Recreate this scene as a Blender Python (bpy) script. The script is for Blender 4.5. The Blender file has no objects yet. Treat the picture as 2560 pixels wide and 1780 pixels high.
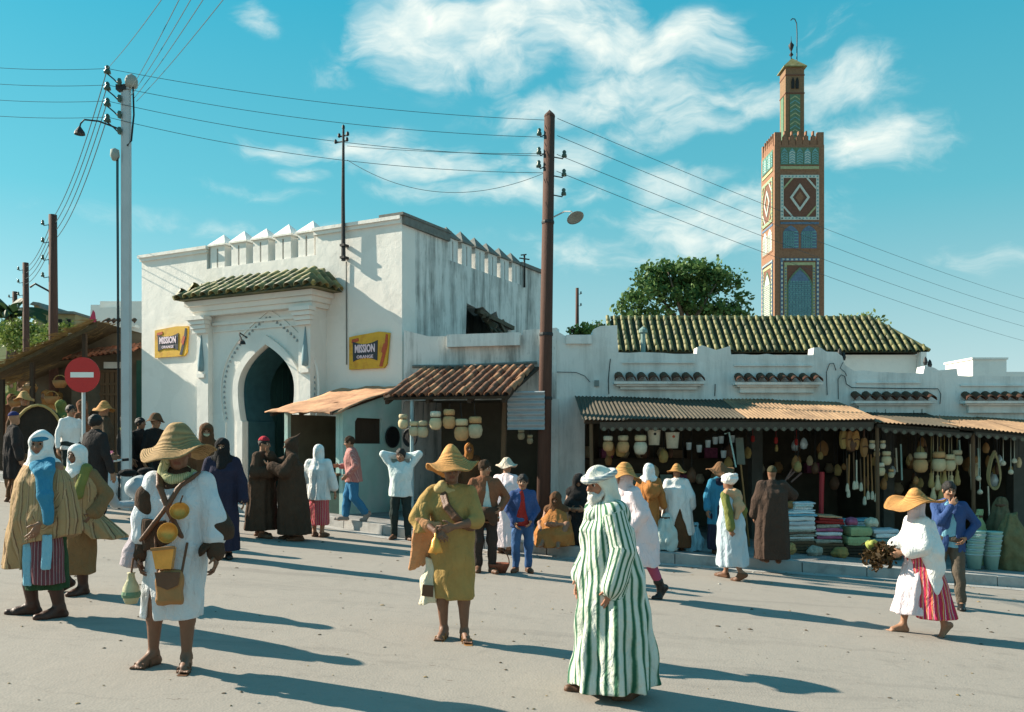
import bpy, math, random
import numpy as np
from mathutils import Vector, Matrix, geometry
random.seed(7); rng = np.random.default_rng(7)
R = math.radians
SC = bpy.context.scene
COL = SC.collection
# ------------------------------------------------------------------ camera
FPX, HY, CH, SLOPE = 2200.0, 1111.0, 1.765, 0.069    # focal length and horizon in photo pixels, eye height, street slope
cam = bpy.data.cameras.new('camera'); camo = bpy.data.objects.new('camera', cam); COL.objects.link(camo)
camo.location = (0, 0, CH); camo.rotation_euler = (R(90), 0, 0)
cam.sensor_width = 36; cam.lens = 36 * FPX / 2560; cam.shift_y = (HY - 890) / 2560; cam.clip_end = 3000; cam.clip_start = .05
SC.camera = camo
SUN_AZ, SUN_EL = 16.0, 31.0       # sun stands to the west of the square, a little behind the buildings
sd = Vector((-math.cos(R(SUN_AZ)) * math.cos(R(SUN_EL)), math.sin(R(SUN_AZ)) * math.cos(R(SUN_EL)), math.sin(R(SUN_EL))))
sun = bpy.data.lights.new('sun', 'SUN'); suno = bpy.data.objects.new('sun', sun); COL.objects.link(suno)
sun.energy = 5.0; sun.angle = R(.5); sun.color = (1.0, .89, .73)
suno.rotation_euler = sd.to_track_quat('Z', 'Y').to_euler(); suno.location = (-30, 10, 30)
SC.view_settings.view_transform = 'Standard'; SC.view_settings.look = 'None'
SC.view_settings.exposure = 1.2; SC.view_settings.gamma = 1; SC.view_settings.use_curve_mapping = False
SC.cycles.max_bounces = 6; SC.cycles.diffuse_bounces = 3; SC.cycles.glossy_bounces = 2; SC.cycles.transparent_max_bounces = 4
try:
    SC.cycles.use_denoising = True
except Exception: pass

# ------------------------------------------------------------------ world: sky and clouds
W = bpy.data.worlds.new('World'); SC.world = W; W.use_nodes = True
class NT:
    """small node-building helper: NT(tree).add(type, inputs..., attrs...)"""
    def __init__(s, t): s.t = t; t.nodes.clear()
    def add(s, ty, ins=None, **kw):
        n = s.t.nodes.new(ty)
        for k, v in kw.items(): setattr(n, k, v)
        for k, v in (ins or {}).items():
            i = n.inputs[k]
            if isinstance(v, bpy.types.NodeSocket): s.t.links.new(v, i)
            else: i.default_value = v
        return n
    def math(s, op, a, b=0.0, clamp=False):
        return s.add('ShaderNodeMath', {0: a, 1: b}, operation=op, use_clamp=clamp).outputs[0]
    def vmath(s, op, a, b=(0, 0, 0)):
        n = s.add('ShaderNodeVectorMath', {0: a, 1: b}, operation=op)
        return n.outputs[1] if op in ('LENGTH', 'DOT_PRODUCT', 'DISTANCE') else n.outputs[0]
    def mix(s, f, a, b, mode='MIX'):
        n = s.add('ShaderNodeMix', data_type='RGBA', blend_type=mode)
        for i, v in ((0, f), (6, a), (7, b)):
            if isinstance(v, bpy.types.NodeSocket): s.t.links.new(v, n.inputs[i])
            else: n.inputs[i].default_value = v if i == 0 else (*v, 1)[:4]
        return n.outputs[2]
    def ramp(s, f, els, interp='LINEAR'):
        n = s.add('ShaderNodeValToRGB', {0: f}); r = n.color_ramp; r.interpolation = interp
        while len(r.elements) < len(els): r.elements.new(1)
        for e, (p, c) in zip(r.elements, els):
            e.position = p; e.color = (*c, 1) if not isinstance(c, (int, float)) else (c, c, c, 1)
        return n.outputs[0]
    def noise(s, vec, scale, detail=4, rough=.55, dist=0.0):
        return s.add('ShaderNodeTexNoise', {'Vector': vec, 'Scale': scale, 'Detail': detail, 'Roughness': rough, 'Distortion': dist}).outputs[0]
def build_sky():
    t = NT(W.node_tree)
    sky = t.add('ShaderNodeTexSky', sky_type='NISHITA', sun_disc=False, sun_elevation=R(SUN_EL),
                sun_rotation=math.atan2(sd.x, sd.y), altitude=50, air_density=1.0, dust_density=.6, ozone_density=1.6)
    lum = t.add('ShaderNodeRGBToBW', {0: sky.outputs[0]}).outputs[0]
    d = t.vmath('NORMALIZE', t.add('ShaderNodeTexCoord').outputs['Generated'])
    sp = t.add('ShaderNodeSeparateXYZ', {0: d})
    az = t.math('ARCTAN2', sp.outputs[0], sp.outputs[1]); el = t.math('ARCSINE', sp.outputs[2])
    uv = t.add('ShaderNodeCombineXYZ', {0: az, 1: el, 2: 0.0}).outputs[0]
    wob = t.add('ShaderNodeTexNoise', {'Vector': uv, 'Scale': 9.0, 'Detail': 3.0}).outputs[1]
    wob = t.vmath('MULTIPLY', t.vmath('SUBTRACT', wob, (.5, .5, .5)), (.10, .06, 0))
    uvw = t.vmath('ADD', uv, wob)
    lum = t.math('ADD', t.math('MULTIPLY', lum, .36), 1.95)
    hue = t.ramp(t.math('DIVIDE', el, 1.0, True), [(0.0, (.95, 1.10, 1.08)), (.10, (.68, 1.06, 1.11)), (.26, (.26, .98, 1.19)), (.50, (.07, .86, 1.24)), (1.0, (.10, .78, 1.30))])
    tint = t.mix(1.0, hue, t.add('ShaderNodeCombineXYZ', {0: lum, 1: lum, 2: lum}).outputs[0], 'MULTIPLY')
    # cloud banks: where they stand in the sky (photo position), half-size, weight
    banks = [(1040, 50, 110, 85, 1), (1190, 95, 190, 90, 1), (1390, 50, 160, 75, 1), (1545, 120, 130, 60, .95), (1715, 90, 95, 50, .95),
             (1590, 225, 140, 62, .9), (1440, 275, 190, 32, .8), (1690, 300, 130, 40, .75), (1870, 250, 110, 36, .85), (2115, 210, 110, 50, .9),
             (2170, 350, 120, 62, .95), (705, 362, 75, 26, .7), (940, 372, 120, 44, .8), (1120, 405, 150, 42, .8), (1410, 375, 80, 48, .8),
             (1220, 475, 190, 38, .7), (1670, 450, 85, 40, .85), (1490, 480, 130, 26, .55), (1800, 560, 210, 70, .8), (760, 425, 60, 20, .5),
             (640, 48, 42, 34, .7), (2460, 620, 70, 40, .5), (2080, 60, 110, 36, .4), (860, 180, 80, 26, .4), (1060, 165, 110, 45, .7),
             (620, 462, 110, 22, .45), (560, 560, 300, 30, .3), (1600, 620, 300, 50, .5)]
    tot = None
    for (px, py, rx, ry, w) in banks:
        x, z = (px - 1280) / FPX, (HY - py) / FPX
        a, e = math.atan(x), math.atan(z / math.hypot(1, x)); c = 1 / (1 + x * x)
        l = t.vmath('LENGTH', t.vmath('MULTIPLY', t.vmath('SUBTRACT', uvw, (a, e, 0)), (FPX / rx / c ** .5 * .68, FPX / ry * .80, 0)))
        m = t.add('ShaderNodeMapRange', {0: l, 1: 1.55, 2: .1, 3: 0.0, 4: w}, interpolation_type='SMOOTHSTEP').outputs[0]
        tot = m if tot is None else t.math('MAXIMUM', tot, m)
    far = t.add('ShaderNodeMapRange', {0: t.math('ABSOLUTE', az), 1: .55, 2: .8}).outputs[0]      # the same broken cloud all round
    high = t.add('ShaderNodeMapRange', {0: el, 1: .5, 2: .75}).outputs[0]
    gen = t.add('ShaderNodeMapRange', {0: t.noise(uv, 3.0, 3), 1: .48, 2: .72}).outputs[0]
    tot = t.math('MAXIMUM', tot, t.math('MULTIPLY', gen, t.math('MAXIMUM', far, high)))
    st = t.vmath('MULTIPLY', uvw, (1, 2.1, 1))
    f1 = t.noise(st, 13.0, 8, .6, .4); f2 = t.noise(st, 42.0, 4, .6)
    dens = t.math('ADD', t.math('MULTIPLY', tot, 1.25), t.math('MULTIPLY', t.math('SUBTRACT', f1, .5), 2.1))
    dens = t.math('ADD', dens, t.math('MULTIPLY', t.math('SUBTRACT', f2, .5), .45))
    cov = t.add('ShaderNodeMapRange', {0: dens, 1: .16, 2: 1.5, 3: 0.0, 4: .94}, interpolation_type='SMOOTHSTEP').outputs[0]
    cov = t.math('MULTIPLY', cov, t.add('ShaderNodeMapRange', {0: tot, 1: .02, 2: .3}).outputs[0])
    shade = t.noise(t.vmath('ADD', st, (.02, -.02, 0)), 20.0, 5, .55)
    ccol = t.mix(t.add('ShaderNodeMapRange', {0: shade, 1: .35, 2: .65}).outputs[0], (3.9, 4.8, 4.8), (5.9, 6.05, 5.5))
    final = t.mix(cov, tint, ccol)
    bg = t.add('ShaderNodeBackground', {0: final, 1: .080})
    o = t.add('ShaderNodeOutputWorld', {0: bg.outputs[0]})
build_sky()

# ------------------------------------------------------------------ materials
MATS = {}
def M(name, col, rough=.85, var=.18, scale=5.0, bump=.25, bscale=60.0, metal=0.0, spec=.3, stretch=None, dirt=None, detail=5, folds=0.0):
    """plain surface: base colour varied by noise, fine bump. dirt=(colour, amount, scale)"""
    if name in MATS: return MATS[name]
    m = bpy.data.materials.new(name); m.use_nodes = True; MATS[name] = m
    t = NT(m.node_tree)
    co = t.add('ShaderNodeTexCoord').outputs['Object']
    if stretch: co = t.vmath('MULTIPLY', co, stretch)
    n = t.noise(co, scale, detail, .6)
    c = t.mix(n, tuple(x * (1 - var) for x in col), tuple(min(1, x * (1 + var)) for x in col))
    if dirt:
        dn = t.noise(co, dirt[2], 6, .65)
        c = t.mix(t.add('ShaderNodeMapRange', {0: dn, 1: .62 - .25 * dirt[1], 2: .75, 3: 0.0, 4: min(1.0, dirt[1] * 1.4)}).outputs[0], c, dirt[0])
    b = t.add('ShaderNodeBsdfPrincipled', {'Base Color': c, 'Roughness': rough, 'Metallic': metal, 'Specular IOR Level': spec})
    if bump:
        bp = t.add('ShaderNodeBump', {'Strength': bump, 'Distance': .02, 'Height': t.noise(co, bscale, 4, .6)})
        if folds: fold_bump(t, co, bp, folds)
        t.t.links.new(bp.outputs[0], b.inputs['Normal'])
    t.add('ShaderNodeOutputMaterial', {0: b.outputs[0]})
    return m
def fold_bump(t, co, bp, amt):
    """soft creases of hanging cloth, mostly running down"""
    w = t.vmath('ADD', co, t.vmath('MULTIPLY', t.add('ShaderNodeTexNoise', {'Vector': co, 'Scale': 4.0, 'Detail': 2.0}).outputs[1], (.25, .25, .12)))
    h = t.math('ADD', t.noise(t.vmath('MULTIPLY', w, (1, 1, .22)), 20.0, 3, .5), t.math('MULTIPLY', t.noise(t.vmath('MULTIPLY', w, (1, 1, .7)), 13.0, 3, .5), .8))
    b2 = t.add('ShaderNodeBump', {'Strength': amt, 'Distance': .035, 'Height': h}); t.t.links.new(b2.outputs[0], bp.inputs['Normal'])
def straw(name, col):
    """plaited straw: rings of plait round the crown, uneven tone"""
    m = bpy.data.materials.new(name); m.use_nodes = True; MATS[name] = m; t = NT(m.node_tree); co = t.add('ShaderNodeTexCoord').outputs['Object']
    sp = t.add('ShaderNodeSeparateXYZ', {0: co}); l = t.vmath('LENGTH', t.add('ShaderNodeCombineXYZ', {0: sp.outputs[0], 1: sp.outputs[1], 2: t.math('MULTIPLY', sp.outputs[2], .6)}).outputs[0])
    w = t.math('SINE', t.math('ADD', t.math('MULTIPLY', l, 420.0), t.math('MULTIPLY', t.noise(co, 9, 2), 3.0))); k = t.math('ADD', t.math('MULTIPLY', w, .25), t.math('MULTIPLY', t.noise(co, 24, 4, .7), 1.0), True)
    c = t.mix(k, tuple(x * .55 for x in col), tuple(min(1, x * 1.2) for x in col)); b = t.add('ShaderNodeBsdfPrincipled', {'Base Color': c, 'Roughness': .8, 'Specular IOR Level': .2})
    bp = t.add('ShaderNodeBump', {'Strength': .7, 'Distance': .006, 'Height': t.math('ADD', t.math('MULTIPLY', w, .6), t.noise(co, 60, 3))}); t.t.links.new(bp.outputs[0], b.inputs['Normal']); t.add('ShaderNodeOutputMaterial', {0: b.outputs[0]}); return m
def stripes(name, cols, period, rough=.9, bump=.3, attr='su', var=.12, soft=False):
    """woven stripes along a mesh attribute; cols = [(start 0..1, colour), ...]"""
    if name in MATS: return MATS[name]
    m = bpy.data.materials.new(name); m.use_nodes = True; MATS[name] = m
    t = NT(m.node_tree)
    co = t.add('ShaderNodeTexCoord').outputs['Object']
    a = t.add('ShaderNodeAttribute', attribute_name=attr).outputs['Fac']
    a = t.math('ADD', a, t.math('MULTIPLY', t.math('SUBTRACT', t.noise(co, 14, 2), .5), period * .18))
    f = t.math('FRACT', t.math('DIVIDE', a, period))
    c = t.ramp(f, cols, 'LINEAR' if soft else 'CONSTANT')
    c = t.mix(t.noise(co, 9, 4), t.mix(1.0, c, (1 - var,) * 3, 'MULTIPLY'), c)
    b = t.add('ShaderNodeBsdfPrincipled', {'Base Color': c, 'Roughness': rough, 'Specular IOR Level': .2})
    bp = t.add('ShaderNodeBump', {'Strength': bump, 'Distance': .01, 'Height': t.noise(co, 120, 3)}); fold_bump(t, co, bp, .6)
    t.t.links.new(bp.outputs[0], b.inputs['Normal'])
    t.add('ShaderNodeOutputMaterial', {0: b.outputs[0]})
    return m
def whitewash(name, col=(.83, .80, .74), stain=.3, streak=.0, top=6.6, grey=(.12, .13, .12)):
    """limewash: uneven coats, blotches, hairline cracks and grey weather streaks that run down from the parapet"""
    if name in MATS: return MATS[name]
    m = bpy.data.materials.new(name); m.use_nodes = True; MATS[name] = m
    t = NT(m.node_tree)
    co = t.add('ShaderNodeTexCoord').outputs['Object']
    c = t.mix(t.noise(co, 1.3, 6, .65), tuple(x * .84 for x in col), col)
    pt = t.noise(co, .75, 3, .5)
    c = t.mix(t.add('ShaderNodeMapRange', {0: pt, 1: .56, 2: .575, 3: 0.0, 4: .22}).outputs[0], c, (.60, .58, .53))      # patched coats of another batch
    c = t.mix(t.add('ShaderNodeMapRange', {0: t.noise(co, 4.5, 7, .7), 1: .56, 2: .78, 3: 0.0, 4: stain}).outputs[0], c, (.46, .45, .41))
    sp = t.add('ShaderNodeMapRange', {0: t.noise(co, 38, 5, .75), 1: .66, 2: .74, 3: 0.0, 4: stain * 1.1}).outputs[0]
    c = t.mix(sp, c, (.22, .22, .2))
    if streak:
        st = t.vmath('MULTIPLY', co, (1, 1, .11))
        s1 = t.noise(st, 3.6, 8, .68); s2 = t.noise(co, 1.1, 4)
        k = t.math('ADD', t.math('MULTIPLY', s1, .75), t.math('MULTIPLY', s2, .35))
        c = t.mix(t.add('ShaderNodeMapRange', {0: k, 1: .505, 2: .66, 3: 0.0, 4: streak}).outputs[0], c, grey)
        k2 = t.noise(t.vmath('MULTIPLY', co, (1, 1, .3)), 9, 7, .75)
        c = t.mix(t.add('ShaderNodeMapRange', {0: k2, 1: .58, 2: .70, 3: 0.0, 4: streak * .9}).outputs[0], c, grey)
    b = t.add('ShaderNodeBsdfPrincipled', {'Base Color': c, 'Roughness': .92, 'Specular IOR Level': .15})
    h = t.math('ADD', t.math('MULTIPLY', t.noise(co, 2.5, 5), 1.0), t.math('MULTIPLY', t.noise(co, 30, 5, .7), .25))
    bp = t.add('ShaderNodeBump', {'Strength': .35, 'Distance': .05, 'Height': h})
    t.t.links.new(bp.outputs[0], b.inputs['Normal'])
    t.add('ShaderNodeOutputMaterial', {0: b.outputs[0]})
    return m
def asphalt():
    m = bpy.data.materials.new('road_surface'); m.use_nodes = True
    t = NT(m.node_tree); co = t.add('ShaderNodeTexCoord').outputs['Object']
    c = t.mix(t.noise(co, .7, 6, .6), (.240, .213, .184), (.290, .260, .226))
    c = t.mix(t.add('ShaderNodeMapRange', {0: t.noise(co, 26, 8, .7), 1: .35, 2: .75, 3: 0.0, 4: .6}).outputs[0], c, (.30, .268, .232))
    g = t.add('ShaderNodeTexVoronoi', {'Vector': co, 'Scale': 55.0}).outputs['Distance']
    c = t.mix(t.add('ShaderNodeMapRange', {0: g, 1: .0, 2: .22, 3: .20, 4: 0.0}).outputs[0], c, (.13, .12, .11))
    wob = t.vmath('ADD', co, t.vmath('MULTIPLY', t.add('ShaderNodeTexNoise', {'Vector': co, 'Scale': 1.5, 'Detail': 4.0}).outputs[1], (.9, .5, 0)))
    cr = t.add('ShaderNodeTexVoronoi', {'Vector': wob, 'Scale': .42}, feature='DISTANCE_TO_EDGE').outputs[0]
    cm = t.math('MULTIPLY', t.add('ShaderNodeMapRange', {0: cr, 1: .0, 2: .007, 3: .14, 4: 0.0}).outputs[0], t.add('ShaderNodeMapRange', {0: t.noise(co, .5, 3), 1: .45, 2: .6}).outputs[0])
    c = t.mix(cm, c, (.09, .085, .08))
    stn = t.noise(t.vmath('MULTIPLY', co, (.8, 1.6, 1)), 1.7, 7, .75)
    c = t.mix(t.add('ShaderNodeMapRange', {0: stn, 1: .56, 2: .74, 3: 0.0, 4: .5}).outputs[0], c, (.15, .135, .12))
    st2 = t.noise(t.vmath('MULTIPLY', co, (1, 2.2, 1)), 5.5, 6, .7)
    c = t.mix(t.add('ShaderNodeMapRange', {0: st2, 1: .645, 2: .70, 3: 0.0, 4: .75}).outputs[0], c, (.13, .10, .08))
    tr = t.noise(t.vmath('MULTIPLY', wob, (.22, 2.6, 1)), 1.1, 5, .6)                     # long faint tyre and drag marks along the street
    c = t.mix(t.add('ShaderNodeMapRange', {0: tr, 1: .55, 2: .72, 3: 0.0, 4: .34}).outputs[0], c, (.15, .135, .12))
    b = t.add('ShaderNodeBsdfPrincipled', {'Base Color': c, 'Roughness': .93, 'Specular IOR Level': .2})
    h = t.math('ADD', t.math('MULTIPLY', t.noise(co, 3, 4), .8), t.math('MULTIPLY', g, .12))
    h = t.math('SUBTRACT', h, t.math('MULTIPLY', cm, .2))
    bp = t.add('ShaderNodeBump', {'Strength': .4, 'Distance': .03, 'Height': h})
    t.t.links.new(bp.outputs[0], b.inputs['Normal']); t.add('ShaderNodeOutputMaterial', {0: b.outputs[0]})
    return m

# ------------------------------------------------------------------ mesh and object helpers
def gz(x):                      # the street falls towards the east
    return -SLOPE * max(-26.0, min(26.0, x))
def at(px, py, Y):              # a photo position at distance Y
    return Vector(((px - 1280) * Y / FPX, Y, CH - (py - HY) * Y / FPX))
def tag(o, label=None, cat=None, group=None, kind=None):
    if label: o['label'] = label
    if cat: o['category'] = cat
    if group: o['group'] = group
    if kind: o['kind'] = kind
    return o
def thing(name, label, cat, loc=(0, 0, 0), rz=0.0, group=None):
    o = bpy.data.objects.new(name, None); COL.objects.link(o); o.empty_display_size = .2
    o.location = loc; o.rotation_euler = (0, 0, rz)
    return tag(o, label, cat, group)
def link(name, me, parent=None, mats=(), loc=None, rot=None):
    o = bpy.data.objects.new(name, me); COL.objects.link(o)
    if parent: o.parent = parent
    for m in mats: me.materials.append(m)
    if loc is not None: o.location = loc
    if rot is not None: o.rotation_euler = rot
    return o
class MB:
    """collects simple shapes into one mesh"""
    def __init__(s): s.v = []; s.f = []; s.mi = []; s.m = 0; s.T = None
    def add(s, vs, fs):
        b = len(s.v)
        s.v += [tuple(s.T @ Vector(p)) if s.T else tuple(p) for p in vs]
        s.f += [tuple(b + i for i in q) for q in fs]; s.mi += [s.m] * len(fs)
        return s
    def box(s, x0, x1, y0, y1, z0, z1, tx=0.0):
        """tx tapers the top in x and y"""
        v = [(x0, y0, z0), (x1, y0, z0), (x1, y1, z0), (x0, y1, z0), (x0 + tx, y0 + tx, z1), (x1 - tx, y0 + tx, z1), (x1 - tx, y1 - tx, z1), (x0 + tx, y1 - tx, z1)]
        return s.add(v, [(3, 2, 1, 0), (4, 5, 6, 7), (0, 1, 5, 4), (1, 2, 6, 5), (2, 3, 7, 6), (3, 0, 4, 7)])
    def bar(s, a, b, w, h=None, up=(0, 0, 1)):
        """square bar from a to b"""
        a, b = Vector(a), Vector(b); h = h or w; d = (b - a).normalized(); u = Vector(up)
        if abs(d.dot(u)) > .98: u = Vector((0, 1, 0))
        x = d.cross(u).normalized(); y = x.cross(d)
        c = [(-1, -1), (1, -1), (1, 1), (-1, 1)]
        v = [p + x * (i * w / 2) + y * (j * h / 2) for p in (a, b) for i, j in c]
        return s.add(v, [(0, 1, 2, 3), (7, 6, 5, 4), (0, 4, 5, 1), (1, 5, 6, 2), (2, 6, 7, 3), (3, 7, 4, 0)])
    def tube(s, pts, r, n=8, cap=True):
        pts = [Vector(p) for p in pts]; k = len(pts)
        rs = r if isinstance(r, (list, tuple)) else [r] * k
        v = []; ref = Vector((.31, .17, .93))
        for i, p in enumerate(pts):
            d = (pts[min(i + 1, k - 1)] - pts[max(i - 1, 0)]).normalized()
            x = d.cross(ref)
            if x.length < .1: x = d.cross(Vector((1, 0, 0)))
            x.normalize(); y = d.cross(x)
            v += [p + (x * math.cos(2 * math.pi * j / n) + y * math.sin(2 * math.pi * j / n)) * rs[i] for j in range(n)]
        f = [(i * n + j, i * n + (j + 1) % n, (i + 1) * n + (j + 1) % n, (i + 1) * n + j) for i in range(k - 1) for j in range(n)]
        if cap: f += [tuple(range(n))[::-1], tuple(range((k - 1) * n, k * n))]
        return s.add(v, f)
    def lathe(s, prof, n=20, o=(0, 0, 0), cap=True, sq=1.0, wob=0.0):
        """profile of (radius, z) turned round z"""
        v = []
        for i, (r, z) in enumerate(prof):
            for j in range(n):
                a = 2 * math.pi * j / n; q = r * (1 + wob * math.sin(3 * a + i))
                v.append((o[0] + q * math.cos(a), o[1] + q * sq * math.sin(a), o[2] + z))
        k = len(prof)
        f = [(i * n + j, i * n + (j + 1) % n, (i + 1) * n + (j + 1) % n, (i + 1) * n + j) for i in range(k - 1) for j in range(n)]
        if cap: f += [tuple(range(n))[::-1], tuple(range((k - 1) * n, k * n))]
        return s.add(v, f)
    def plate(s, loops, y0, y1, plane='xz'):
        """outline with holes (2D loops, first the outer) pulled from y0 to y1"""
        def P(p, y): return (p[0], y, p[1]) if plane == 'xz' else ((p[0], p[1], y) if plane == 'xy' else (y, p[0], p[1]))
        fl = [p for l in loops for p in l]
        tri = geometry.tessellate_polygon([[Vector((p[0], p[1], 0)) for p in l] for l in loops])
        n = len(fl); v = [P(p, y0) for p in fl] + [P(p, y1) for p in fl]; f = []
        for a, b, c in tri:
            cr = (fl[b][0] - fl[a][0]) * (fl[c][1] - fl[a][1]) - (fl[b][1] - fl[a][1]) * (fl[c][0] - fl[a][0])
            if abs(cr) < 1e-12: continue
            if cr < 0: a, b, c = a, c, b
            f += [(a, b, c), (n + c, n + b, n + a)]
        b0 = 0
        for li, l in enumerate(loops):
            m = len(l)
            ar = sum(l[i][0] * l[(i + 1) % m][1] - l[(i + 1) % m][0] * l[i][1] for i in range(m))
            for i in range(m):
                p, q = b0 + i, b0 + (i + 1) % m
                f.append((p, n + p, n + q, q) if (ar > 0) == (li == 0) else (q, n + q, n + p, p))
            b0 += m
        return s.add(v, f)
    def mesh(s, name, smooth=False, weld=False):
        me = bpy.data.meshes.new(name); me.from_pydata(s.v, [], s.f)
        if any(s.mi): me.polygons.foreach_set('material_index', s.mi)
        if smooth: me.polygons.foreach_set('use_smooth', [True] * len(me.polygons))
        me.validate(); me.update(); return me
    def build(s, name, mat, parent=None, smooth=False, loc=None, rot=None):
        me = s.mesh(name, smooth)
        o = link(name, me, parent, mat if isinstance(mat, (list, tuple)) else (mat,), loc, rot)
        if smooth == 'auto':
            pass
        return o
def jit(a): return random.uniform(-a, a)
def children(o): return [c for c in bpy.data.objects if c.parent == o]
def copy_tree(o, loc, rz=None, label=None, parent=None):
    c = o.copy(); COL.objects.link(c)
    if parent: c.parent = parent
    if loc is not None: c.location = loc
    if rz is not None: c.rotation_euler = (0, 0, rz)
    if label: c['label'] = label
    for ch in o.children: copy_tree(ch, None, None, None, c)
    return c
def tile_mesh(name, L, r, mat, th=.016):
    """one barrel roof tile, wide end low; lies along +y, arched in z"""
    n = 5; v = []; f = []
    for (y, rr) in ((0, r), (L, r * .8)):
        for q in (rr, rr - th):
            for j in range(n + 1):
                a = math.pi * j / n; v.append((math.cos(a) * q, y, math.sin(a) * q))
    k = n + 1
    for j in range(n):
        f += [(j, j + 1, 2 * k + j + 1, 2 * k + j), (k + j + 1, k + j, 3 * k + j, 3 * k + j + 1), (j + 1, j, k + j, k + j + 1)]
    me = bpy.data.meshes.new(name); me.from_pydata(v, [], f); me.materials.append(mat)
    me.polygons.foreach_set('use_smooth', [True] * len(f)); me.update(); return me
def tile_field(parent, me, e0, e1, up, cols, L, rows_of, jt=.012, name='roof_tile', lift=.0):
    """rows of tiles: eave from e0 to e1 (parent space), `up` = vector up the slope (full length), rows_of(c)->number of tiles"""
    e0, e1, up = Vector(e0), Vector(e1), Vector(up)
    ex = (e1 - e0).normalized(); uy = up.normalized(); nz = ex.cross(uy).normalized()
    Mx = Matrix((ex, uy, nz)).transposed()
    out = []
    for c in range(cols):
        base = e0 + (e1 - e0) * ((c + .5) / cols)
        rc = rows_of(c); st, n = rc if isinstance(rc, tuple) else (0, rc)
        for i in range(st, n):
            o = bpy.data.objects.new(name, me if not isinstance(me, list) else random.choice(me)); COL.objects.link(o); o.parent = parent
            tilt = Matrix.Rotation(.05, 3, 'X') @ Matrix.Rotation(jit(.04), 3, 'Z') @ Matrix.Rotation(jit(.03), 3, 'Y')
            p = base + uy * (i * L * .88) + nz * (lift + .012) + Vector((jit(jt), jit(jt), jit(jt * .5)))
            o.matrix_local = Matrix.Translation(p) @ (Mx @ tilt).to_4x4()
            out.append(o)
    return out
def corrugated(x0, x1, y0, y1, zf, per=.076, amp=.011, th=.003, cols_x=None, sag=0.0, edge=None):
    """corrugated iron over x0..x1, from the front y0 to the back y1, height zf(x,y); edge(x)->front y trims it"""
    mb = MB(); n = max(8, int((x1 - x0) / per * 6)); ys = 5; v = []
    for i in range(n + 1):
        x = x0 + (x1 - x0) * i / n; w = amp * math.sin(2 * math.pi * x / per)
        ya = edge(x)[0] if edge else y0; yb = edge(x)[1] if edge else y1
        for j in range(ys + 1):
            y = ya + (yb - ya) * j / ys
            v.append((x, y, zf(x, y) + w + sag * math.sin(x * 1.7 + y * 2)))
    k = ys + 1; m = len(v)
    v += [(a, b, c - th * 2) for a, b, c in v]
    f = []
    for i in range(n):
        for j in range(ys):
            a, b, c, d = i * k + j, (i + 1) * k + j, (i + 1) * k + j + 1, i * k + j + 1
            f += [(a, b, c, d), (m + d, m + c, m + b, m + a)]
        f += [(i * k, m + i * k, m + (i + 1) * k, (i + 1) * k)]
    mb.add(v, f); return mb
# ================================================================== setting: ground, pavement
WHITE = whitewash('limewash_wall', stain=.22)
WHITE_AGED = whitewash('limewash_weathered', (.76, .75, .71), stain=.5, streak=.72)
WHITE_SHOP = whitewash('limewash_shop', (.81, .80, .76), stain=.35, streak=.3)
COPING = M('weathered_coping', (.16, .165, .15), var=.5, scale=9)
DARKROOM = M('dark_brown_plaster', (.12, .10, .07), var=.4, scale=3)  # dark brown base varied by noise, for interior and back walls
WOOD = M('old_wood', (.13, .075, .04), var=.4, scale=6, stretch=(6, 6, .6), bump=.5, bscale=25)
WOODDARK = M('dark_wood', (.05, .032, .02), var=.5, scale=6, stretch=(6, 6, .6), bump=.5)
IRON = M('dark_iron', (.035, .035, .035), rough=.6, var=.3, metal=.4)
GLAZE = M('green_glazed_tile', (.075, .075, .026), rough=.6, var=.7, scale=2.2, bump=.2, spec=.5, dirt=((.20, .19, .07), .8, 3))
GLAZE2 = M('olive_glazed_tile', (.185, .165, .052), rough=.65, var=.7, scale=2.5, bump=.2, spec=.5, dirt=((.27, .25, .11), .8, 3))
TERRA = M('old_clay_tile', (.20, .085, .045), var=.55, scale=2.5, dirt=((.06, .05, .04), .8, 4))
TERRA2 = M('pale_clay_tile', (.33, .17, .09), var=.4, scale=2.5, dirt=((.10, .07, .05), .5, 4))
RUST = M('rusty_iron_sheet', (.29, .185, .105), rough=.8, var=.5, scale=4, metal=0, dirt=((.13, .085, .055), .85, 2.5), stretch=(1, .5, 1))
TIN = M('grey_iron_sheet', (.34, .36, .37), rough=.6, var=.25, scale=3, metal=.0, dirt=((.20, .13, .09), .3, 3))
mb = MB(); xs = [-170, -60, -26] + [x * 2 for x in range(-12, 13)] + [26, 60, 170]; ys = [-30, -8, 0, 4, 8, 12, 16, 20, 24, 30, 45, 80, 200, 420]
v = [(x, y, gz(x)) for x in xs for y in ys]; n = len(ys)
mb.add(v, [(i * n + j, (i + 1) * n + j, (i + 1) * n + j + 1, i * n + j + 1) for i in range(len(xs) - 1) for j in range(n - 1)])
tag(mb.build('ground', asphalt()), kind='structure')
FRONT = [(-15, 22.9), (-9, 19.9), (-5.2, 17.6), (-3.5, 16.55), (-1.9, 15.25), (-.4, 14.55), (1.0, 14.25), (4.8, 14.4), (8.3, 14.3), (16, 14.1)]
def resample(pts, step):
    out = [Vector(pts[0])]; carry = 0
    for a, b in zip(pts, pts[1:]):
        a, b = Vector(a), Vector(b); L = (b - a).length; d = step - carry
        while d <= L:
            out.append(a + (b - a) * (d / L)); d += step
        carry = (carry + L) % step
    return out
KH = .17
fr = resample(FRONT, .5)
mb = MB(); n = len(fr); v = []
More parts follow.
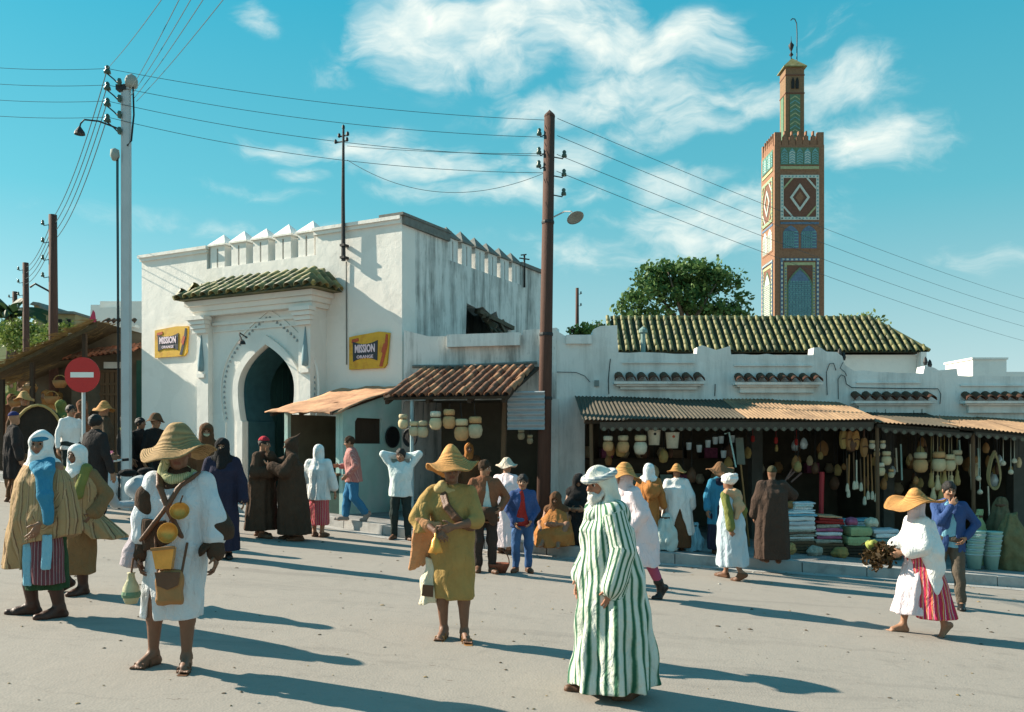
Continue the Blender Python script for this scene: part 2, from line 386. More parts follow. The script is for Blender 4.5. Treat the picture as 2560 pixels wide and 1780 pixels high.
for p in fr:
    q = (p.x + .12, p.y + .2)
    v += [(q[0], q[1], gz(q[0]) + KH - .006), (p.x + 1.2, max(p.y + 3, 19), gz(p.x + 1.2) + KH - .006), (p.x + 3, 30, gz(p.x + 3) + KH - .006)]
mb.add(v, [(3 * i, 3 * i + 3, 3 * i + 4, 3 * i + 1) for i in range(n - 1)] + [(3 * i + 1, 3 * i + 4, 3 * i + 5, 3 * i + 2) for i in range(n - 1)])
pave = tag(mb.build('pavement', M('pavement_concrete', (.25, .245, .235), var=.3, scale=3, bump=.5, dirt=((.1, .09, .08), .6, 2))), kind='structure')
KERB = M('kerb_stone_grey', (.36, .35, .33), var=.25, scale=4, bump=.5, dirt=((.14, .13, .12), .5, 3))
st = resample(FRONT, 1.05)
for a, b in zip(st, st[1:]):
    d = (b - a).normalized(); m = MB(); nn = Vector((-d.y, d.x)) * .2; e = d * .008; h = jit(.008)
    c = [a + e, b - e, b - e + nn, a + e + nn]
    vv = [(p.x, p.y, gz(p.x) - .06) for p in c] + [(p.x + (.012 * (-d.y)), p.y + .012, gz(p.x) + KH + h) for p in c]
    m.add(vv, [(3, 2, 1, 0), (4, 5, 6, 7), (0, 1, 5, 4), (1, 2, 6, 5), (2, 3, 7, 6), (3, 0, 4, 7)])
    m.build('kerb_stone', KERB, pave)
mb = MB(); v = []
for i, p in enumerate(fr):
    q = fr[min(i + 1, n - 1)] - fr[max(i - 1, 0)]; q.normalize(); w = .30 + .05 * math.sin(i * .9) + jit(.015)
    v += [(p.x + q.y * w, p.y - q.x * w, gz(p.x + q.y * w) + .005), (p.x, p.y, gz(p.x) + .005)]
mb.add(v, [(2 * i, 2 * i + 2, 2 * i + 3, 2 * i + 1) for i in range(n - 1)])
tag(mb.build('gutter', M('gutter_cement', (.36, .35, .33), var=.3, scale=3, bump=.4, dirt=((.12, .11, .1), .5, 2.5))), kind='structure')

# ================================================================== the white gate building
TH = R(28); GC = Vector((-2.375, 19.0, 0))
gate = thing('gate_building', 'white battlemented gatehouse with a horseshoe arch under a green tiled hood', 'building', GC, -TH)
AC = -3.45
def arch(half_j=.72, off=0.0, z0=-.3):
    """pointed horseshoe outline, x/z, counter-clockwise from the bottom"""
    rt = [(half_j + off, z0), (half_j + off, 2.30), (half_j + .05 + off, 2.33)]
    for i in range(1, 7):
        z = 2.33 + .67 * i / 6; rt.append((.77 + .09 * math.sin(math.pi / 2 * i / 6) + off, z))
    for i in range(1, 13):
        u = i / 12; rt.append(((.86 + off) * (1 - u ** 2.35), 3.0 + (1.06 + off * 1.25) * u))
    return [(AC + x, z) for x, z in rt] + [(AC - x, z) for x, z in rt[-2::-1]]
body = MB().plate([[(-8.2, -.6), (0, -.6), (0, 6.62), (-2.4, 6.62), (-2.4, 6.10), (-5.85, 6.10), (-5.85, 6.58), (-8.2, 6.58)], arch()], 0, .5).build('wall', WHITE, gate)
side = MB().plate([[(.5, -.6), (7.15, -.6), (7.15, 6.62), (5.6, 6.62), (5.6, 6.10), (1.85, 6.10), (1.85, 6.62), (.5, 6.62)],
                   [(2.62, 3.5), (4.75, 3.5), (4.85, 4.2), (4.72, 4.55), (4.9, 4.8), (4.6, 5.05), (4.35, 4.98), (4.2, 5.2), (3.9, 5.08), (3.5, 5.22), (3.2, 5.14), (2.72, 5.2)]], -.5, -.002, 'yz').build('wall', WHITE_AGED, gate)
MB().box(-8.2, -7.7, .5, 7.15, -.6, 6.58).box(-7.7, -.003, 6.7, 7.149, -.6, 6.3).build('wall', WHITE_AGED, gate)
MB().box(-7.7, -.5, .5, 6.7, 5.75, 6.0).build('flat_roof', COPING, gate)
# vaulted passage behind the arch
MB().box(AC - 1.3, AC - 1.1, .5, 6, -.3, 4.6).box(AC + 1.1, AC + 1.3, .5, 6, -.3, 4.6).box(AC - 1.1, AC + 1.1, .5, 6, 4.4, 4.6).box(AC - 1.1, AC + 1.1, 5.8, 6, -.3, 4.4).build('passage_wall', M('passage_teal_paint', (.035, .10, .115), var=.4), gate)
MB().box(-2.6, -2.4, .5, 6.7, -.3, 5.7).build('wall', DARKROOM, gate)
MB().plate([arch(off=-.001), arch(off=-.02)], -.30, .55).build('passage_wall', MATS['passage_teal_paint'], gate)
GREEN_DOOR = M('green_painted_wood', (.03, .085, .08), var=.35, scale=4, stretch=(5, 5, .4), rough=.6)
leaf = MB().box(AC - .98, AC - .92, .55, 1.45, .42, 3.9).build('door_leaf', GREEN_DOOR, gate)
for k in range(4): MB().box(AC - .92, AC - .895, .62 + k * .21, .79 + k * .21, .5, 3.7).build('door_board', GREEN_DOOR, leaf)
# coping along the plain parapets
MB().box(-8.27, -5.80, -.09, .56, 6.585, 6.66).box(-8.22, -5.83, -.05, .53, 6.50, 6.583).build('cornice', WHITE, gate)
MB().box(-2.44, .0, -.09, .56, 6.625, 6.70).box(-2.42, -.004, -.05, .53, 6.54, 6.622).build('cornice', WHITE, gate)
MB().box(-.55, .09, -.09, 1.88, 6.70, 6.76).box(.003, .07, .0, 1.86, 6.52, 6.697).build('cornice', COPING, gate)
MB().box(-.55, .06, 5.55, 7.2, 6.625, 6.72).build('cornice', COPING, gate)
def merlon(x, y, w, dp, rot, mat_b, mat_c):
    m = MB(); g = .05                                   # two halves with an arrow slit between
    for a, b in ((-w / 2, -g / 2), (g / 2, w / 2)): m.box(a, b, -dp / 2, dp / 2, 6.10, 6.58)
    m.box(-w / 2, w / 2, -dp / 2, dp / 2, 6.58, 6.64)
    o = m.build('merlon', mat_b, gate, loc=(x, y, 0), rot=(0, 0, rot))
    MB().box(-w / 2 - .05, w / 2 + .05, -dp / 2 - .05, dp / 2 + .05, 6.642, 6.685).build('merlon_cap', mat_c, o)
    m = MB(); a, b = w / 2 + .04, dp / 2 + .04
    m.add([(-a, -b, 6.686), (a, -b, 6.686), (a, b, 6.686), (-a, b, 6.686), (jit(.02), jit(.02), 6.97 + jit(.02))], [(0, 1, 4), (1, 2, 4), (2, 3, 4), (3, 0, 4), (3, 2, 1, 0)])
    m.build('merlon_cap', mat_c, o)
for k in range(5): merlon(-5.52 + k * .705, (.24), .48, .42, 0, WHITE, WHITE)
for k in range(6): merlon(-.21, 2.12 + k * .645, .46, .36, R(90), WHITE_AGED, COPING)
# portal
pf = MB()
for a, b in ((-5.59, -5.22), (-2.42, -2.08)): pf.box(a, b, -.55, -.002, -.3, 4.82)
pf.build('portal_pier', WHITE, gate)
MB().plate([[(-5.22, -.3), (-2.42, -.3), (-2.42, 4.82), (-5.22, 4.82)], arch(off=.02)], -.40, -.003).build('portal_panel', WHITE, gate)
MB().plate([arch(off=.17), arch(off=.0)], -.50, -.402).build('arch_moulding', WHITE, gate)
m = MB(); ar = arch(off=.52); L = resample([Vector((x, z, 0)) for x, z in ar if z > 1.4], .125)
for p in L: m.lathe([(.0, -.02), (.024, 0), (.018, .022), (.0, .03)], 6)
m = MB()
for p in L: m.box(p.x - .028, p.x + .028, -.43, -.401, p.y - .03, p.y + .03, .012)
tag(m.build('arch_beading', M('arch_bead_grey', (.30, .32, .31), var=.3), gate), kind='stuff')
MB().plate([arch(off=.66), arch(off=.61)], -.425, -.401).build('arch_moulding', WHITE, gate)
MB().box(-5.66, -2.0, -.60, -.004, 4.822, 4.93).box(-5.72, -1.94, -.66, -.004, 4.932, 5.05).box(-5.80, -1.86, -.75, -.004, 5.052, 5.17).build('portal_cornice', WHITE, gate)
MB().box(-5.2, -2.44, -.46, -.402, 4.60, 4.66).box(-5.2, -2.44, -.44, -.402, 4.44, 4.47).build('portal_cornice', WHITE, gate)
for xa, xb in ((-5.70, -5.16), (-2.46, -1.96)):        # stepped brackets with a hanging drop below
    xm = (xa + xb) / 2
    m = MB()
    for i in range(4): m.box(xa + .05 - i * .03, xb - .05 + i * .03, -.64 - i * .045, -.551, 4.42 + i * .1, 4.515 + i * .1)
    br = m.build('portal_bracket', WHITE, gate)
    MB().lathe([(.0, 3.50), (.075, 3.52), (.085, 3.66), (.055, 3.95), (.025, 4.2), (.008, 4.38)], 10, (xm, -.565, 0)).build('drop_ornament', M('faded_blue_paint', (.20, .30, .33), var=.2), br, smooth=True)
    MB().box(xm - .12, xm + .12, -.60, -.551, 3.36, 3.46).build('drop_ornament', WHITE, br)
for k in range(2): MB().box(-4.9 - k * 0 , -2.7, -2.0 + k * .6, -.56 - (1 - k) * .0 - .004 * k, -.2, .42 + k * .13).build('door_step', M('step_stone', (.2, .19, .18), var=.3), gate)
# tiled hood over the portal
hood = MB(); e, r_ = 5.18, 5.66
hood.add([(-5.85, -.98, e), (-1.62, -.98, e), (-2.1, -.12, r_), (-5.4, -.12, r_), (-5.85, -.0, e), (-1.62, -.0, e), (-2.1, -.0, r_), (-5.4, -.0, r_)],
         [(0, 1, 2, 3), (1, 5, 6, 2), (4, 0, 3, 7), (3, 2, 6, 7), (1, 0, 4, 5)])
hood = hood.build('tiled_hood', GLAZE, gate)
tm = [tile_mesh('roof_tile', .30, .115, GLAZE), tile_mesh('roof_tile', .30, .115, GLAZE2)]
def hood_rows(c):
    x = -5.85 + 4.23 * (c + .5) / 15
    f = min(1, max((x + 5.85) / .5, .25), max((-1.62 - x) / .45, .25)); return max(1, round(3.6 * f))
tile_field(hood, tm, (-5.85, -1.0, e), (-1.62, -1.0, e), (0, .88, r_ - e + .02), 15, .30, hood_rows, lift=.01)
tile_field(hood, tm, (-1.60, -1.0, e), (-1.60, -.05, e), (-.48, 0, r_ - e), 4, .28, lambda c: (1, 2, 2, 2)[c], lift=.01)
tile_field(hood, tm, (-5.87, -.05, e), (-5.87, -1.0, e), (.5, 0, r_ - e), 4, .28, lambda c: (2, 2, 2, 1)[c], lift=.01)
MB().tube([(-5.42, -.12, r_ + .03), (-3.8, -.12, r_ + .05), (-2.05, -.12, r_ + .03)], .06, 8).build('ridge_tile', GLAZE, hood)
m = MB()
for p, q in (((-5.42, -.13, r_ + .03), (-5.88, -1.0, e + .05)), ((-2.08, -.13, r_ + .03), (-1.6, -1.0, e + .05))): m.tube([p, q], .06, 8)
m.build('ridge_tile', GLAZE2, hood)
MB().tube([(-4.05, -.47, 4.25), (-4.0, -.75, 4.33), (-3.8, -.95, 4.25), (-3.7, -.98, 4.12)], .016, 6).lathe([(.02, 0), (.07, -.03), (.09, -.09), (0, -.1)], 10, (-3.7, -.98, 4.12)).build('wall_lamp', IRON, gate)
# broken lintel wood and crumbled edge round the opening of the side wall
m = MB()
for k in range(12):
    y = 3.6 + .12 * k; m.bar((-.25, y, 5.15 - .05 * k), (.05 + jit(.06), y + jit(.2), 5.05 - .07 * k + jit(.1)), .07 + abs(jit(.05)))
m.bar((.0, 3.3, 5.08), (.06, 5.0, 4.85), .1).bar((.02, 4.3, 4.95), (.04, 4.95, 4.4), .08)
m.build('broken_lintel', M('rotten_timber', (.09, .08, .055), var=.5, scale=8), gate)

# advertisement boards on the facade
YEL = M('sign_yellow_enamel', (.62, .36, .03), rough=.5, var=.2, scale=6, dirt=((.35, .10, .02), .5, 5))
DARKP = M('sign_dark_panel', (.035, .04, .05), rough=.5, var=.2)
PINKW = M('sign_lettering', (.75, .62, .68), rough=.6, var=.1)
REDP = M('sign_red_paint', (.42, .08, .03), rough=.5, var=.4, scale=20)
def text_mesh(txt, size, mat, parent, loc, rot=(R(90), 0, 0), sx=1.0, name='lettering', ext=.004, bold=.0):
    cu = bpy.data.curves.new(name, 'FONT'); cu.body = txt; cu.size = size; cu.extrude = ext; cu.align_x = 'CENTER'; cu.align_y = 'CENTER'; cu.offset = bold; cu.resolution_u = 2
    tmp = bpy.data.objects.new(name, cu); COL.objects.link(tmp); bpy.context.view_layer.update()
    me = bpy.data.meshes.new_from_object(tmp.evaluated_get(bpy.context.evaluated_depsgraph_get()))
    bpy.data.objects.remove(tmp); bpy.data.curves.remove(cu)
    o = link(name, me, parent, (mat,), loc, rot); o.scale = (sx, 1, 1); return o
def advert(x, z, w, h, label, torn):
    t = thing('advert_sign', label, 'sign', gate.matrix_world @ Vector((x, -.03, z)) if False else (Matrix.Translation(GC) @ Matrix.Rotation(-TH, 4, 'Z')) @ Vector((x, -.03, z)), -TH, 'soft drink boards on the gatehouse')
    a, b = w / 2, h / 2
    if torn: out = [(-a, -b), (.72 * a, -b), (.86 * a, -.8 * b), (.92 * a, -.1 * b), (a, .9 * b), (.5 * a, b), (-.7 * a, .86 * b), (-a, .8 * b)]
    else: out = [(-a, -b), (.75 * a, -b), (.9 * a, -.8 * b), (a, .95 * b), (.3 * a, b), (-a, .85 * b)]
    MB().plate([out], -.03, .02).build('board', YEL, t)
    pa, pb, cx = a * .60, b * .56, -a * .18; pan = []
    for i in range(9): u = i / 8 * 2 - 1; pan.append((cx + u * pa, -b * .02 - pb + .09 * h * (1 - u * u)))
    for i in range(9): u = 1 - i / 8 * 2; pan.append((cx + u * pa * 1.04, -b * .02 + pb - .09 * h * (1 - u * u)))
    MB().plate([pan], -.042, -.031).build('name_panel', DARKP, t)
    text_mesh('MISSION', .30 * h, PINKW, t, (cx, -.048, .05 * h), sx=.215 * w / (.3 * h) * .62, bold=.008)
    text_mesh('ORANGE', .12 * h, PINKW, t, (cx, -.048, -.17 * h), sx=1.15, bold=.002)
    MB().plate([[(.52 * a, -.9 * b), (.66 * a, -.92 * b), (.92 * a, .2 * b), (.94 * a, .8 * b), (.84 * a, .84 * b), (.78 * a, .3 * b)]], -.041, -.031).build('bottle_picture', REDP if torn else DARKP, t)
    MB().plate([[(.62 * a, -.1 * b), (.74 * a, -.3 * b), (.86 * a, .25 * b), (.74 * a, .35 * b)]], -.046, -.042).build('bottle_picture', REDP, t)
    MB().plate([[(-.86 * a, .45 * b), (-.5 * a, .55 * b), (-.52 * a, .72 * b), (-.84 * a, .66 * b)]], -.041, -.031).build('bottle_picture', REDP, t)
advert(-7.04, 4.36, 1.2, .76, 'yellow drinks board with dark name panel on the sunlit wall beside the arch', False)
advert(-.84, 3.83, 1.1, .80, 'yellow drinks board with torn lower corner above the turquoise kiosk', True)

# iron mast on the gatehouse
t = thing('roof_mast', 'thin dark iron mast standing against the gatehouse facade above the torn sign', 'mast', (Matrix.Translation(GC) @ Matrix.Rotation(-TH, 4, 'Z')) @ Vector((-1.49, -.13, 5.85)), -TH)
MB().tube([(0, 0, 0), (-.01, 0, 1.4), (0, 0, 2.95)], [.05, .04, .025], 8).build('pole', IRON, t)
for z in (.05, .32): MB().box(-.06, .06, -.06, .12, z, z + .05).build('clamp', IRON, t)
MB().bar((-.22, 0, 2.66), (.1, 0, 2.66), .025).build('crossbar', IRON, t); MB().bar((-.12, 0, 2.78), (.12, 0, 2.78), .025).build('crossbar', IRON, t)
for x, z in ((-.22, 2.66), (.1, 2.66), (-.12, 2.78), (.12, 2.78), (0, 2.95)): MB().lathe([(.015, -.02), (.035, .0), (.03, .06), (0, .09)], 8, (x, 0, z)).build('insulator', IRON, t)
MB().tube([(0, .1, 0), (0, .11, -2.3)], .014, 6).build('conduit', COPING, t)

# ================================================================== turquoise kiosk beside the arch
KP = GC + Vector((-2 * math.sin(TH), -2 * math.cos(TH), 0))
kiosk = thing('kiosk', 'small turquoise kiosk with a crumpled rusty roof leaning on the gatehouse', 'kiosk', KP, -TH)
TURQ = M('faded_turquoise_paint', (.36, .55, .50), var=.25, scale=2, dirt=((.55, .60, .56), .6, 1.3))
MB().plate([[(.0, -.2), (1.98, -.2), (1.98, 2.98), (0, 2.42)], [(.38, 1.78), (1.28, 1.78), (1.28, 2.30), (.45, 2.30), (.38, 2.22)]], -.09, 0, 'yz').build('wall', TURQ, kiosk)
MB().box(-.1, -.06, .36, 1.3, 1.74, 2.34).build('shutter', WOODDARK, kiosk)
m = MB(); m.box(-1.45, -.09, .0, .07, -.2, 1.15).build('counter_front', M('kiosk_dark_green', (.035, .075, .06), var=.4), kiosk)
MB().box(-1.5, -.05, -.12, .3, 1.15, 1.2).build('counter_top', WOOD, kiosk)
for x in (-1.45, -.12): MB().box(x - .045, x + .045, -.01, .08, 1.2, 2.46).build('post', TURQ, kiosk)
MB().box(-1.5, -1.42, .1, 1.98, -.2, 2.38).box(-1.42, -.1, 1.9, 1.98, -.2, 2.38).build('wall', DARKROOM, kiosk)
for z in (1.5, 1.85, 2.2): MB().box(-1.4, -.12, 1.55, 1.88, z, z + .025).build('shelf', WOODDARK, kiosk)
m = MB(); nx, ny = 22, 14; v = []
for i in range(nx + 1):
    for j in range(ny + 1):
        u, w = i / nx, j / ny; x = -1.62 + 1.76 * u; y = -.42 + 2.42 * w
        ed = (.06 * math.sin(u * 9) + jit(.03)) if j == 0 else (.05 * math.sin(u * 7) + jit(.03) if j == ny else 0)
        ex = jit(.03) if i in (0, nx) else 0
        v.append((x + ex, y + ed, 2.40 + .64 * w + .022 * math.sin(u * 11 + w * 3) * math.sin(w * 8 + u) + jit(.009) - .05 * (u - .5) * (w < .1)))
k = ny + 1; N = len(v); v += [(a, b, c - .02) for a, b, c in v]; f = []
for i in range(nx):
    for j in range(ny):
        if (i, j) in ((13, 4), (14, 4)): continue
        a, b, c, d = i * k + j, (i + 1) * k + j, (i + 1) * k + j + 1, i * k + j + 1; f += [(a, b, c, d), (N + d, N + c, N + b, N + a)]
for i in range(nx): f += [(i * k, N + i * k, N + (i + 1) * k, (i + 1) * k)]
for j in range(ny): f += [(nx * k + j, N + nx * k + j, N + nx * k + j + 1, nx * k + j + 1), (j + 1, N + j + 1, N + j, j)]
m.add(v, f); m.build('roof', M('crumpled_rusty_sheet', (.50, .27, .15), rough=.85, var=.35, scale=3, dirt=((.22, .10, .06), .7, 2.2), bump=.5, bscale=12), kiosk, smooth=True)
for x in (-1.5, -.75, .02): MB().bar((x, -.38, 2.36), (x, 1.98, 2.98), .06).build('rafter', WOODDARK, kiosk)

# ================================================================== shop beside the gatehouse, under a clay tile canopy
SA = math.atan2(.7, 2.9)
shop1 = thing('shop_building', 'low white shop with clay tile canopy between the gatehouse and the wooden pole', 'shop', (-2.3, 18.75, 0), -SA)
MB().plate([[(.0, 2.7), (3.3, 2.7), (3.3, 4.15), (2.6, 4.12), (2.58, 4.02), (.55, 4.05), (0, 4.2)]], 0, .3).build('wall', WHITE_AGED, shop1)
MB().box(1.0, 2.55, -.14, -.003, 3.80, 4.06).build('parapet_beam', WHITE_SHOP, shop1)
MB().box(2.95, 3.35, -.02, .28, -.3, 2.69).build('wall_pier', WHITE_SHOP, shop1)
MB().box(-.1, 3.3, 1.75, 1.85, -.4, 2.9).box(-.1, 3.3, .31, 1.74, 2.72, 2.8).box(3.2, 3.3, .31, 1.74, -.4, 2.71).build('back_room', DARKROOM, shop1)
cz0, cz1 = 2.64, 3.36
can = MB().add([(.45, -2.28, cz0), (2.82, -2.28, cz0), (2.95, -.01, cz1), (.45, -.01, cz1), (.45, -2.28, cz0 - .05), (2.82, -2.28, cz0 - .05), (2.95, -.01, cz1 - .05), (.45, -.01, cz1 - .05)],
               [(0, 1, 2, 3), (7, 6, 5, 4), (0, 4, 5, 1), (1, 5, 6, 2), (3, 7, 4, 0)]).build('tile_canopy', WOODDARK, shop1)
cm = [tile_mesh('roof_tile', .42, .075, TERRA), tile_mesh('roof_tile', .42, .075, TERRA2), tile_mesh('roof_tile', .42, .075, TERRA)]
tile_field(can, cm, (.45, -2.33, cz0), (2.9, -2.33, cz0), (0, 2.3, cz1 - cz0), 14, .42, lambda c: 6, lift=.0)
for x in (.5, 1.3, 2.1, 2.75): MB().bar((x, -2.25, cz0 - .09), (x, -.02, cz1 - .09), .07).build('rafter', WOODDARK, can)
MB().tube([(.98, -2.2, cz0 - .06), (.98, -2.2, gz(-2))], .035, 8).build('canopy_post', M('pale_blue_post', (.30, .40, .42)), can)
MB().bar((2.62, -1.6, cz0 + .1), (2.52, -1.5, .2), .08).build('canopy_post', WOOD, can)
sh = corrugated(0, .72, -.35, .36, lambda x, y: 0, per=.10, amp=.022)
sh.build('iron_sheet', TIN, shop1, loc=(3.02, -1.62, 2.76), rot=(R(90), R(90), R(2)))
MB().tube([(.2, -.02, 3.42), (1.2, -.05, 3.40), (2.9, -.05, 3.44)], .035, 6).build('canopy_flashing', COPING, shop1)
MB().box(.3, 2.9, -.9, -.4, .15, .62).build('counter', M('counter_bluegrey', (.12, .16, .17), var=.4), shop1)

# ================================================================== long shop row
def WX(px, Y=18.0): return (px - 1280) * Y / FPX
def WZ(py, Y=18.0): return CH - (py - HY) * Y / FPX
row = thing('shop_row', 'long low white row of shops with stepped parapet and iron canopies', 'shop', (WX(1352), 18.0, 0))
OX = WX(1352)
def prof(l): return [(WX(a) - OX, WZ(b)) for a, b in l]
top = prof([(2760, 950), (2560, 941), (2395, 939), (2392, 921), (2347, 926), (2335, 919), (2312, 915), (2308, 934), (2135, 927), (2112, 912), (2106, 891), (2092, 880), (2066, 879), (2050, 868), (2035, 869), (2033, 887), (1828, 886), (1825, 865), (1790, 875), (1755, 863), (1743, 868), (1742, 884), (1546, 881), (1543, 813), (1500, 815), (1484, 823), (1480, 836), (1412, 839), (1397, 830), (1385, 822), (1352, 826)])
out = [(-.02, -.6), (WX(1462) - OX, -.6), (WX(1462) - OX, 2.52), (WX(2760) - OX, 2.20)] + top
def rough(l, step=.22, amp=.012):
    r = []
    for p, q in zip(l, l[1:]):
        n_ = max(1, int(math.hypot(q[0] - p[0], q[1] - p[1]) / step)); r += [(p[0] + (q[0] - p[0]) * i / n_ + (jit(amp) if i else 0), p[1] + (q[1] - p[1]) * i / n_ + (jit(amp) if i else 0)) for i in range(n_)]
    return r + [l[-1]]
MB().plate([out[:4] + rough(top, amp=.016)], 0, .34).build('wall', WHITE_SHOP, row)
MB().box(WX(1415) - OX, WX(1479) - OX, -.07, -.002, WZ(860), WZ(838)).build('parapet_block', WHITE_SHOP, row)
for a, b, y in ((1555, 1735, 905), (1835, 2030, 912), (2140, 2300, 955), (2400, 2560, 962)): MB().box(WX(a) - OX, WX(b) - OX, -.035, -.001, WZ(y) - .03, WZ(y)).build('plaster_band', WHITE_SHOP, row)
X0, X1 = WX(1462) - OX, WX(2760) - OX
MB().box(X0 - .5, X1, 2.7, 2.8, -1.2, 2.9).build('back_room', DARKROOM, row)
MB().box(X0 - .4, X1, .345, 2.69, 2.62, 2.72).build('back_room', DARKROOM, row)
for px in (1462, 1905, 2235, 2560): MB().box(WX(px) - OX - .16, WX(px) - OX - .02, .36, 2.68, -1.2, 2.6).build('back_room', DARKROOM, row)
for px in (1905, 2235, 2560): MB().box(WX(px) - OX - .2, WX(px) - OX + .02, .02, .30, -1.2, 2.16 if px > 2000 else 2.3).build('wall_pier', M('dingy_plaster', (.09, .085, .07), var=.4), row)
tcm = [tile_mesh('roof_tile', .30, .105, M('dark_red_tile', (.105, .045, .030), var=.6, scale=5, dirt=((.05, .055, .03), .8, 6)))]
for i, (a, b, ya, yb) in enumerate(((1532, 1758, 942, 972), (1830, 2048, 944, 980), (2125, 2328, 990, 1030), (2398, 2600, 990, 1030))):
    xa, xb, zt, zb = WX(a) - OX, WX(b) - OX, WZ(ya), WZ(yb)
    m = MB().box(xa, xb, -.24, -.002, zt - .16, zt - .11).box(xa + .06, xb - .06, -.17, -.003, zt - .2, zt - .162).box(xa + .14, xb - .14, -.10, -.004, zb - .02, zt - .202)
    led = m.build('tile_ledge', WHITE_SHOP, row)
    tile_field(led, tcm, (xa, -.27, zt - .10), (xb, -.27, zt - .10), (0, .26, .10), 8, .28, lambda c: 1, lift=-.01, jt=.008)
# canopies of corrugated iron
TINSHADE = M('old_iron_shade_toned', (.075, .064, .045), rough=.8, var=.5, scale=2.5, dirt=((.15, .10, .06), .35, 1.2), bump=.4, bscale=18)  # gatehouse shadow on the first sheets is put into this dark colour
def canopy(xa, xb, zf0, zf1, zb0, zb1, mats, cuts, name='canopy'):
    """sheets of iron from the wall (y=-.02) out over the pavement (y=-1.95)"""
    par = MB().bar((xa, -1.88, zf0 - .055), (xb, -1.88, zf1 - .055), .07).build(name, WOODDARK, row)
    def zf(x, y):
        u = (x - xa) / (xb - xa); w = (y + 1.95) / 1.93
        return (zf0 + (zf1 - zf0) * u) * (1 - w) + (zb0 + (zb1 - zb0) * u) * w
    ed = [xa] + cuts + [xb]
    for i, (p, q) in enumerate(zip(ed, ed[1:])):
        o = jit(.05); lz = .014 * (i % 2)
        corrugated(p - .04, q + .04, 0, 0, lambda x, y: zf(x, y) + lz, edge=lambda x: (-1.95 + o, -.02), sag=.012).build('iron_sheet', mats[i % len(mats)], par)
    x = xa + .3
    while x < xb:
        MB().bar((x, -1.9, zf(x, -1.9) - .06), (x, -.02, zf(x, -.02) - .06), .06).build('rafter', WOODDARK, par); x += 1.1
    return par
c1 = canopy(WX(1462, 16) - OX, WX(2192, 16) - OX, 2.235, 2.235, 2.74, 2.64, [TINSHADE, TINSHADE, TINSHADE, RUST, RUST], [1.45, 2.6, 3.75, 4.7])
c2 = canopy(WX(2198, 16) - OX, WX(2440, 16) - OX, 2.165, 2.03, 2.45, 2.38, [RUST, TINSHADE], [7.05 - OX * 0 - .4])
c3 = canopy(WX(2405, 16) - OX, WX(2760, 16) - OX, 2.09, 1.86, 2.36, 2.25, [RUST], [8.9])
def valance(par, xa, xb, z0, z1, mat, y=-1.99, drop=.16, pitch=.155):
    n = int((xb - xa) / pitch); bot = []
    for i in range(n):
        for j in range(5):
            u = j / 4; x = xa + (xb - xa) * (i + u * .96) / n; z = z0 + (z1 - z0) * (x - xa) / (xb - xa)
            bot.append((x, z - drop - .055 * math.sin(math.pi * u)))
    MB().plate([bot + [(xb, z1 - .05), (xa, z0 - .05)]], y, y + .012).build('valance', mat, par)
    m = MB()
    for i in range(n):
        x = xa + (xb - xa) * (i + .48) / n; z = z0 + (z1 - z0) * (x - xa) / (xb - xa) - drop - .015
        m.add([(x + .038 * math.cos(a), y - .004, z + .038 * math.sin(a)) for a in [k * math.pi / 4 for k in range(8)]], [tuple(range(8))])
    m.build('valance_trim', M('valance_pale_trim', (.13, .12, .085), var=.3), par)['kind'] = 'stuff'
VAL = M('valance_dark_tin', (.075, .055, .04), var=.4)
valance(c1, WX(1500, 16) - OX, WX(2185, 16) - OX, 2.22, 2.22, VAL)
valance(c2, WX(2205, 16) - OX, WX(2430, 16) - OX, 2.13, 2.01, VAL, drop=.1)
valance(c3, WX(2440, 16) - OX, WX(2740, 16) - OX, 2.04, 1.86, VAL, drop=.1)
for px, z in ((1478, 2.2), (2195, 2.1), (2435, 2.0)):
    x = WX(px, 16.1) - OX; MB().tube([(x, -1.86, z), (x + .02, -1.86, gz(x + OX) + .1)], .035, 7).build('canopy_post', WOOD, c1 if px < 2000 else c2)
# cables and pipes on the wall
def cable(pts, r=.012): MB().tube([(WX(a, 17.97) - OX, -.03, WZ(b, 17.97)) for a, b in pts], r * .55, 6).build('wall_cable', IRON, row)
cable([(1526, 897), (1523, 925), (1521, 950), (1522, 985)], .016); cable([(1392, 930), (1440, 931), (1462, 940), (1475, 955)])
cable([(2068, 988), (2066, 930), (2074, 909), (2084, 908), (2090, 926)], .015); cable([(2096, 998), (2095, 948), (2103, 937), (2112, 941), (2116, 960), (2130, 969), (2240, 971), (2345, 972), (2352, 985), (2350, 1010)], .015)
cable([(2108, 905), (2100, 920), (2112, 930), (2117, 940)], .012); cable([(1788, 960), (1787, 990)], .016)
MB().box(WX(1486) - OX, WX(1497) - OX, -.05, -.003, WZ(966), WZ(951)).build('junction_box', M('grey_box', (.2, .23, .22)), row)
MB().lathe([(.05, 0), (.05, .45), (.09, .46), (.09, .52), (0, .6)], 10, (WX(1617) - OX, .5, WZ(880))).build('roof_vent', M('vent_teal', (.18, .27, .25)), row)
for px, py in ((2106, 884), (2116, 893), (2322, 905), (2333, 912)): MB().lathe([(.03, 0), (.05, .06), (.03, .14), (0, .18)], 8, (WX(px) - OX, .15, WZ(py) - .05)).build('insulator', IRON, row)

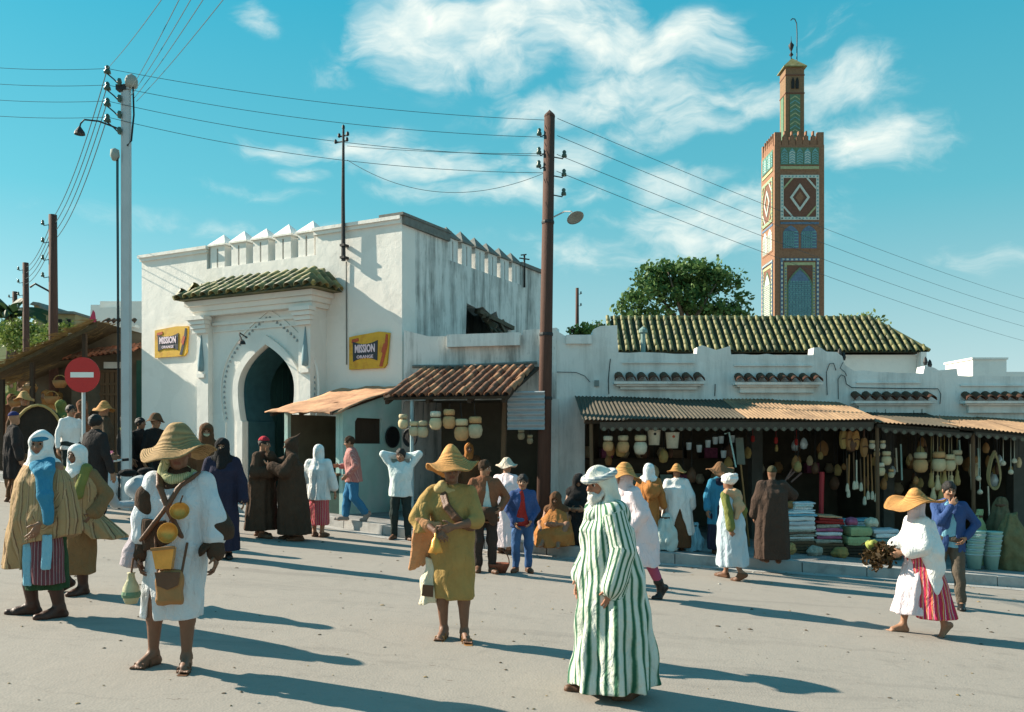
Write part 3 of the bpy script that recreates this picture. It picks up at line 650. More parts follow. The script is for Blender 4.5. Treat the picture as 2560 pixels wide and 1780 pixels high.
# ================================================================== prayer hall with the green hip roof
HALL_Y = 40.0
hall = thing('prayer_hall', 'white hall with a long green tiled hip roof behind the shops', 'building', (3.5, HALL_Y, 0))
ez, rz_ = WZ(880, 40), 7.78
MB().box(0, 15.2, .25, 6, -1.5, ez - .1).build('wall', WHITE, hall)
MB().box(15.0, 15.25, -.2, .2, -1.5, ez - .02).build('column', WHITE, hall)
roof = MB().add([(-.3, -.1, ez), (15.37, -.1, ez), (13.6, 2.0, rz_), (1.3, 2.0, rz_), (-.3, 6.3, ez), (15.37, 6.3, ez), (13.6, 4.2, rz_), (1.3, 4.2, rz_)],
                [(0, 1, 2, 3), (1, 5, 6, 2), (5, 4, 7, 6), (4, 0, 3, 7), (3, 2, 6, 7), (0, 4, 5, 1)]).build('roof', M('dark_roof_bed', (.04, .042, .02), var=.4), hall)
hm = [tile_mesh('roof_tile', .46, .108, GLAZE), tile_mesh('roof_tile', .46, .108, GLAZE2), tile_mesh('roof_tile', .46, .108, GLAZE2)]
def hall_rows(c):
    x = .9 + 14.5 * (c + .5) / 43
    f = min(1, max(.1, (15.4 - x) / 1.8), (x + .5) / 1.6); return max(1, round(7 * f))
tile_field(roof, hm, (.9, -.13, ez), (15.4, -.13, ez), (0, 2.12, rz_ - ez), 43, .46, hall_rows, lift=.01)
MB().tube([(1.2, 2.0, rz_ + .03), (13.7, 2.0, rz_ + .03)], .09, 8).tube([(13.6, 2.0, rz_ + .03), (15.42, -.12, ez + .06)], .09, 8).build('ridge_tile', GLAZE, roof)

# ================================================================== minaret
MY = 60.0; ms = FPX / MY
def mx(px): return (px - 1936.5) / ms
def mz(py): return CH - (py - HY) / ms
mina = thing('minaret', 'tall square brick minaret with blue and green tiled panels and a lantern', 'tower', ((1936.5 - 1280) / ms, MY, 0))
BRICK = M('minaret_brick', (.26, .135, .078), var=.4, scale=9, bump=.5, bscale=30, dirt=((.13, .055, .035), .5, 6))
TQ = M('turquoise_tile', (.15, .33, .33), rough=.5, var=.6, scale=7); GRN = M('green_tile', (.11, .19, .11), rough=.5, var=.6, scale=9)
WHT = M('white_tile', (.52, .55, .48), rough=.5, var=.4, scale=9); BLU = M('blue_tile', (.10, .16, .24), rough=.5, var=.6, scale=9); BRK2 = M('dark_brick', (.16, .075, .05), var=.4, scale=9)
LIME = M('lime_tile', (.36, .38, .20), rough=.5, var=.5, scale=9)
w = mx(2060.5); D = 3.2
MB().box(0, w, 0, D, -2, mz(362)).build('shaft', BRICK, mina)
def stepped(x, wd):   # stepped merlon outline
    z = mz(362); h = .95
    return [(x, z), (x + wd, z), (x + wd, z + .35 * h), (x + wd * .8, z + .35 * h), (x + wd * .8, z + .65 * h), (x + wd * .62, z + .65 * h), (x + wd * .62, z + h), (x + wd * .38, z + h), (x + wd * .38, z + .65 * h), (x + wd * .2, z + .65 * h), (x + wd * .2, z + .35 * h), (x, z + .35 * h)]
for k in range(7):
    x = k * w / 7 + .02; big = k in (0, 6)
    o = [(x, mz(362)), (x + w / 7 - .04, mz(362)), (x + w / 7 - .04, mz(330)), (x, mz(330))] if big else stepped(x, w / 7 - .04)
    MB().plate([o], .02, .3).build('merlon', BRICK, mina); MB().plate([o], D - .3, D - .02).build('merlon', BRICK, mina)
    if 0 < k < 6:
        x = k * D / 7; o = stepped(x, D / 7 - .04); MB().plate([o], .02, .3, 'yz').build('merlon', BRICK, mina)
        MB().plate([o], w - .3, w - .02, 'yz').build('merlon', BRICK, mina)
def on_front(mb_pts): return mb_pts
class Face:
    """decoration on a face of the shaft: front (facing the square) or its western flank"""
    def __init__(s, flank): s.fl = flank
    def plate(s, name, loops, d0, d1, mat):
        if s.fl:
            k = D / w; loops = [[(D - x * k, z) for x, z in l] for l in loops]
            return MB().plate(loops, -d1, -d0, 'yz').build(name, mat, mina)
        return MB().plate(loops, -d1, -d0).build(name, mat, mina)
    def bars(s, name, segs, wd, d0, d1, mat):
        m = MB()
        for (x0, z0), (x1, z1) in segs:
            dx, dz = x1 - x0, z1 - z0; L = math.hypot(dx, dz) or 1; nx, nz = -dz / L * wd / 2, dx / L * wd / 2
            q = [(x0 + nx, z0 + nz), (x0 - nx, z0 - nz), (x1 - nx, z1 - nz), (x1 + nx, z1 + nz)]
            if s.fl: q = [(D - x * D / w, z) for x, z in q]; m.plate([q], -d1, -d0, 'yz')
            else: m.plate([q], -d1, -d0)
        return m.build(name, mat, mina)
def rect(x0, x1, z0, z1): return [(x0, z0), (x1, z0), (x1, z1), (x0, z1)]
def archp(cx, hw, z0, zs, zt, n=8, p=1.7):
    l = [(cx - hw, z0), (cx + hw, z0), (cx + hw, zs)] + [(cx + hw * (1 - (i / n) ** p), zs + (zt - zs) * i / n) for i in range(1, n + 1)]
    return l + [(cx - hw * (1 - (i / n) ** p), zs + (zt - zs) * i / n) for i in range(n - 1, 0, -1)] + [(cx - hw, zs)]
for F_ in (Face(False), Face(True)):
    xa, xb = mx(1951), mx(2047); xc = (xa + xb) / 2; W_ = xb - xa
    # arcade band
    z0, z1 = mz(412), mz(369)
    F_.plate('tile_panel', [rect(xa, xb, z0, z1)], .0, .03, GRN)
    for k in range(5):
        cx = xa + W_ * (k + .5) / 5
        F_.plate('tile_arch', [archp(cx, W_ / 12, z0 + .05, z0 + .75, z1 - .06)], .03, .06, TQ)
        F_.bars('tile_zigzag', [((cx + s_ * W_ / 14, z0 + .1 + i * .17), (cx, z0 + .22 + i * .17)) for i in range(5) for s_ in (-1, 1)], .05, .06, .075, WHT if k % 2 else GRN)
    F_.plate('tile_border', [rect(xa, xb, mz(423), mz(416))], .0, .05, LIME)
    # lozenge panel
    z0, z1 = mz(550), mz(438); zc = (z0 + z1) / 2; hz = (z1 - z0) / 2
    F_.plate('tile_border', [rect(xa, xb, z0, z1), rect(xa + .2, xb - .2, z0 + .2, z1 - .2)], .0, .07, LIME if F_.fl else WHT)
    m_ = [((xa + .05, z0 + .1 + i * .24), (xa + .15, z0 + .1 + i * .24)) for i in range(12)] + [((xb - .15, z0 + .1 + i * .24), (xb - .05, z0 + .1 + i * .24)) for i in range(12)] + [((xa + .1 + i * .24, zz - .05), (xa + .1 + i * .24, zz + .05)) for i in range(11) for zz in (z0 + .1, z1 - .1)]
    F_.bars('tile_inset', m_, .10, .07, .08, TQ)['kind'] = 'stuff'
    F_.plate('brick_field', [rect(xa + .2, xb - .2, z0 + .2, z1 - .2)], .0, .03, BRK2)
    a, b = W_ / 2 - .2, hz - .2; c = .62
    for sx in (-1, 1):
        for sz in (-1, 1):
            F_.bars('tile_strip', [((xc + sx * a, zc + sz * (b - c * 1.15)), (xc + sx * (a - c), zc + sz * b))], .11, .03, .07, WHT if sx == sz else LIME)
    F_.plate('lozenge', [[(xc, zc - .95), (xc + .68, zc), (xc, zc + .95), (xc - .68, zc)], [(xc - .5, zc), (xc, zc + .70), (xc + .5, zc), (xc, zc - .70)]], .03, .09, WHT)
    F_.plate('lozenge', [[(xc, zc - .42), (xc + .3, zc), (xc, zc + .42), (xc - .3, zc)]], .03, .06, BRICK)
    F_.bars('tile_border', [((xa, mz(558)), (xb, mz(558)))], .14, .0, .05, BLU)
    # twin arched panels
    z0, z1 = mz(621), mz(563)
    F_.plate('brick_field', [rect(xa, xb, z0 - .1, z1 + .05)], .0, .03, BRICK)
    for s_ in (-1, 1):
        cx = xc + s_ * W_ * .235; hw = W_ * .205
        F_.plate('window_panel', [archp(cx, hw, z0, z0 + .95, z1 - .02, 8, 2.2)], .03, .05, BLU if not F_.fl else WHT)
        F_.bars('lattice', [((cx - hw + .04, z0 + .12 + i * .2), (cx + hw - .04, z0 + .12 + i * .2)) for i in range(6)] + [((cx - hw + .09 + i * .155, z0 + .03), (cx - hw + .09 + i * .155, z0 + 1.15)) for i in range(5)], .075, .05, .07, TQ if not F_.fl else WHT)
    # tall lattice panel
    z0, z1 = mz(830), mz(646)
    F_.plate('tile_border', [rect(xa, xb, z0, z1), rect(xa + .17, xb - .17, z0, z1 - .17)], .0, .06, BLU)
    F_.bars('tile_inset', [((xx, z0 + .1 + i * .3), (xx, z0 + .25 + i * .3)) for i in range(16) for xx in (xa + .085, xb - .085)] + [((xa + .1 + i * .3, z1 - .085), (xa + .25 + i * .3, z1 - .085)) for i in range(9)], .11, .06, .075, WHT)['kind'] = 'stuff'
    F_.plate('tile_border', [rect(xa + .26, xb - .26, z0, z1 - .28), rect(xa + .43, xb - .43, z0, z1 - .47)], .0, .05, LIME)
    F_.bars('tile_inset', [((xx, z0 + .08 + i * .2), (xx, z0 + .19 + i * .2)) for i in range(22) for xx in (xa + .345, xb - .345)], .09, .05, .065, BLU)['kind'] = 'stuff'
    F_.plate('brick_field', [rect(xa + .43, xb - .43, z0, z1 - .47)], .0, .03, BRK2)
    F_.plate('window_panel', [archp(xc, .78, z0, z1 - 1.9, z1 - .75, 10, 1.8)], .03, .05, BLU if not F_.fl else WHT)
    F_.plate('tile_arch', [archp(xc, .86, z0, z1 - 1.9, z1 - .62, 10, 1.8), archp(xc, .78, z0 - .01, z1 - 1.9, z1 - .75, 10, 1.8)], .03, .08, GRN)
    lat = []
    for i in range(-8, 24):
        for s_ in (-1, 1):
            xs0, zs0 = xc - s_ * .72, z0 + i * .27
            xs1, zs1 = xc + s_ * .72, zs0 + 1.9
            if zs0 < z0: t_ = (z0 - zs0) / 1.9; xs0 += (xs1 - xs0) * t_; zs0 = z0
            lim = z1 - 1.55
            if zs0 > lim: continue
            if zs1 > lim: t_ = (lim - zs0) / (zs1 - zs0); xs1 = xs0 + (xs1 - xs0) * t_; zs1 = lim
            if zs1 > zs0: lat.append(((xs0, zs0), (xs1, zs1)))
    F_.bars('lattice', lat, .06, .05, .075, TQ if not F_.fl else WHT)
lx0, lx1 = (1964 - 1280) * 61 / FPX - (1936.5 - 1280) / ms, (2010.4 - 1280) * 61 / FPX - (1936.5 - 1280) / ms
le = CH + (HY - 166) * 61 / FPX
lan = MB().box(lx0, lx1, 1.0, 2.3, mz(362), le).build('lantern', M('lantern_brick', (.22, .13, .07), var=.4, scale=9, dirt=((.1, .09, .05), .5, 6)), mina)
lc = (lx0 + lx1) / 2
MB().box(lc - .36, lc + .36, .955, .998, mz(355), mz(222)).build('tile_panel', GRN, lan)
for s_ in (-.15, .15): MB().plate([archp(lc + s_, .1, mz(207), mz(190), mz(178))], .93, .998).build('window_panel', M('dark_opening', (.02, .02, .02)), lan)
MB().box(lx0 - .045, lx0 - .002, 1.35, 1.95, mz(355), mz(222)).build('tile_panel', GRN, lan)
for i in range(12):
    zz = mz(352) + i * .29
    for s_ in (-1, 1): MB().bar((lc + s_ * .34, .945, zz), (lc, .945, zz + .24), .06, .02, up=(0, 1, 0)).build('tile_zigzag', LIME if i % 2 else TQ, lan)
for zz in (mz(358), mz(218), mz(172)): MB().box(lx0 - .03, lx1 + .03, .96, 2.33, zz - .04, zz + .04).build('brick_band', BRK2, lan)
m = MB(); o_ = .16
m.add([(lx0 - o_, 1 - o_, le), (lx1 + o_, 1 - o_, le), (lx1 + o_, 2.3 + o_, le), (lx0 - o_, 2.3 + o_, le), (lc, 1.65, le + .85), (lx0 - o_, 1 - o_, le - .06), (lx1 + o_, 1 - o_, le - .06), (lx1 + o_, 2.3 + o_, le - .06), (lx0 - o_, 2.3 + o_, le - .06)],
      [(0, 1, 4), (1, 2, 4), (2, 3, 4), (3, 0, 4), (5, 6, 1, 0), (6, 7, 2, 1), (7, 8, 3, 2), (8, 5, 0, 3), (8, 7, 6, 5)])
m.build('lantern_roof', GLAZE2, lan)
MB().lathe([(.03, 0), (.03, .15), (.15, .28), (.05, .45), (.03, .5), (.12, .7), (.2, .95), (.05, 1.15), (.02, 1.3), (.01, 1.6)], 10, (lc - .05, 1.65, le + .8)).build('finial', IRON, lan, smooth=True)
MB().tube([(lc + .35, 1.65, le + .4), (lc + .36, 1.65, le + 2.6), (lc + .33, 1.65, le + 3.3), (lc + .2, 1.65, le + 3.6), (lc + .02, 1.65, le + 3.62), (lc - .08, 1.65, le + 3.5)], .035, 6).build('flag_staff', IRON, lan)

# ================================================================== white house far right
hs = thing('white_house', 'small white flat roofed house beyond the shop row', 'house', ((2432 - 1280) * 30 / FPX, 30, 0))
hz_ = CH + (HY - 899) * 30 / FPX
MB().box(0, 1.15, 0, 1.9, -2, hz_).box(-.04, 1.19, -.04, 1.94, hz_ + .002, hz_ + .07).build('wall', WHITE, hs)
MB().box(1.15, 3.5, .8, 2.6, -2, hz_ - .35).build('wall', WHITE, hs)
for x0 in (.35,): o = MB().box(x0, x0 + .55, -.03, -.002, hz_ - 1.7, hz_ - 1.1).build('window', M('dark_opening', (.02, .02, .02)), hs); MB().box(x0 - .08, x0 + .63, -.25, -.005, hz_ - 1.08, hz_ - 1.02).build('window_hood', COPING, o)
o = MB().box(-.03, -.002, .5, 1.2, hz_ - 1.9, hz_ - 1.5).build('window', M('dark_opening'  , (.02, .02, .02)), hs); MB().box(-.25, -.005, .4, 1.3, hz_ - 1.48, hz_ - 1.42).build('window_hood', COPING, o)
# ================================================================== poles and wires
POLEWOOD = M('tarred_pole_wood', (.085, .042, .030), var=.35, scale=5, stretch=(5, 5, .5), bump=.4, bscale=25)
PORC = M('insulator_glass', (.05, .09, .07), rough=.3, var=.3)
STEEL = M('painted_steel', (.42, .47, .48), rough=.55, var=.15, scale=3)
def tilt_pole(name, label, top, base, r0, r1, mat, group=None):
    t = thing(name, label, 'pole', base, 0, group)
    d = Vector(top) - Vector(base)
    MB().tube([(0, 0, -.2), d * .5, d], [r0, (r0 + r1) / 2, r1], 12).build('shaft', mat, t, smooth=True)
    return t, d
def insul(parent, p, side, arm=.16):
    """hooked iron pin with a glass insulator"""
    p = Vector(p); q = p + Vector((side * arm, 0, 0))
    o = MB().tube([p, q + Vector((0, 0, -.03)), q + Vector((side * .03, 0, .03))], .012, 5).build('pin', IRON, parent)
    MB().lathe([(.02, 0), (.05, .0), (.045, .05), (.03, .07), (.04, .10), (.02, .13)], 8, q + Vector((side * .03, 0, .0))).build('insulator', PORC, o, smooth=True)
PY = 16.6
wp_top, wp_base = at(1374, 290, PY), at(1357, 1345, PY); wp_base.z = gz(wp_base.x)
wp, wd_ = tilt_pole('wooden_pole', 'tall dark wooden pole with a street lamp in front of the shops', wp_top, wp_base, .135, .10, POLEWOOD)
MB().lathe([(.105, -.02), (.10, .02), (.0, .12)], 12, wd_).build('pole_cap', POLEWOOD, wp)
def onpole(py): return wd_ * ((at(0, py, PY).z - wp_base.z) / wd_.z)
wires_at = [300, 345, 393, 440]
for py in (393, 440, 488): insul(wp, onpole(py) + Vector((.10, 0, 0)), 1)
for py in (338, 385, 418): insul(wp, onpole(py) + Vector((-.10, -.0, 0)), -1, .06)
lp = onpole(545)
o = MB().tube([lp + Vector((.08, -.03, 0)), lp + Vector((.3, -.2, .07)), lp + Vector((.42, -.35, .03)), lp + Vector((.47, -.4, -.06))], .014, 6).build('lamp_arm', TIN, wp)
MB().lathe([(.02, .06), (.04, .03), (.14, -.02), (.165, -.05), (.13, -.045), (.0, .0)], 16, (0, 0, 0)).build('lamp_shade', M('lamp_enamel', (.25, .27, .25), rough=.4), o, smooth=True, loc=lp + Vector((.47, -.42, -.07)), rot=(R(-28), R(-20), 0))
for py in (560, 840, 1000): MB().lathe([(.118 + (py - 560) * .00004, 0), (.122 + (py - 560) * .00004, .03), (.118 + (py - 560) * .00004, .06)], 12, onpole(py)).build('strap', IRON, wp)
# steel lattice-less pole with transformer gear (west side)
SY = 17.0
sp_base = at(318, 1272, SY); sp_base.z = gz(sp_base.x)
sp = thing('steel_pole', 'tall pale steel power pole with cables and a lamp arm by the gatehouse', 'pole', sp_base)
hz = at(0, 212, SY).z - sp_base.z
MB().box(-.065, .065, -.065, .065, -.2, hz, .008).build('shaft', STEEL, sp)
MB().box(-.105, -.068, -.04, .04, -.2, hz - .15).build('cable_duct', STEEL, sp)
for x in (-.175, -.20): MB().tube([(x + .06, -.06, -.1), (x + .03, -.07, hz - 2.0), (x + .03, -.07, hz - 1.3)], .012, 6).build('cable', M('black_cable', (.02, .022, .022)), sp)
MB().box(-.19, .0, -.08, .08, hz - .12, hz - .02).build('crossbar', IRON, sp)
MB().lathe([(.02, -.1), (.11, -.08), (.12, .05), (.09, .12), (.0, .18)], 12, (.09, -.02, hz + .03)).build('cable_head', M('pale_cast_iron', (.28, .31, .28), var=.4), sp, smooth=True)
MB().tube([(.13, -.04, hz - .05), (.15, -.05, hz - .6), (.1, -.05, hz - 1.1), (.03, -.07, hz - 1.2)], .018, 6).build('cable', MATS['black_cable'], sp)
MB().lathe([(.05, -.1), (.09, -.02), (.08, .1), (.0, .14)], 10, (-.21, -.06, hz - 1.38)).build('cable_box', MATS['pale_cast_iron'], sp, smooth=True)
SPW = []
for i, py in enumerate((187, 228, 268, 308)):
    z = at(0, py, SY).z - sp_base.z; p = Vector((-.36, -.05, z))
    o = MB().tube([(-.13, 0, z - .22), (-.24, -.03, z - .10), p], .014, 5).build('pin', IRON, sp)
    MB().lathe([(.02, 0), (.07, .01), (.06, .06), (.035, .09), (.05, .12), (.02, .16)], 8, p).build('insulator', PORC, o, smooth=True)
    MB().lathe([(.03, -.06), (.05, 0), (.03, .07)], 8, (-.11, -.09, z - .18)).build('insulator', PORC, o)
    SPW.append(sp_base + p + Vector((0, 0, .1)))
o = MB().tube([(-.1, -.03, hz - .88), (-.5, -.1, hz - .74), (-.74, -.18, hz - .74), (-.80, -.2, hz - .82), (-.82, -.2, hz - .9)], .016, 6).build('lamp_arm', IRON, sp)
MB().lathe([(.02, .05), (.09, -.05), (.1, -.1), (0, -.09)], 12, (-.82, -.2, hz - .93)).build('lamp_shade', IRON, o)
# distant poles along the west street
for (px, py, Y, lab) in ((132, 537, 25.3, 'dark wooden pole with lamp bracket, nearest of the row beyond the power pole'), (64, 657, 35.0, 'dark wooden pole second along the west street row'), (37, 729, 44.0, 'dark wooden pole farthest along the west street row')):
    b = at(px + 4, 1000, Y); b.z = gz(b.x)
    t, d = tilt_pole('wooden_pole', lab, at(px, py, Y), b, .14, .11, POLEWOOD, 'wooden poles along the west street')
    for k in range(4): insul(t, d + Vector((-.08, 0, -.28 - k * .5)), -1, .18)
    if Y < 30: MB().tube([d + Vector((-.1, 0, -2.2)), d + Vector((-.45, -.1, -2.0)), d + Vector((-.6, -.1, -2.1))], .03, 6).build('lamp_arm', IRON, t)
t, d = tilt_pole('wooden_pole', 'thin dark pole standing behind the shop parapet beside the wooden pole', at(1443, 720, 45), at(1443, 900, 45), .10, .08, POLEWOOD)
for k in range(2): insul(t, d + Vector((.06, 0, -.3 - k * .6)), 1, .1)
t, d = tilt_pole('roof_aerial', 'small dark aerial mast on the gatehouse roof behind the side battlements', at(1311, 636, 24), at(1311, 700, 24), .03, .025, IRON)
MB().bar(d + Vector((-.14, 0, -.1)), d + Vector((.14, 0, -.14)), .03).bar(d + Vector((-.1, 0, -.02)), d + Vector((.06, 0, .0)), .03).build('aerial_rod', IRON, t)
WIRE = M('wire_black', (.03, .06, .07), rough=.6, bump=0)
def wire(a, b, sag, r=.008, label='', name='overhead_wire', group='overhead wires'):
    a, b = Vector(a), Vector(b); n = 26
    pts = [a + (b - a) * (i / n) - Vector((0, 0, 4 * sag * (i / n) * (1 - i / n))) for i in range(n + 1)]
    o = MB().tube([p - a for p in pts], r, 4).build(name, WIRE, loc=a); tag(o, label, 'wire', group); return o
PP = wp_base
nth = ['topmost', 'second', 'third', 'lowest']
for i, (y0, y1) in enumerate(((165, 300), (205, 343), (245, 390), (285, 432))):
    wire(at(-260, y0 - 26, 18.5), SPW[i], .12, .0055, f'{nth[i]} of the wires reaching the steel pole from beyond the west edge')
    wire(SPW[i], PP + onpole(y1) + Vector((-.1, 0, 0)), .16 + .03 * i, .0055, f'{nth[i]} of the wires slung between steel pole and wooden pole')
    e = [(2620, 764), (2620, 798), (2620, 832), (2620, 868)][i]
    wire(PP + onpole(y1) + Vector((.15, 0, .03)), at(e[0], e[1], 40.0), .25, .0055, f'{nth[i]} of the wires running past the minaret from the wooden pole')
for i, (x0, y0, x1) in enumerate(((272, 178, 402), (300, 186, 432), (318, 200, 466), (338, 214, 502), (362, 228, 562))):
    a = SPW[0] if i == 0 else sp_base + Vector((-.02 + .05 * i, 0, hz - .08 - .06 * i))
    wire(a, at(x1 + 50, -70, 9.0), .05, .0048, f'wire rising steeply from the steel pole, number {["nearest the insulators", "beside the outer one", "middle of the five", "beside the cable head", "beyond the cable head"][i]}'.replace('number ', ''))
for i in range(4):
    wire(SPW[i], at(136 + i * 2, 540 + i * 18, 25.3), .3, .009, f'{nth[i]} of the wires from the steel pole to the wooden pole beyond')
    wire(at(131, 548 + i * 20, 25.3), at(66 - i, 668 + i * 14, 35), .25, .010, f'{nth[i]} of the short wires between the two far wooden poles')
wire(at(868, 400, 19.5), PP + onpole(428), .55, .006, 'slack wire sagging from the roof mast to the wooden pole')
wire(at(868, 365, 19.5), PP + onpole(384), .05, .006, 'straight wire from the roof mast tip to the wooden pole')

# ================================================================== trees and bushes
def leafmat(name, c0, c1):
    m = bpy.data.materials.new(name); m.use_nodes = True; t = NT(m.node_tree)
    a = t.add('ShaderNodeAttribute', attribute_name='su').outputs['Fac']
    b = t.add('ShaderNodeBsdfPrincipled', {'Base Color': t.mix(a, c0, c1), 'Roughness': .6, 'Specular IOR Level': .25})
    tr = t.add('ShaderNodeBsdfTranslucent', {0: t.mix(.5, c0, c1)}); mx_ = t.add('ShaderNodeMixShader', {0: .22, 1: b.outputs[0], 2: tr.outputs[0]})
    t.add('ShaderNodeOutputMaterial', {0: mx_.outputs[0]}); return m
LEAF = leafmat('tree_leaf', (.030, .085, .022), (.13, .215, .06))
LEAFY = leafmat('scrub_leaf', (.06, .11, .02), (.22, .27, .06))
LEAFP = leafmat('palm_leaf', (.02, .05, .02), (.07, .12, .05))
def foliage(name, lobes, n, size, mat, parent, clump=14, spread=.45, flat=.7):
    """leaf-sized faces gathered in sprays through the volume of several lobes (centre, radii)"""
    v = []; f = []; su = []
    vol = np.array([l[1][0] * l[1][1] * l[1][2] for l in lobes]) ** .75; vol /= vol.sum()
    for (c, r), q in zip(lobes, vol):
        for _ in range(max(1, int(n * q / clump))):
            d = rng.normal(size=3); d /= np.linalg.norm(d); rad = rng.uniform(.35, 1.0) ** .45
            p0 = np.array(c) + d * np.array(r) * rad * (1 + .12 * rng.normal())
            tone = rng.uniform(0, 1)
            for _k in range(clump):
                p = p0 + rng.normal(size=3) * spread * np.array([1, 1, flat]); s_ = size * rng.uniform(.6, 1.3)
                a = rng.normal(size=3); a /= np.linalg.norm(a); b = np.cross(a, rng.normal(size=3)); b /= np.linalg.norm(b); a, b = a * s_, b * s_ * .55
                i = len(v); v += [tuple(p - a), tuple(p + b), tuple(p + a), tuple(p - b)]; f.append((i, i + 1, i + 2, i + 3)); su += [min(1, max(0, tone * .7 + rng.uniform(0, .3)))] * 4
    me = bpy.data.meshes.new(name); me.from_pydata(v, [], f); me.attributes.new('su', 'FLOAT', 'POINT').data.foreach_set('value', su); me.update()
    return link(name, me, parent, (mat,))
def limbs(parent, segs, mat, name='trunk'):
    m = MB()
    for pts, r in segs: m.tube(pts, r, 7)
    return m.build(name, mat, parent, smooth=True)
BARK = M('tree_bark', (.10, .075, .05), var=.4, scale=5, bump=.6, bscale=20)
TY = 52.0
tb = at(1715, 900, TY); tree = thing('broad_tree', 'large dark green tree with open crown behind the tiled roof', 'tree', tb)
def TL(px, py, rx, ry, dy=0.0):
    p = at(px, py, TY + dy) - tb; k = TY / FPX; return ((p.x, p.y, p.z), (rx * k, max(rx, ry) * k * .8, ry * k))
foliage('crown', [TL(1655, 695, 66, 32), TL(1722, 682, 84, 28), TL(1785, 706, 62, 30, 1), TL(1596, 733, 40, 24, -1), TL(1690, 732, 88, 24), TL(1838, 774, 40, 18), TL(1576, 772, 36, 18), TL(1640, 786, 50, 14), TL(1745, 768, 62, 18), TL(1800, 778, 50, 15), TL(1852, 740, 24, 7), TL(1745, 658, 22, 7), TL(1680, 668, 40, 12), TL(1560, 750, 13, 14)], 7600, .16, LEAF, tree, spread=.24, clump=18)
sg = [([(0, 0, -3), (.1, 0, 1.5), (.0, .2, 2.6)], [.32, .26, .2])]
for px, py in ((1620, 705), (1670, 680), (1730, 690), (1790, 710), (1840, 765), (1590, 765), (1700, 740), (1760, 760), (1655, 760)):
    q = at(px, py, TY + jit(1.5)) - tb; sg.append(([(0, 0, 1.6), (q.x * .35, q.y * .4, q.z * .6), (q.x, q.y, q.z)], [.17, .10, .03]))
limbs(tree, sg, BARK)
def bush(px, py, Y, rx, ry, label, mat, n=700, size=.12, name='bush', spread=.22):
    b = at(px, py, Y); t = thing(name, label, 'bush', b); k = Y / FPX
    foliage('foliage', [((0, 0, 0), (rx * k, rx * k * .7, ry * k)), ((-rx * k * .4, .2, -ry * k * .3), (rx * k * .6, rx * k * .5, ry * k * .8)), ((rx * k * .45, -.1, -ry * k * .2), (rx * k * .5, rx * k * .5, ry * k * .6))], n, size, mat, t, spread=spread)
    limbs(t, [([(jit(.2), 0, -ry * k * 1.3), (jit(.3), 0, 0), (jit(rx * k), 0, ry * k * .8)], [.05, .04, .015]) for _ in range(5)], BARK, 'stems'); return t
bush(2140, 806, 46, 60, 11, 'pale green treetop showing over the tiled roof beside the minaret', LEAFY, 900, .12)
bush(1458, 826, 19.5, 30, 10, 'yellowish plants growing on the parapet block', LEAFY, 500, .05, spread=.08)
bush(1500, 816, 36, 16, 8, 'dark twigs at the end of the tiled roof', LEAF, 160, .07, spread=.12)
# hillside to the west
mb = MB(); v = []; nx = 24
for i in range(nx + 1):
    x = -75 + 62 * i / nx
    for j, (y, h) in enumerate(((48, 0), (60, 1), (80, 1.15))): v.append((x, y, 1.5 + h * (7.5 - .06 * (x + 45) + 1.2 * math.sin(x * .3) + jit(.4))))
mb.add(v, [(3 * i + j, 3 * i + 3 + j, 3 * i + 4 + j, 3 * i + 1 + j) for i in range(nx) for j in range(2)])
tag(mb.build('hillside', M('dry_grass_slope', (.20, .20, .07), var=.4, scale=.6, dirt=((.08, .10, .03), .9, .25)), smooth=True), kind='structure')
for px, py, Y, rx, ry, lab in ((60, 838, 40, 50, 34, 'rounded yellow green bush behind the far poles'), (125, 862, 36, 50, 24, 'low yellow green bush beside the shed roof'), (150, 832, 44, 32, 18, 'small bush below the old curved gable'), (30, 825, 47, 34, 30, 'dark bush beside the palm')):
    bush(px, py, Y, rx, ry, lab, LEAF if 'dark' in lab else LEAFY, 2600, .085, spread=.22)
pb = at(22, 850, 42); palm = thing('palm_tree', 'palm tree with drooping fronds beyond the far poles', 'tree', pb)
limbs(palm, [([(0, 0, -2), (.1, 0, 0), (0, 0, 1.2)], [.2, .17, .15])], BARK)
for k in range(13):
    a = k * 2.4; el_ = R(random.uniform(-5, 70)); L_ = 1.9; m = MB(); pr = None
    for i in range(9):
        u = i / 8; r_ = L_ * u * math.cos(el_ * (1 - .4 * u)); z = 1.2 + L_ * u * math.sin(el_) - 1.1 * u * u
        p = Vector((math.cos(a) * r_, math.sin(a) * r_, z)); sdw = Vector((-math.sin(a), math.cos(a), 0)) * (.34 * (1 - u) ** .6 * min(1, u * 5 + .15))
        if pr:
            m.add([pr[0], p, p + sdw + Vector((0, 0, -.22)), pr[0] + pr[1] + Vector((0, 0, -.22)), p - sdw + Vector((0, 0, -.22)), pr[0] - pr[1] + Vector((0, 0, -.22))], [(0, 1, 2, 3), (1, 0, 5, 4)])
        pr = (p, sdw)
    m.build('frond', LEAFP, palm)

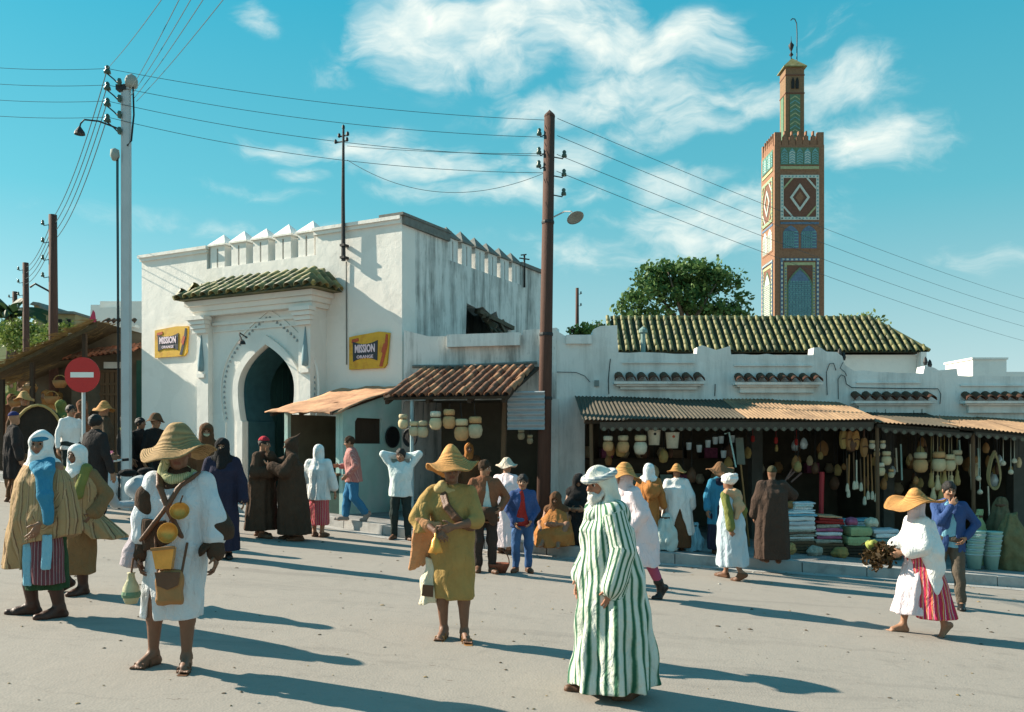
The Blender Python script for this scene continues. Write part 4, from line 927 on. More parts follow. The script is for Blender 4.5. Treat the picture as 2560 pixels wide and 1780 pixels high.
# ================================================================== west street: sheds, door, far houses
ob = thing('old_house', 'old brown house with a curved gable on the hillside', 'house', at(85, 860, 45))
k = 45 / FPX
MB().plate([[(0, -1.5), (103 * k, -1.5), (103 * k, 78 * k), (48 * k, 80 * k), (30 * k, 86 * k), (18 * k, 100 * k), (4 * k, 102 * k), (0, 98 * k)]], 0, 3).build('wall', M('ochre_wall', (.30, .24, .13), var=.4, scale=2), ob)
MB().plate([[(-.1, 97 * k), (4 * k, 104 * k), (19 * k, 102 * k), (32 * k, 88 * k), (50 * k, 82 * k), (106 * k, 80 * k), (106 * k, 74 * k), (46 * k, 75 * k), (28 * k, 82 * k), (16 * k, 95 * k), (4 * k, 97 * k)]], -.25, 3.1).build('roof_edge', COPING, ob)
for x in (60, 82): MB().box(x * k, (x + 10) * k, -.02, -.002, 40 * k, 62 * k).build('window', M('dark_opening', (.02, .02, .02)), ob)
wh = thing('white_house', 'white house with stepped battlements behind the shed roofs', 'house', at(165, 860, 38)); k = 38 / FPX
o = [(0, -2), (90 * k, -2), (90 * k, 98 * k), (62 * k, 98 * k), (60 * k, 60 * k)]
for i in range(4): o += [((52 - i * 14) * k, (58 - i * 7) * k), ((52 - i * 14) * k, (48 - i * 7) * k), ((46 - i * 14) * k, (48 - i * 7) * k), ((46 - i * 14) * k, (56 - (i + 1) * 7) * k)]
o += [(0, 20 * k)]
MB().plate([o], 0, .6).build('wall', WHITE, wh); MB().box(20 * k, 90 * k, .61, 5, -2, 20 * k).build('wall', WHITE, wh)
bw = thing('white_house', 'tall plain white wall with a tiled ledge beside the gatehouse', 'house', at(250, 1000, 29.5)); k = 29.5 / FPX
MB().box(0, 110 * k, 0, 3, -2, 247 * k).box(10 * k, 60 * k, -.3, -.003, -2, 228 * k).build('wall', WHITE, bw)
led = MB().box(30 * k, 107 * k, -.62, -.303, 176 * k, 182 * k).build('tile_ledge', WHITE, bw)
tile_field(led, tcm, (30 * k, -.68, 184 * k), (107 * k, -.68, 184 * k), (0, .3, .14), 6, .3, lambda c: 1)
# wooden fronted shop with red tile roof
ws = thing('wooden_shop', 'dark wooden fronted shop under a red tiled lean-to roof beside the gatehouse', 'shop', at(165, 1000, 24)); k = 24 / FPX
wz = at(0, 1000, 24).z
MB().box(0, 190 * k, .3, .5, -2, 170 * k).build('wall', DARKROOM, ws)
RR = MB().add([(0, -.5, 92 * k), (190 * k, -.5, 116 * k), (190 * k, .9, 163 * k), (60 * k, .9, 140 * k)], [(0, 1, 2, 3), (3, 2, 1, 0)]).build('roof', TERRA, ws)
tile_field(RR, [tile_mesh('roof_tile', .34, .07, M('red_clay_tile', (.30, .11, .06), var=.5, scale=4)), tile_mesh('roof_tile', .34, .07, TERRA)], (.15, -.52, 94 * k), (190 * k, -.52, 116 * k), (.4, 1.4, 48 * k), 13, .34, lambda c: 5)
dr = MB().box(78 * k, 140 * k, .18, .29, -2, 76 * k).build('door', WOOD, ws)
for i in range(5): MB().box((80 + i * 12) * k, (90 + i * 12) * k, .15, .178, -2, 73 * k).build('door_board', WOOD, dr)
for z in (12, 38, 70): MB().box(78 * k, 140 * k, .12, .148, z * k, (z + 6) * k).build('door_batten', WOOD, dr)
MB().box(172 * k, 190 * k, .1, .29, -2, 100 * k).build('shutter', M('dark_green_paint', (.02, .07, .05), var=.3), ws)
MB().box(90 * k, 135 * k, .1, .28, 80 * k, 96 * k).build('name_board', M('pale_board', (.6, .6, .55)), ws)
# long shed with brush roof
shd = thing('brush_shed', 'dark market shed with a sloping roof of old tiles and brush', 'shed', at(20, 1000, 23)); k = 23 / FPX
rf = MB().add([(-80 * k, -.2, 42 * k), (232 * k, -.2, 194 * k), (236 * k, 3.2, 198 * k), (-80 * k, 3.2, 70 * k), (-80 * k, -.2, 34 * k), (232 * k, -.2, 180 * k)], [(0, 1, 2, 3), (3, 2, 1, 0), (4, 5, 1, 0)]).build('roof', M('brush_roof', (.085, .065, .035), var=.6, scale=5, bump=.7, bscale=12), shd)
th = MB()
for i in range(900):
    u = random.random(); w_ = random.random() ** 2; p = Vector(((-80 + 312 * u) * k, -.22 + 2.0 * w_, (42 + 152 * u) * k + .05 + .3 * w_ * .1))
    d = Vector((-.28 + jit(.1), -.3 + jit(.25), -.16 + jit(.1))) * random.uniform(.6, 1.4); sd_ = Vector((.02, 0, .02))
    th.add([p - sd_, p + sd_, p + d], [(0, 1, 2)])
tag(th.build('brush', [M('dry_brush', (.20, .14, .06), var=.6, scale=8, bump=0)], rf), kind='stuff')
MB().box(-80 * k, 225 * k, 2.6, 2.8, -2, 120 * k).build('back_wall', DARKROOM, shd)
for px in (20, 95, 225): MB().bar((px * k - .3, -.1, -2), (px * k - .3, -.1, (40 + px * .55) * k), .1).build('post', WOODDARK, shd)
MB().add([(212 * k, -.25, 190 * k), (232 * k, -.25, 192 * k), (229 * k, -.25, 215 * k), (224 * k, -.25, 222 * k)], [(0, 1, 2, 3), (3, 2, 1, 0)]).build('red_banner', M('red_banner_cloth', (.45, .05, .10), var=.3), shd)

# ================================================================== no-entry sign
ne = at(205, 937, 15.2); nb = Vector((ne.x, ne.y + .06, gz(ne.x)))
t = thing('no_entry_sign', 'round red no entry sign with a white bar on a thin post', 'sign', nb)
zc_ = ne.z - nb.z
MB().tube([(0, 0, -.1), (0, 0, zc_ + .2)], .03, 8).build('post', STEEL, t)
c_ = [(.305 * math.cos(i * math.pi / 20), zc_ + .305 * math.sin(i * math.pi / 20)) for i in range(40)]
MB().plate([c_], -.055, -.035).build('disc', M('sign_red_enamel', (.50, .028, .025), rough=.45, var=.12, scale=8), t)
MB().plate([rect(-.20, .20, zc_ - .045, zc_ + .045)], -.062, -.0552).build('white_bar', M('sign_white_enamel', (.8, .78, .72), rough=.5, var=.1), t)
# ================================================================== figures: smooth-blended volumes turned into one skin
def V3(*a): return np.array(a, dtype=np.float64)
def nrm(v): v = np.asarray(v, float); return v / (np.linalg.norm(v) or 1)
class Vol:
    """signed distance field on a grid; shapes are blended in, then the zero surface is taken out as one mesh"""
    def __init__(s, lo, hi, h):
        s.lo = np.array(lo, float); s.h = h; n = np.ceil((np.array(hi) - s.lo) / h).astype(int) + 1
        s.ax = [s.lo[i] + h * np.arange(n[i]) for i in range(3)]
        s.F = np.full(n, .5, dtype=np.float32)
    def _sl(s, lo, hi):
        a = np.clip(np.floor((np.array(lo) - s.lo) / s.h).astype(int), 0, np.array(s.F.shape)); b = np.clip(np.ceil((np.array(hi) - s.lo) / s.h).astype(int) + 1, 0, np.array(s.F.shape))
        return tuple(slice(int(i), int(j)) for i, j in zip(a, b))
    def _put(s, sl, d, k, op):
        f = s.F[sl]
        if f.size == 0: return
        d = d.astype(np.float32)
        if op == 'u':
            if k > 0: q = np.maximum(k - np.abs(f - d), 0) / k; s.F[sl] = np.minimum(f, d) - q * q * k * .25
            else: s.F[sl] = np.minimum(f, d)
        else:
            d = -d
            if k > 0: q = np.maximum(k - np.abs(f - d), 0) / k; s.F[sl] = np.maximum(f, d) + q * q * k * .25
            else: s.F[sl] = np.maximum(f, d)
    def _g(s, sl): return s.ax[0][sl[0]][:, None, None], s.ax[1][sl[1]][None, :, None], s.ax[2][sl[2]][None, None, :]
    def cap(s, a, b, ra, rb=None, k=.02, op='u'):
        rb = ra if rb is None else rb; a = np.asarray(a, float); b = np.asarray(b, float)
        m = max(ra, rb) + k + 3 * s.h; sl = s._sl(np.minimum(a, b) - m, np.maximum(a, b) + m); x, y, z = s._g(sl)
        v = b - a; L = v @ v or 1e-9
        t = np.clip(((x - a[0]) * v[0] + (y - a[1]) * v[1] + (z - a[2]) * v[2]) / L, 0, 1)
        d = np.sqrt((x - a[0] - t * v[0]) ** 2 + (y - a[1] - t * v[1]) ** 2 + (z - a[2] - t * v[2]) ** 2) - (ra + (rb - ra) * t)
        s._put(sl, d, k, op); return s
    def chain(s, pts, rs, k=.02, op='u'):
        for i in range(len(pts) - 1): s.cap(pts[i], pts[i + 1], rs[i], rs[i + 1], k, op)
        return s
    def ell(s, c, r, Rm=None, k=.02, op='u'):
        c = np.asarray(c, float); r = np.asarray(r, float); m = r.max() + k + 3 * s.h; sl = s._sl(c - m, c + m); x, y, z = s._g(sl)
        x, y, z = x - c[0], y - c[1], z - c[2]
        if Rm is not None: x, y, z = Rm[0, 0] * x + Rm[1, 0] * y + Rm[2, 0] * z, Rm[0, 1] * x + Rm[1, 1] * y + Rm[2, 1] * z, Rm[0, 2] * x + Rm[1, 2] * y + Rm[2, 2] * z
        k0 = np.sqrt((x / r[0]) ** 2 + (y / r[1]) ** 2 + (z / r[2]) ** 2); k1 = np.sqrt((x / r[0] ** 2) ** 2 + (y / r[1] ** 2) ** 2 + (z / r[2] ** 2) ** 2) + 1e-6
        s._put(sl, k0 * (k0 - 1) / k1, k, op); return s
    def loft(s, secs, k=.02, op='u', pw=2.0, fold=None):
        """secs: (z, cx, cy, rx, ry) ascending; fold=(n, amp_bottom, amp_top, phase) pleats"""
        S = np.array(secs, float); z0, z1 = S[0, 0], S[-1, 0]; m = S[:, 3:].max() * 1.15 + k + 3 * s.h
        sl = s._sl((S[:, 1].min() - m, S[:, 2].min() - m, z0 - k - 3 * s.h), (S[:, 1].max() + m, S[:, 2].max() + m, z1 + k + 3 * s.h)); x, y, z = s._g(sl)
        zz = s.ax[2][sl[2]]; cx, cy, rx, ry = (np.interp(zz, S[:, 0], S[:, i])[None, None, :] for i in (1, 2, 3, 4))
        dx, dy = x - cx, y - cy; q = ((np.abs(dx) / rx) ** pw + (np.abs(dy) / ry) ** pw) ** (1 / pw)
        rr = np.sqrt(dx * dx + dy * dy); d = rr * (1 - 1 / np.maximum(q, .05))
        d = np.where(q < .05, -np.minimum(rx, ry), d)
        if fold:
            n, a0, a1, ph = fold; u = np.clip((zz - z0) / max(z1 - z0, 1e-6), 0, 1)[None, None, :]
            th = np.arctan2(dy / ry, dx / rx); amp = a0 + (a1 - a0) * u ** .7
            wv = np.sin(n * th + ph + 1.3 * np.sin(zz * 3.1 + ph)[None, None, :]) * .65 + np.sin((n * 1.7) * th + 2 * ph + 2.1 * np.sin(zz * 2.3)[None, None, :]) * .35
            d = d + amp * wv
        d = np.maximum(d, np.maximum(z - z1, z0 - z)); s._put(sl, d, k, op); return s
    def cut(s, p, n, k=0.0, box=None):
        """remove everything on the side the normal n points to (within box lo,hi)"""
        sl = s._sl(*box) if box else s._sl(s.lo, s.lo + s.h * np.array(s.F.shape)); x, y, z = s._g(sl); n = nrm(n)
        s._put(sl, -((x - p[0]) * n[0] + (y - p[1]) * n[1] + (z - p[2]) * n[2]) + 0 * (x + y + z), k, 's'); return s
    def wedge(s, apex, width, down, z0, y1, k=.01):
        """open the front (towards -y) in a V below the apex: half-width grows from 0 at apex.z to width at z0"""
        sl = s._sl((apex[0] - width - .05, -2, z0), (apex[0] + width + .05, y1, apex[2] + .05)); x, y, z = s._g(sl)
        hw = width * np.clip((apex[2] - z) / max(apex[2] - z0, 1e-6), 0, 1) if down else width * np.clip((z - z0) / max(apex[2] - z0, 1e-6), 0, 1)
        s._put(sl, np.abs(x - apex[0]) - hw + 0 * y, k, 's'); return s
    def keep_ell(s, c, r):
        x, y, z = s._g((slice(None),) * 3); q = np.sqrt(((x - c[0]) / r[0]) ** 2 + ((y - c[1]) / r[1]) ** 2 + ((z - c[2]) / r[2]) ** 2)
        s.F = np.maximum(s.F, ((q - 1) * min(r)).astype(np.float32)); return s
    def strands(s, pts, off, n, r, k=.02, r1=None, conv=.35):
        """pleated drape: n soft strands side by side along pts, spread over the vector off"""
        for i in range(n):
            o = np.array(off, float) * ((i - (n - 1) / 2) / max(n - 1, 1)); m = 1 + .2 * math.sin(i * 2.4)
            s.chain([np.array(p) + o * (1 - conv * j / len(pts)) for j, p in enumerate(pts)], [(r + ((r1 or r) - r) * j / (len(pts) - 1)) * m for j in range(len(pts))], k)
        return s
    def crumple(s, amp, fr, seed=0.0):
        x, y, z = s._g((slice(None),) * 3); m = np.abs(s.F) < .08
        w = np.sin(fr * x + 1.7 * np.sin(fr * .6 * z + seed) + seed) * np.sin(fr * .8 * y + 2 + seed) + np.sin(fr * .9 * z + 2.2 * np.sin(fr * .5 * x + seed) + 1.4 * np.sin(fr * .45 * y)) * .8
        s.F += np.where(m, amp * w, 0).astype(np.float32); return s
    def mesh(s, name, mats, su=None, matfn=None):
        F = s.F; F[0] = F[-1] = .5; F[:, 0] = F[:, -1] = .5; F[:, :, 0] = F[:, :, -1] = .5
        S = F < 0; n = np.array(F.shape)
        cnt = np.zeros(n - 1, np.int8)
        for i in (0, 1):
            for j in (0, 1):
                for l in (0, 1): cnt += S[i:n[0] - 1 + i, j:n[1] - 1 + j, l:n[2] - 1 + l]
        I, J, K = np.nonzero((cnt > 0) & (cnt < 8)); N = len(I)
        if N == 0: return bpy.data.meshes.new(name)
        cor = {(a, b, c): F[I + a, J + b, K + c] for a in (0, 1) for b in (0, 1) for c in (0, 1)}
        acc = np.zeros((N, 3)); w = np.zeros(N)
        for ax in range(3):
            for p in (0, 1):
                for q in (0, 1):
                    a = [p, q]; a.insert(ax, 0); b = [p, q]; b.insert(ax, 1); fa, fb = cor[tuple(a)], cor[tuple(b)]
                    m = (fa < 0) != (fb < 0); t = np.where(m, fa / np.where(m, fa - fb, 1), 0)
                    pos = np.array(a, float)[None, :] + t[:, None] * (np.eye(3)[ax])[None, :]
                    acc += pos * m[:, None]; w += m
        P = s.lo + s.h * (np.stack([I, J, K], 1) + acc / w[:, None])
        idx = np.full(n - 1, -1, np.int64); idx[I, J, K] = np.arange(N); Q = []
        for ax in range(3):
            o = [1, 1, 1]; o[ax] = 0; e = list(n - 1); e[ax] = n[ax] - 1
            A = S[tuple(slice(o[d], e[d]) for d in range(3))]; sh = [slice(o[d], e[d]) for d in range(3)]; sh[ax] = slice(1, n[ax]); B = S[tuple(sh)]
            g = np.nonzero(A != B); inside = A[g]; c = [g[d] + o[d] for d in range(3)]; u, v = (ax + 1) % 3, (ax + 2) % 3
            def cell(du, dv): r = [c[0].copy(), c[1].copy(), c[2].copy()]; r[u] = r[u] - du; r[v] = r[v] - dv; return idx[r[0], r[1], r[2]]
            q = np.stack([cell(1, 1), cell(0, 1), cell(0, 0), cell(1, 0)], 1); q[~inside] = q[~inside][:, ::-1]; Q.append(q)
        Q = np.concatenate(Q); Q = Q[(Q >= 0).all(1)]
        me = bpy.data.meshes.new(name); me.vertices.add(N); me.vertices.foreach_set('co', P.astype(np.float32).ravel())
        nf = len(Q); me.loops.add(nf * 4); me.loops.foreach_set('vertex_index', Q.astype(np.int32).ravel()); me.polygons.add(nf)
        me.polygons.foreach_set('loop_start', np.arange(0, nf * 4, 4, dtype=np.int32)); me.polygons.foreach_set('use_smooth', np.ones(nf, bool))
        if matfn is not None: me.polygons.foreach_set('material_index', matfn(P[Q].mean(1)).astype(np.int32))
        if su is not None: me.attributes.new('su', 'FLOAT', 'POINT').data.foreach_set('value', su(P).astype(np.float32))
        me.update(calc_edges=True); me.validate()
        for m in (mats if isinstance(mats, (list, tuple)) else (mats,)): me.materials.append(m)
        return me
def rotm(yaw=0, pitch=0, roll=0):
    """head frame: pitch forward positive, yaw turns towards +x"""
    cy, sy, cp, sp, cr, sr = math.cos(yaw), math.sin(yaw), math.cos(pitch), math.sin(pitch), math.cos(roll), math.sin(roll)
    Rz = np.array([[cy, -sy, 0], [sy, cy, 0], [0, 0, 1]]); Rx = np.array([[1, 0, 0], [0, cp, -sp], [0, sp, cp]]); Ry = np.array([[cr, 0, sr], [0, 1, 0], [-sr, 0, cr]])
    return Rz @ Rx @ Ry
def ik(a, b, l1, l2, hint):
    d = b - a; L = np.linalg.norm(d); mx_ = (l1 + l2) * .995
    if L > mx_: b = a + d / L * mx_; d = b - a; L = mx_
    if L < abs(l1 - l2) + .02: L = abs(l1 - l2) + .02; b = a + nrm(d) * L; d = b - a
    c = (l1 * l1 - l2 * l2 + L * L) / (2 * L); h = math.sqrt(max(l1 * l1 - c * c, 0)); u = d / L; q = np.asarray(hint, float); q = nrm(q - u * (q @ u))
    return a + u * c + q * h, b
SKIN = {}
def skin(tone):
    if tone not in SKIN:
        col = {'dark': (.17, .082, .048), 'brown': (.24, .12, .07), 'tan': (.30, .155, .09), 'red': (.36, .15, .085)}[tone]
        SKIN[tone] = M('skin_' + tone, col, rough=.55, var=.22, scale=22, bump=.15, bscale=160, spec=.35)
        SKIN[tone + 'lip'] = M('lip_' + tone, tuple(a * b for a, b in zip(col, (.85, .55, .55))), rough=.5, var=.1, bump=0)
    return SKIN[tone]
EYEW = M('eye_white', (.62, .58, .52), rough=.3, var=.05, bump=0); EYEI = M('eye_iris', (.02, .012, .008), rough=.2, var=.1, bump=0)
HAIR = M('black_hair', (.016, .013, .011), rough=.6, var=.5, scale=30, bump=.6, bscale=90)
def hand(V, w, d, pn, s, curl, side, k=.007, fr=.0088, spread=.0):
    """palm, four fingers and a thumb from wrist w along d; palm faces pn; side=+-1 puts the thumb along l*side"""
    d = nrm(d); pn = nrm(pn - d * (pn @ d)); l = np.cross(d, pn); a = d * .088 * s
    for i in range(4):
        o = l * side * (.030 - .020 * i) * s; V.cap(w + o * .55 + d * .01, w + a + o - d * .012 * abs(i - 1) * s, .0125 * s, .0115 * s, .012)
        p = w + a + o - d * .012 * abs(i - 1) * s; dd = nrm(d + l * side * (.14 - .1 * i) * (.4 + spread)); Ls = [(.040, .026, .020), (.045, .029, .021), (.041, .027, .020), (.032, .021, .018)][i]
        c = curl if not isinstance(curl, (list, tuple)) else curl[i]
        for j in range(3):
            ang = c * (.55, .75, .5)[j]; ax = nrm(np.cross(dd, pn)) ; nd = dd * math.cos(ang) + pn_rot(dd, pn) * math.sin(ang); q = p + nd * Ls[j] * s
            V.cap(p, q, fr * s * (1 - .08 * j), fr * s * (.93 - .08 * j), k); p, dd = q, nd
    b = w + d * .022 * s + l * side * .026 * s; td = nrm(d * .62 + l * side * .72 + pn * .25); q = b + td * .045 * s
    V.cap(w + d * .02 * s, b, .016 * s, .015 * s, .012); V.cap(b, q, .0125 * s, .0105 * s, k); td2 = nrm(td * .6 + d * .55 + pn * (.2 + .5 * min(1, np.mean(curl)))); V.cap(q, q + td2 * .032 * s, .0105 * s, .0085 * s, k)
def pn_rot(d, pn): return nrm(pn - d * (pn @ d))
class Fig:
    """a person: joints from a pose, a continuous body, and clothes cut to the same joints. Faces -y; x=-1 side 'a', x=+1 side 'b'."""
    def __init__(s, label, px, sc, rz, H=1.68, skin_='brown', feet=((-.1, 0), (.1, 0)), lift=(0, 0), heel=(0, 0), toe=(-12, 12), hip=(0, 0, None), lean=0.0, side=0.0, twist=0.0, head=(0, 0, 0),
                 ha=None, hb=None, ea=None, eb=None, res=.011, bare=True, shoulder=1.0, curl=(.5, .5), palm=(None, None), Y=None, face=True, group=None, knee=None, z=0.0, build=True, headscale=1.0, spread=0.0):
        X = (px - 1280) / sc; Y = Y or FPX / sc
        s.t = thing('person', label, 'person', (X, Y, gz(X) + z), R(rz), group); s.H = H; s.res = res; s.lab = label; s.sk = skin_
        s.rz = R(rz)
        # ground under each foot follows the slope of the street
        sl = lambda x, y: -SLOPE * (x * math.cos(s.rz) - y * math.sin(s.rz))
        hu = s.hu = H / 1.72; P = V3(hip[0], hip[1], hip[2] if hip[2] is not None else .53 * H); s.P = P
        ux = V3(math.sin(side), -math.sin(lean) * math.cos(side), math.cos(lean) * math.cos(side)); s.u = ux; sv = V3(math.cos(twist), math.sin(twist), 0); sv = nrm(sv - ux * (sv @ ux)); s.sv = sv; s.fw = np.cross(ux, sv) * -1
        s.fw = nrm(V3(*np.cross(sv, ux))) * -1 if np.cross(sv, ux)[1] > 0 else nrm(np.cross(sv, ux))
        s.N = P + ux * .297 * H; s.S = [P + ux * .275 * H - sv * .103 * H * shoulder, P + ux * .275 * H + sv * .103 * H * shoulder]
        s.hip = [P - V3(.052 * H, 0, .0), P + V3(.052 * H, 0, .0)]
        s.kn, s.an, s.ball, s.toe, s.heel = [], [], [], [], []
        for i in (0, 1):
            fx, fy = feet[i]; z0 = sl(fx, fy) + lift[i]; ta = R(toe[i]); td = V3(math.sin(ta), -math.cos(ta), 0); p = R(heel[i])
            ball = V3(fx, fy, z0 + .022 * hu) + td * .115 * hu; back = -td * math.cos(p) + V3(0, 0, 1) * math.sin(p); hl = ball + back * .165 * hu; up = td * math.sin(p) + V3(0, 0, 1) * math.cos(p)
            an = hl - back * .035 * hu + up * .062 * hu; tip = ball + td * .075 * hu
            hint = knee[i] if knee and knee[i] is not None else td * 1.0 + V3(0, -.15, 0)
            kn, an2 = ik(s.hip[i], an, .245 * H, .238 * H, hint)
            s.kn.append(kn); s.an.append(an); s.ball.append(ball); s.toe.append(tip); s.heel.append(hl)
        s.el, s.wr, s.hd = [], [], []
        for i, (h, e) in enumerate(((ha, ea), (hb, eb))):
            sg = -1 if i == 0 else 1
            if h is None: h = s.S[i] + V3(sg * .07 * H, -.03 * H, -.305 * H)
            else: h = V3(*h)
            if e is None: e = (sg * .6, 1.0, -.3)
            el, wr = ik(s.S[i], h, .168 * H, .15 * H, V3(*e)); s.el.append(el); s.wr.append(wr); s.hd.append(nrm(wr - el))
        s.Rh = rotm(R(head[0]) + twist * .6, R(head[1]), R(head[2]) if len(head) > 2 else 0)
        nk = nrm(ux * .55 + V3(math.sin(side) * .3, -.12 - .35 * max(0, math.sin(R(head[1]))), 1) * .45); s.C = s.N + nk * .100 * H + V3(0, -.008, 0); s.hs = hu * headscale
        s.top = s.C[2] + .13 * s.hs
        if build: s.body(bare, curl, palm, face, spread)
    def hp(s, x, y, z): return s.C + s.Rh @ (V3(x, y, z) * s.hs)
    def bounds(s, m=.12):
        A = np.array([s.P, s.N, *s.S, *s.hip, *s.kn, *s.an, *s.toe, *s.heel, *s.el, *s.wr, *(s.wr[i] + s.hd[i] * .2 for i in (0, 1)), s.C + V3(0, 0, .13), s.C])
        return A.min(0) - m, A.max(0) + m
    def body(s, bare, curl, palm, face, spread):
        H, hu, u, sv = s.H, s.hu, s.u, s.sv; lo, hi = s.bounds(.11); lo[2] = min(lo[2], -.08); V = Vol(lo, hi, s.res); P = s.P
        at_ = lambda t, w: (P + u * t * H - sv * w * H, P + u * t * H + sv * w * H)
        V.cap(*at_(.0, .045), .058 * H, k=.03); V.cap(*at_(.085, .03), .052 * H, k=.05); V.cap(*at_(.19, .046), .056 * H, k=.05); V.cap(*at_(.245, .06), .046 * H, k=.04)
        V.cap(s.S[0], s.S[1], .028 * H, k=.03); V.cap(s.S[0], s.N, .025 * H, .032 * H, .03); V.cap(s.S[1], s.N, .025 * H, .032 * H, .03); V.cap(s.N - u * .02 * H, s.C + s.Rh @ V3(0, .015, -.05) * s.hs, .036 * H, .030 * H, .02)
        for i in (0, 1):
            V.chain([s.S[i], s.S[i] * .45 + s.el[i] * .55, s.el[i]], [.028 * H, .025 * H, .022 * H], .02)
            V.chain([s.el[i], s.el[i] * .65 + s.wr[i] * .35, s.wr[i]], [.023 * H, .0235 * H, .0155 * H], .015)
            sg = -1 if i == 0 else 1; pn = palm[i] if palm[i] is not None else (-sg, 0, .0)
            hand(V, s.wr[i], s.hd[i], V3(*pn), hu * 1.04, curl[i], thumb_side(s.hd[i], V3(*pn), i), fr=max(.0088, s.res * .88), spread=spread)
            V.chain([s.hip[i], s.hip[i] * .5 + s.kn[i] * .5, s.kn[i]], [.052 * H, .044 * H, .031 * H], .03)
            V.chain([s.kn[i], s.kn[i] * .68 + s.an[i] * .32 + V3(0, .008, 0), s.an[i]], [.030 * H, .0335 * H, .0195 * H], .02)
            b, h, a, tp = s.ball[i], s.heel[i], s.an[i], s.toe[i]; td = nrm(tp - b); l = np.cross(td, V3(0, 0, 1))
            V.cap(a, h + V3(0, 0, .008), .022 * H, .021 * H, .02); V.cap(a, b + V3(0, 0, .012), .021 * H, .017 * H, .03); V.cap(h, b, .018 * H, .018 * H, .02)
            V.cap(b - l * .024 * hu, b + l * .024 * hu, .0165 * hu, k=.015)
            if bare:
                for j in range(5):
                    o = l * (-.036 + .018 * j) * hu * (1 if i == 0 else 1); r_ = (.011 if (j == (4 if i == 0 else 0)) else .0085) * hu; V.cap(b + o - td * .01, b + o + td * (.062 - .007 * (abs(j - (4 if i == 0 else 0)))) * hu - V3(0, 0, .006), max(r_, s.res * .8), max(r_, s.res * .8), .006)
            else: V.cap(b, tp, .018 * H, .014 * H, .02)
        # head and face
        q = s.hs; Rh = s.Rh; c = s.C
        V.ell(s.hp(0, .012, .025), V3(.076, .096, .092) * q, Rh, .02); V.ell(s.hp(0, -.022, -.045), V3(.058, .066, .066) * q, Rh, .035); V.ell(s.hp(0, -.066, -.088), V3(.022, .02, .018) * q, Rh, .025)
        if face:
            for sg in (-1, 1):
                V.ell(s.hp(sg * .038, -.066, -.022), V3(.022, .018, .018) * q, Rh, .02); V.cap(s.hp(sg * .012, -.084, .032), s.hp(sg * .048, -.070, .030), .0095 * q, .008 * q, .012)
                V.ell(s.hp(sg * .032, -.096, .012), V3(.017, .014, .012) * q, Rh, .008, 's')
                V.ell(s.hp(sg * .079, .006, -.004), V3(.010, .021, .031) * q, rotm(0, 0) @ Rh, .008); V.ell(s.hp(sg * .013, -.098, -.024), V3(.010, .010, .008) * q, Rh, .006)
            V.chain([s.hp(0, -.086, .024), s.hp(0, -.100, .0), s.hp(0, -.113, -.019)], [.009 * q, .0105 * q, .0125 * q], .010)
            V.cap(s.hp(-.018, -.083, -.050), s.hp(.018, -.083, -.050), .007 * q, k=.006); V.cap(s.hp(-.014, -.082, -.061), s.hp(.014, -.082, -.061), .0075 * q, k=.006)
        lipc = s.hp(0, -.088, -.056); Ri = Rh.T
        def mf(p):
            d = (p - lipc) @ Rh; return ((np.abs(d[:, 0]) < .026 * q) & (np.abs(d[:, 2]) < .011 * q) & (np.abs(d[:, 1]) < .02 * q)).astype(int)
        link('body', V.mesh('body', [skin(s.sk), SKIN.get(s.sk + 'lip') or skin(s.sk)], matfn=mf if face else None), s.t)
        if face:
            for sg in (-1, 1):
                e = MB(); ce = s.hp(sg * .032, -.077, .012); T = Matrix.Translation(Vector(ce)) @ Matrix(Rh.tolist()).to_4x4() @ Matrix.Rotation(R(90), 4, 'X'); e.T = T; r_ = .0125 * q
                e.lathe([(r_ * math.sin(a), r_ * math.cos(a)) for a in [math.pi * k / 8 for k in range(8, 2, -1)]], 10, cap=False); e.m = 1; e.lathe([(r_ * 1.01 * math.sin(a), r_ * 1.01 * math.cos(a)) for a in [math.pi * k / 8 for k in (2.4, 1.3, .01)]], 10, cap=False)
                link('eye', e.mesh('eye', True), s.t, (EYEW, EYEI))
                MB().tube([s.hp(sg * .012, -.092, .031), s.hp(sg * .032, -.088, .039), s.hp(sg * .052, -.073, .031)], [.004 * q, .0055 * q, .003 * q], 6).build('eyebrow', HAIR, s.t)
    # ---------------------------------------------------------------- clothes
    def vol(s, lo=None, hi=None, pad=.3, res=None, z0=None, z1=None):
        a, b = s.bounds(pad)
        if lo is not None: a = np.maximum(a, lo)
        if z0 is not None: a[2] = z0
        if z1 is not None: b[2] = z1
        return Vol(a, b, res or s.res * 1.15)
    def foot_mid(s, f=.5): return s.an[0] * (1 - f) + s.an[1] * f
    def sp(s, t, dx=0, dy=0): p = s.P + s.u * t * s.H; return (p[2], p[0] + dx, p[1] + dy)
    def secs(s, hem, hr, hc=None, waist=(.115, .085), chest=(.118, .088), neck=.048, top=.305, hipr=(.118, .095), sh=(.125, .066), lo_t=None):
        """cross-sections of a torso garment from a hem height up to the neck"""
        H = s.H; L = []; fm = s.foot_mid()
        if lo_t is None:
            c = hc if hc is not None else (fm[0] * .75 + s.P[0] * .25, fm[1] * .75 + s.P[1] * .25); L.append((hem, c[0], c[1], hr[0], hr[1]))
            mz = (hem + s.P[2]) / 2
            if s.P[2] - hem > .5: L.append((mz, (c[0] + s.P[0]) / 2, (c[1] + s.P[1]) / 2, (hr[0] + hipr[0] * H) / 2, (hr[1] + hipr[1] * H) / 2))
            if s.P[2] - .01 > hem: L.append((*s.sp(0), hipr[0] * H, hipr[1] * H))
        else: L.append((*s.sp(lo_t), hr[0], hr[1]))
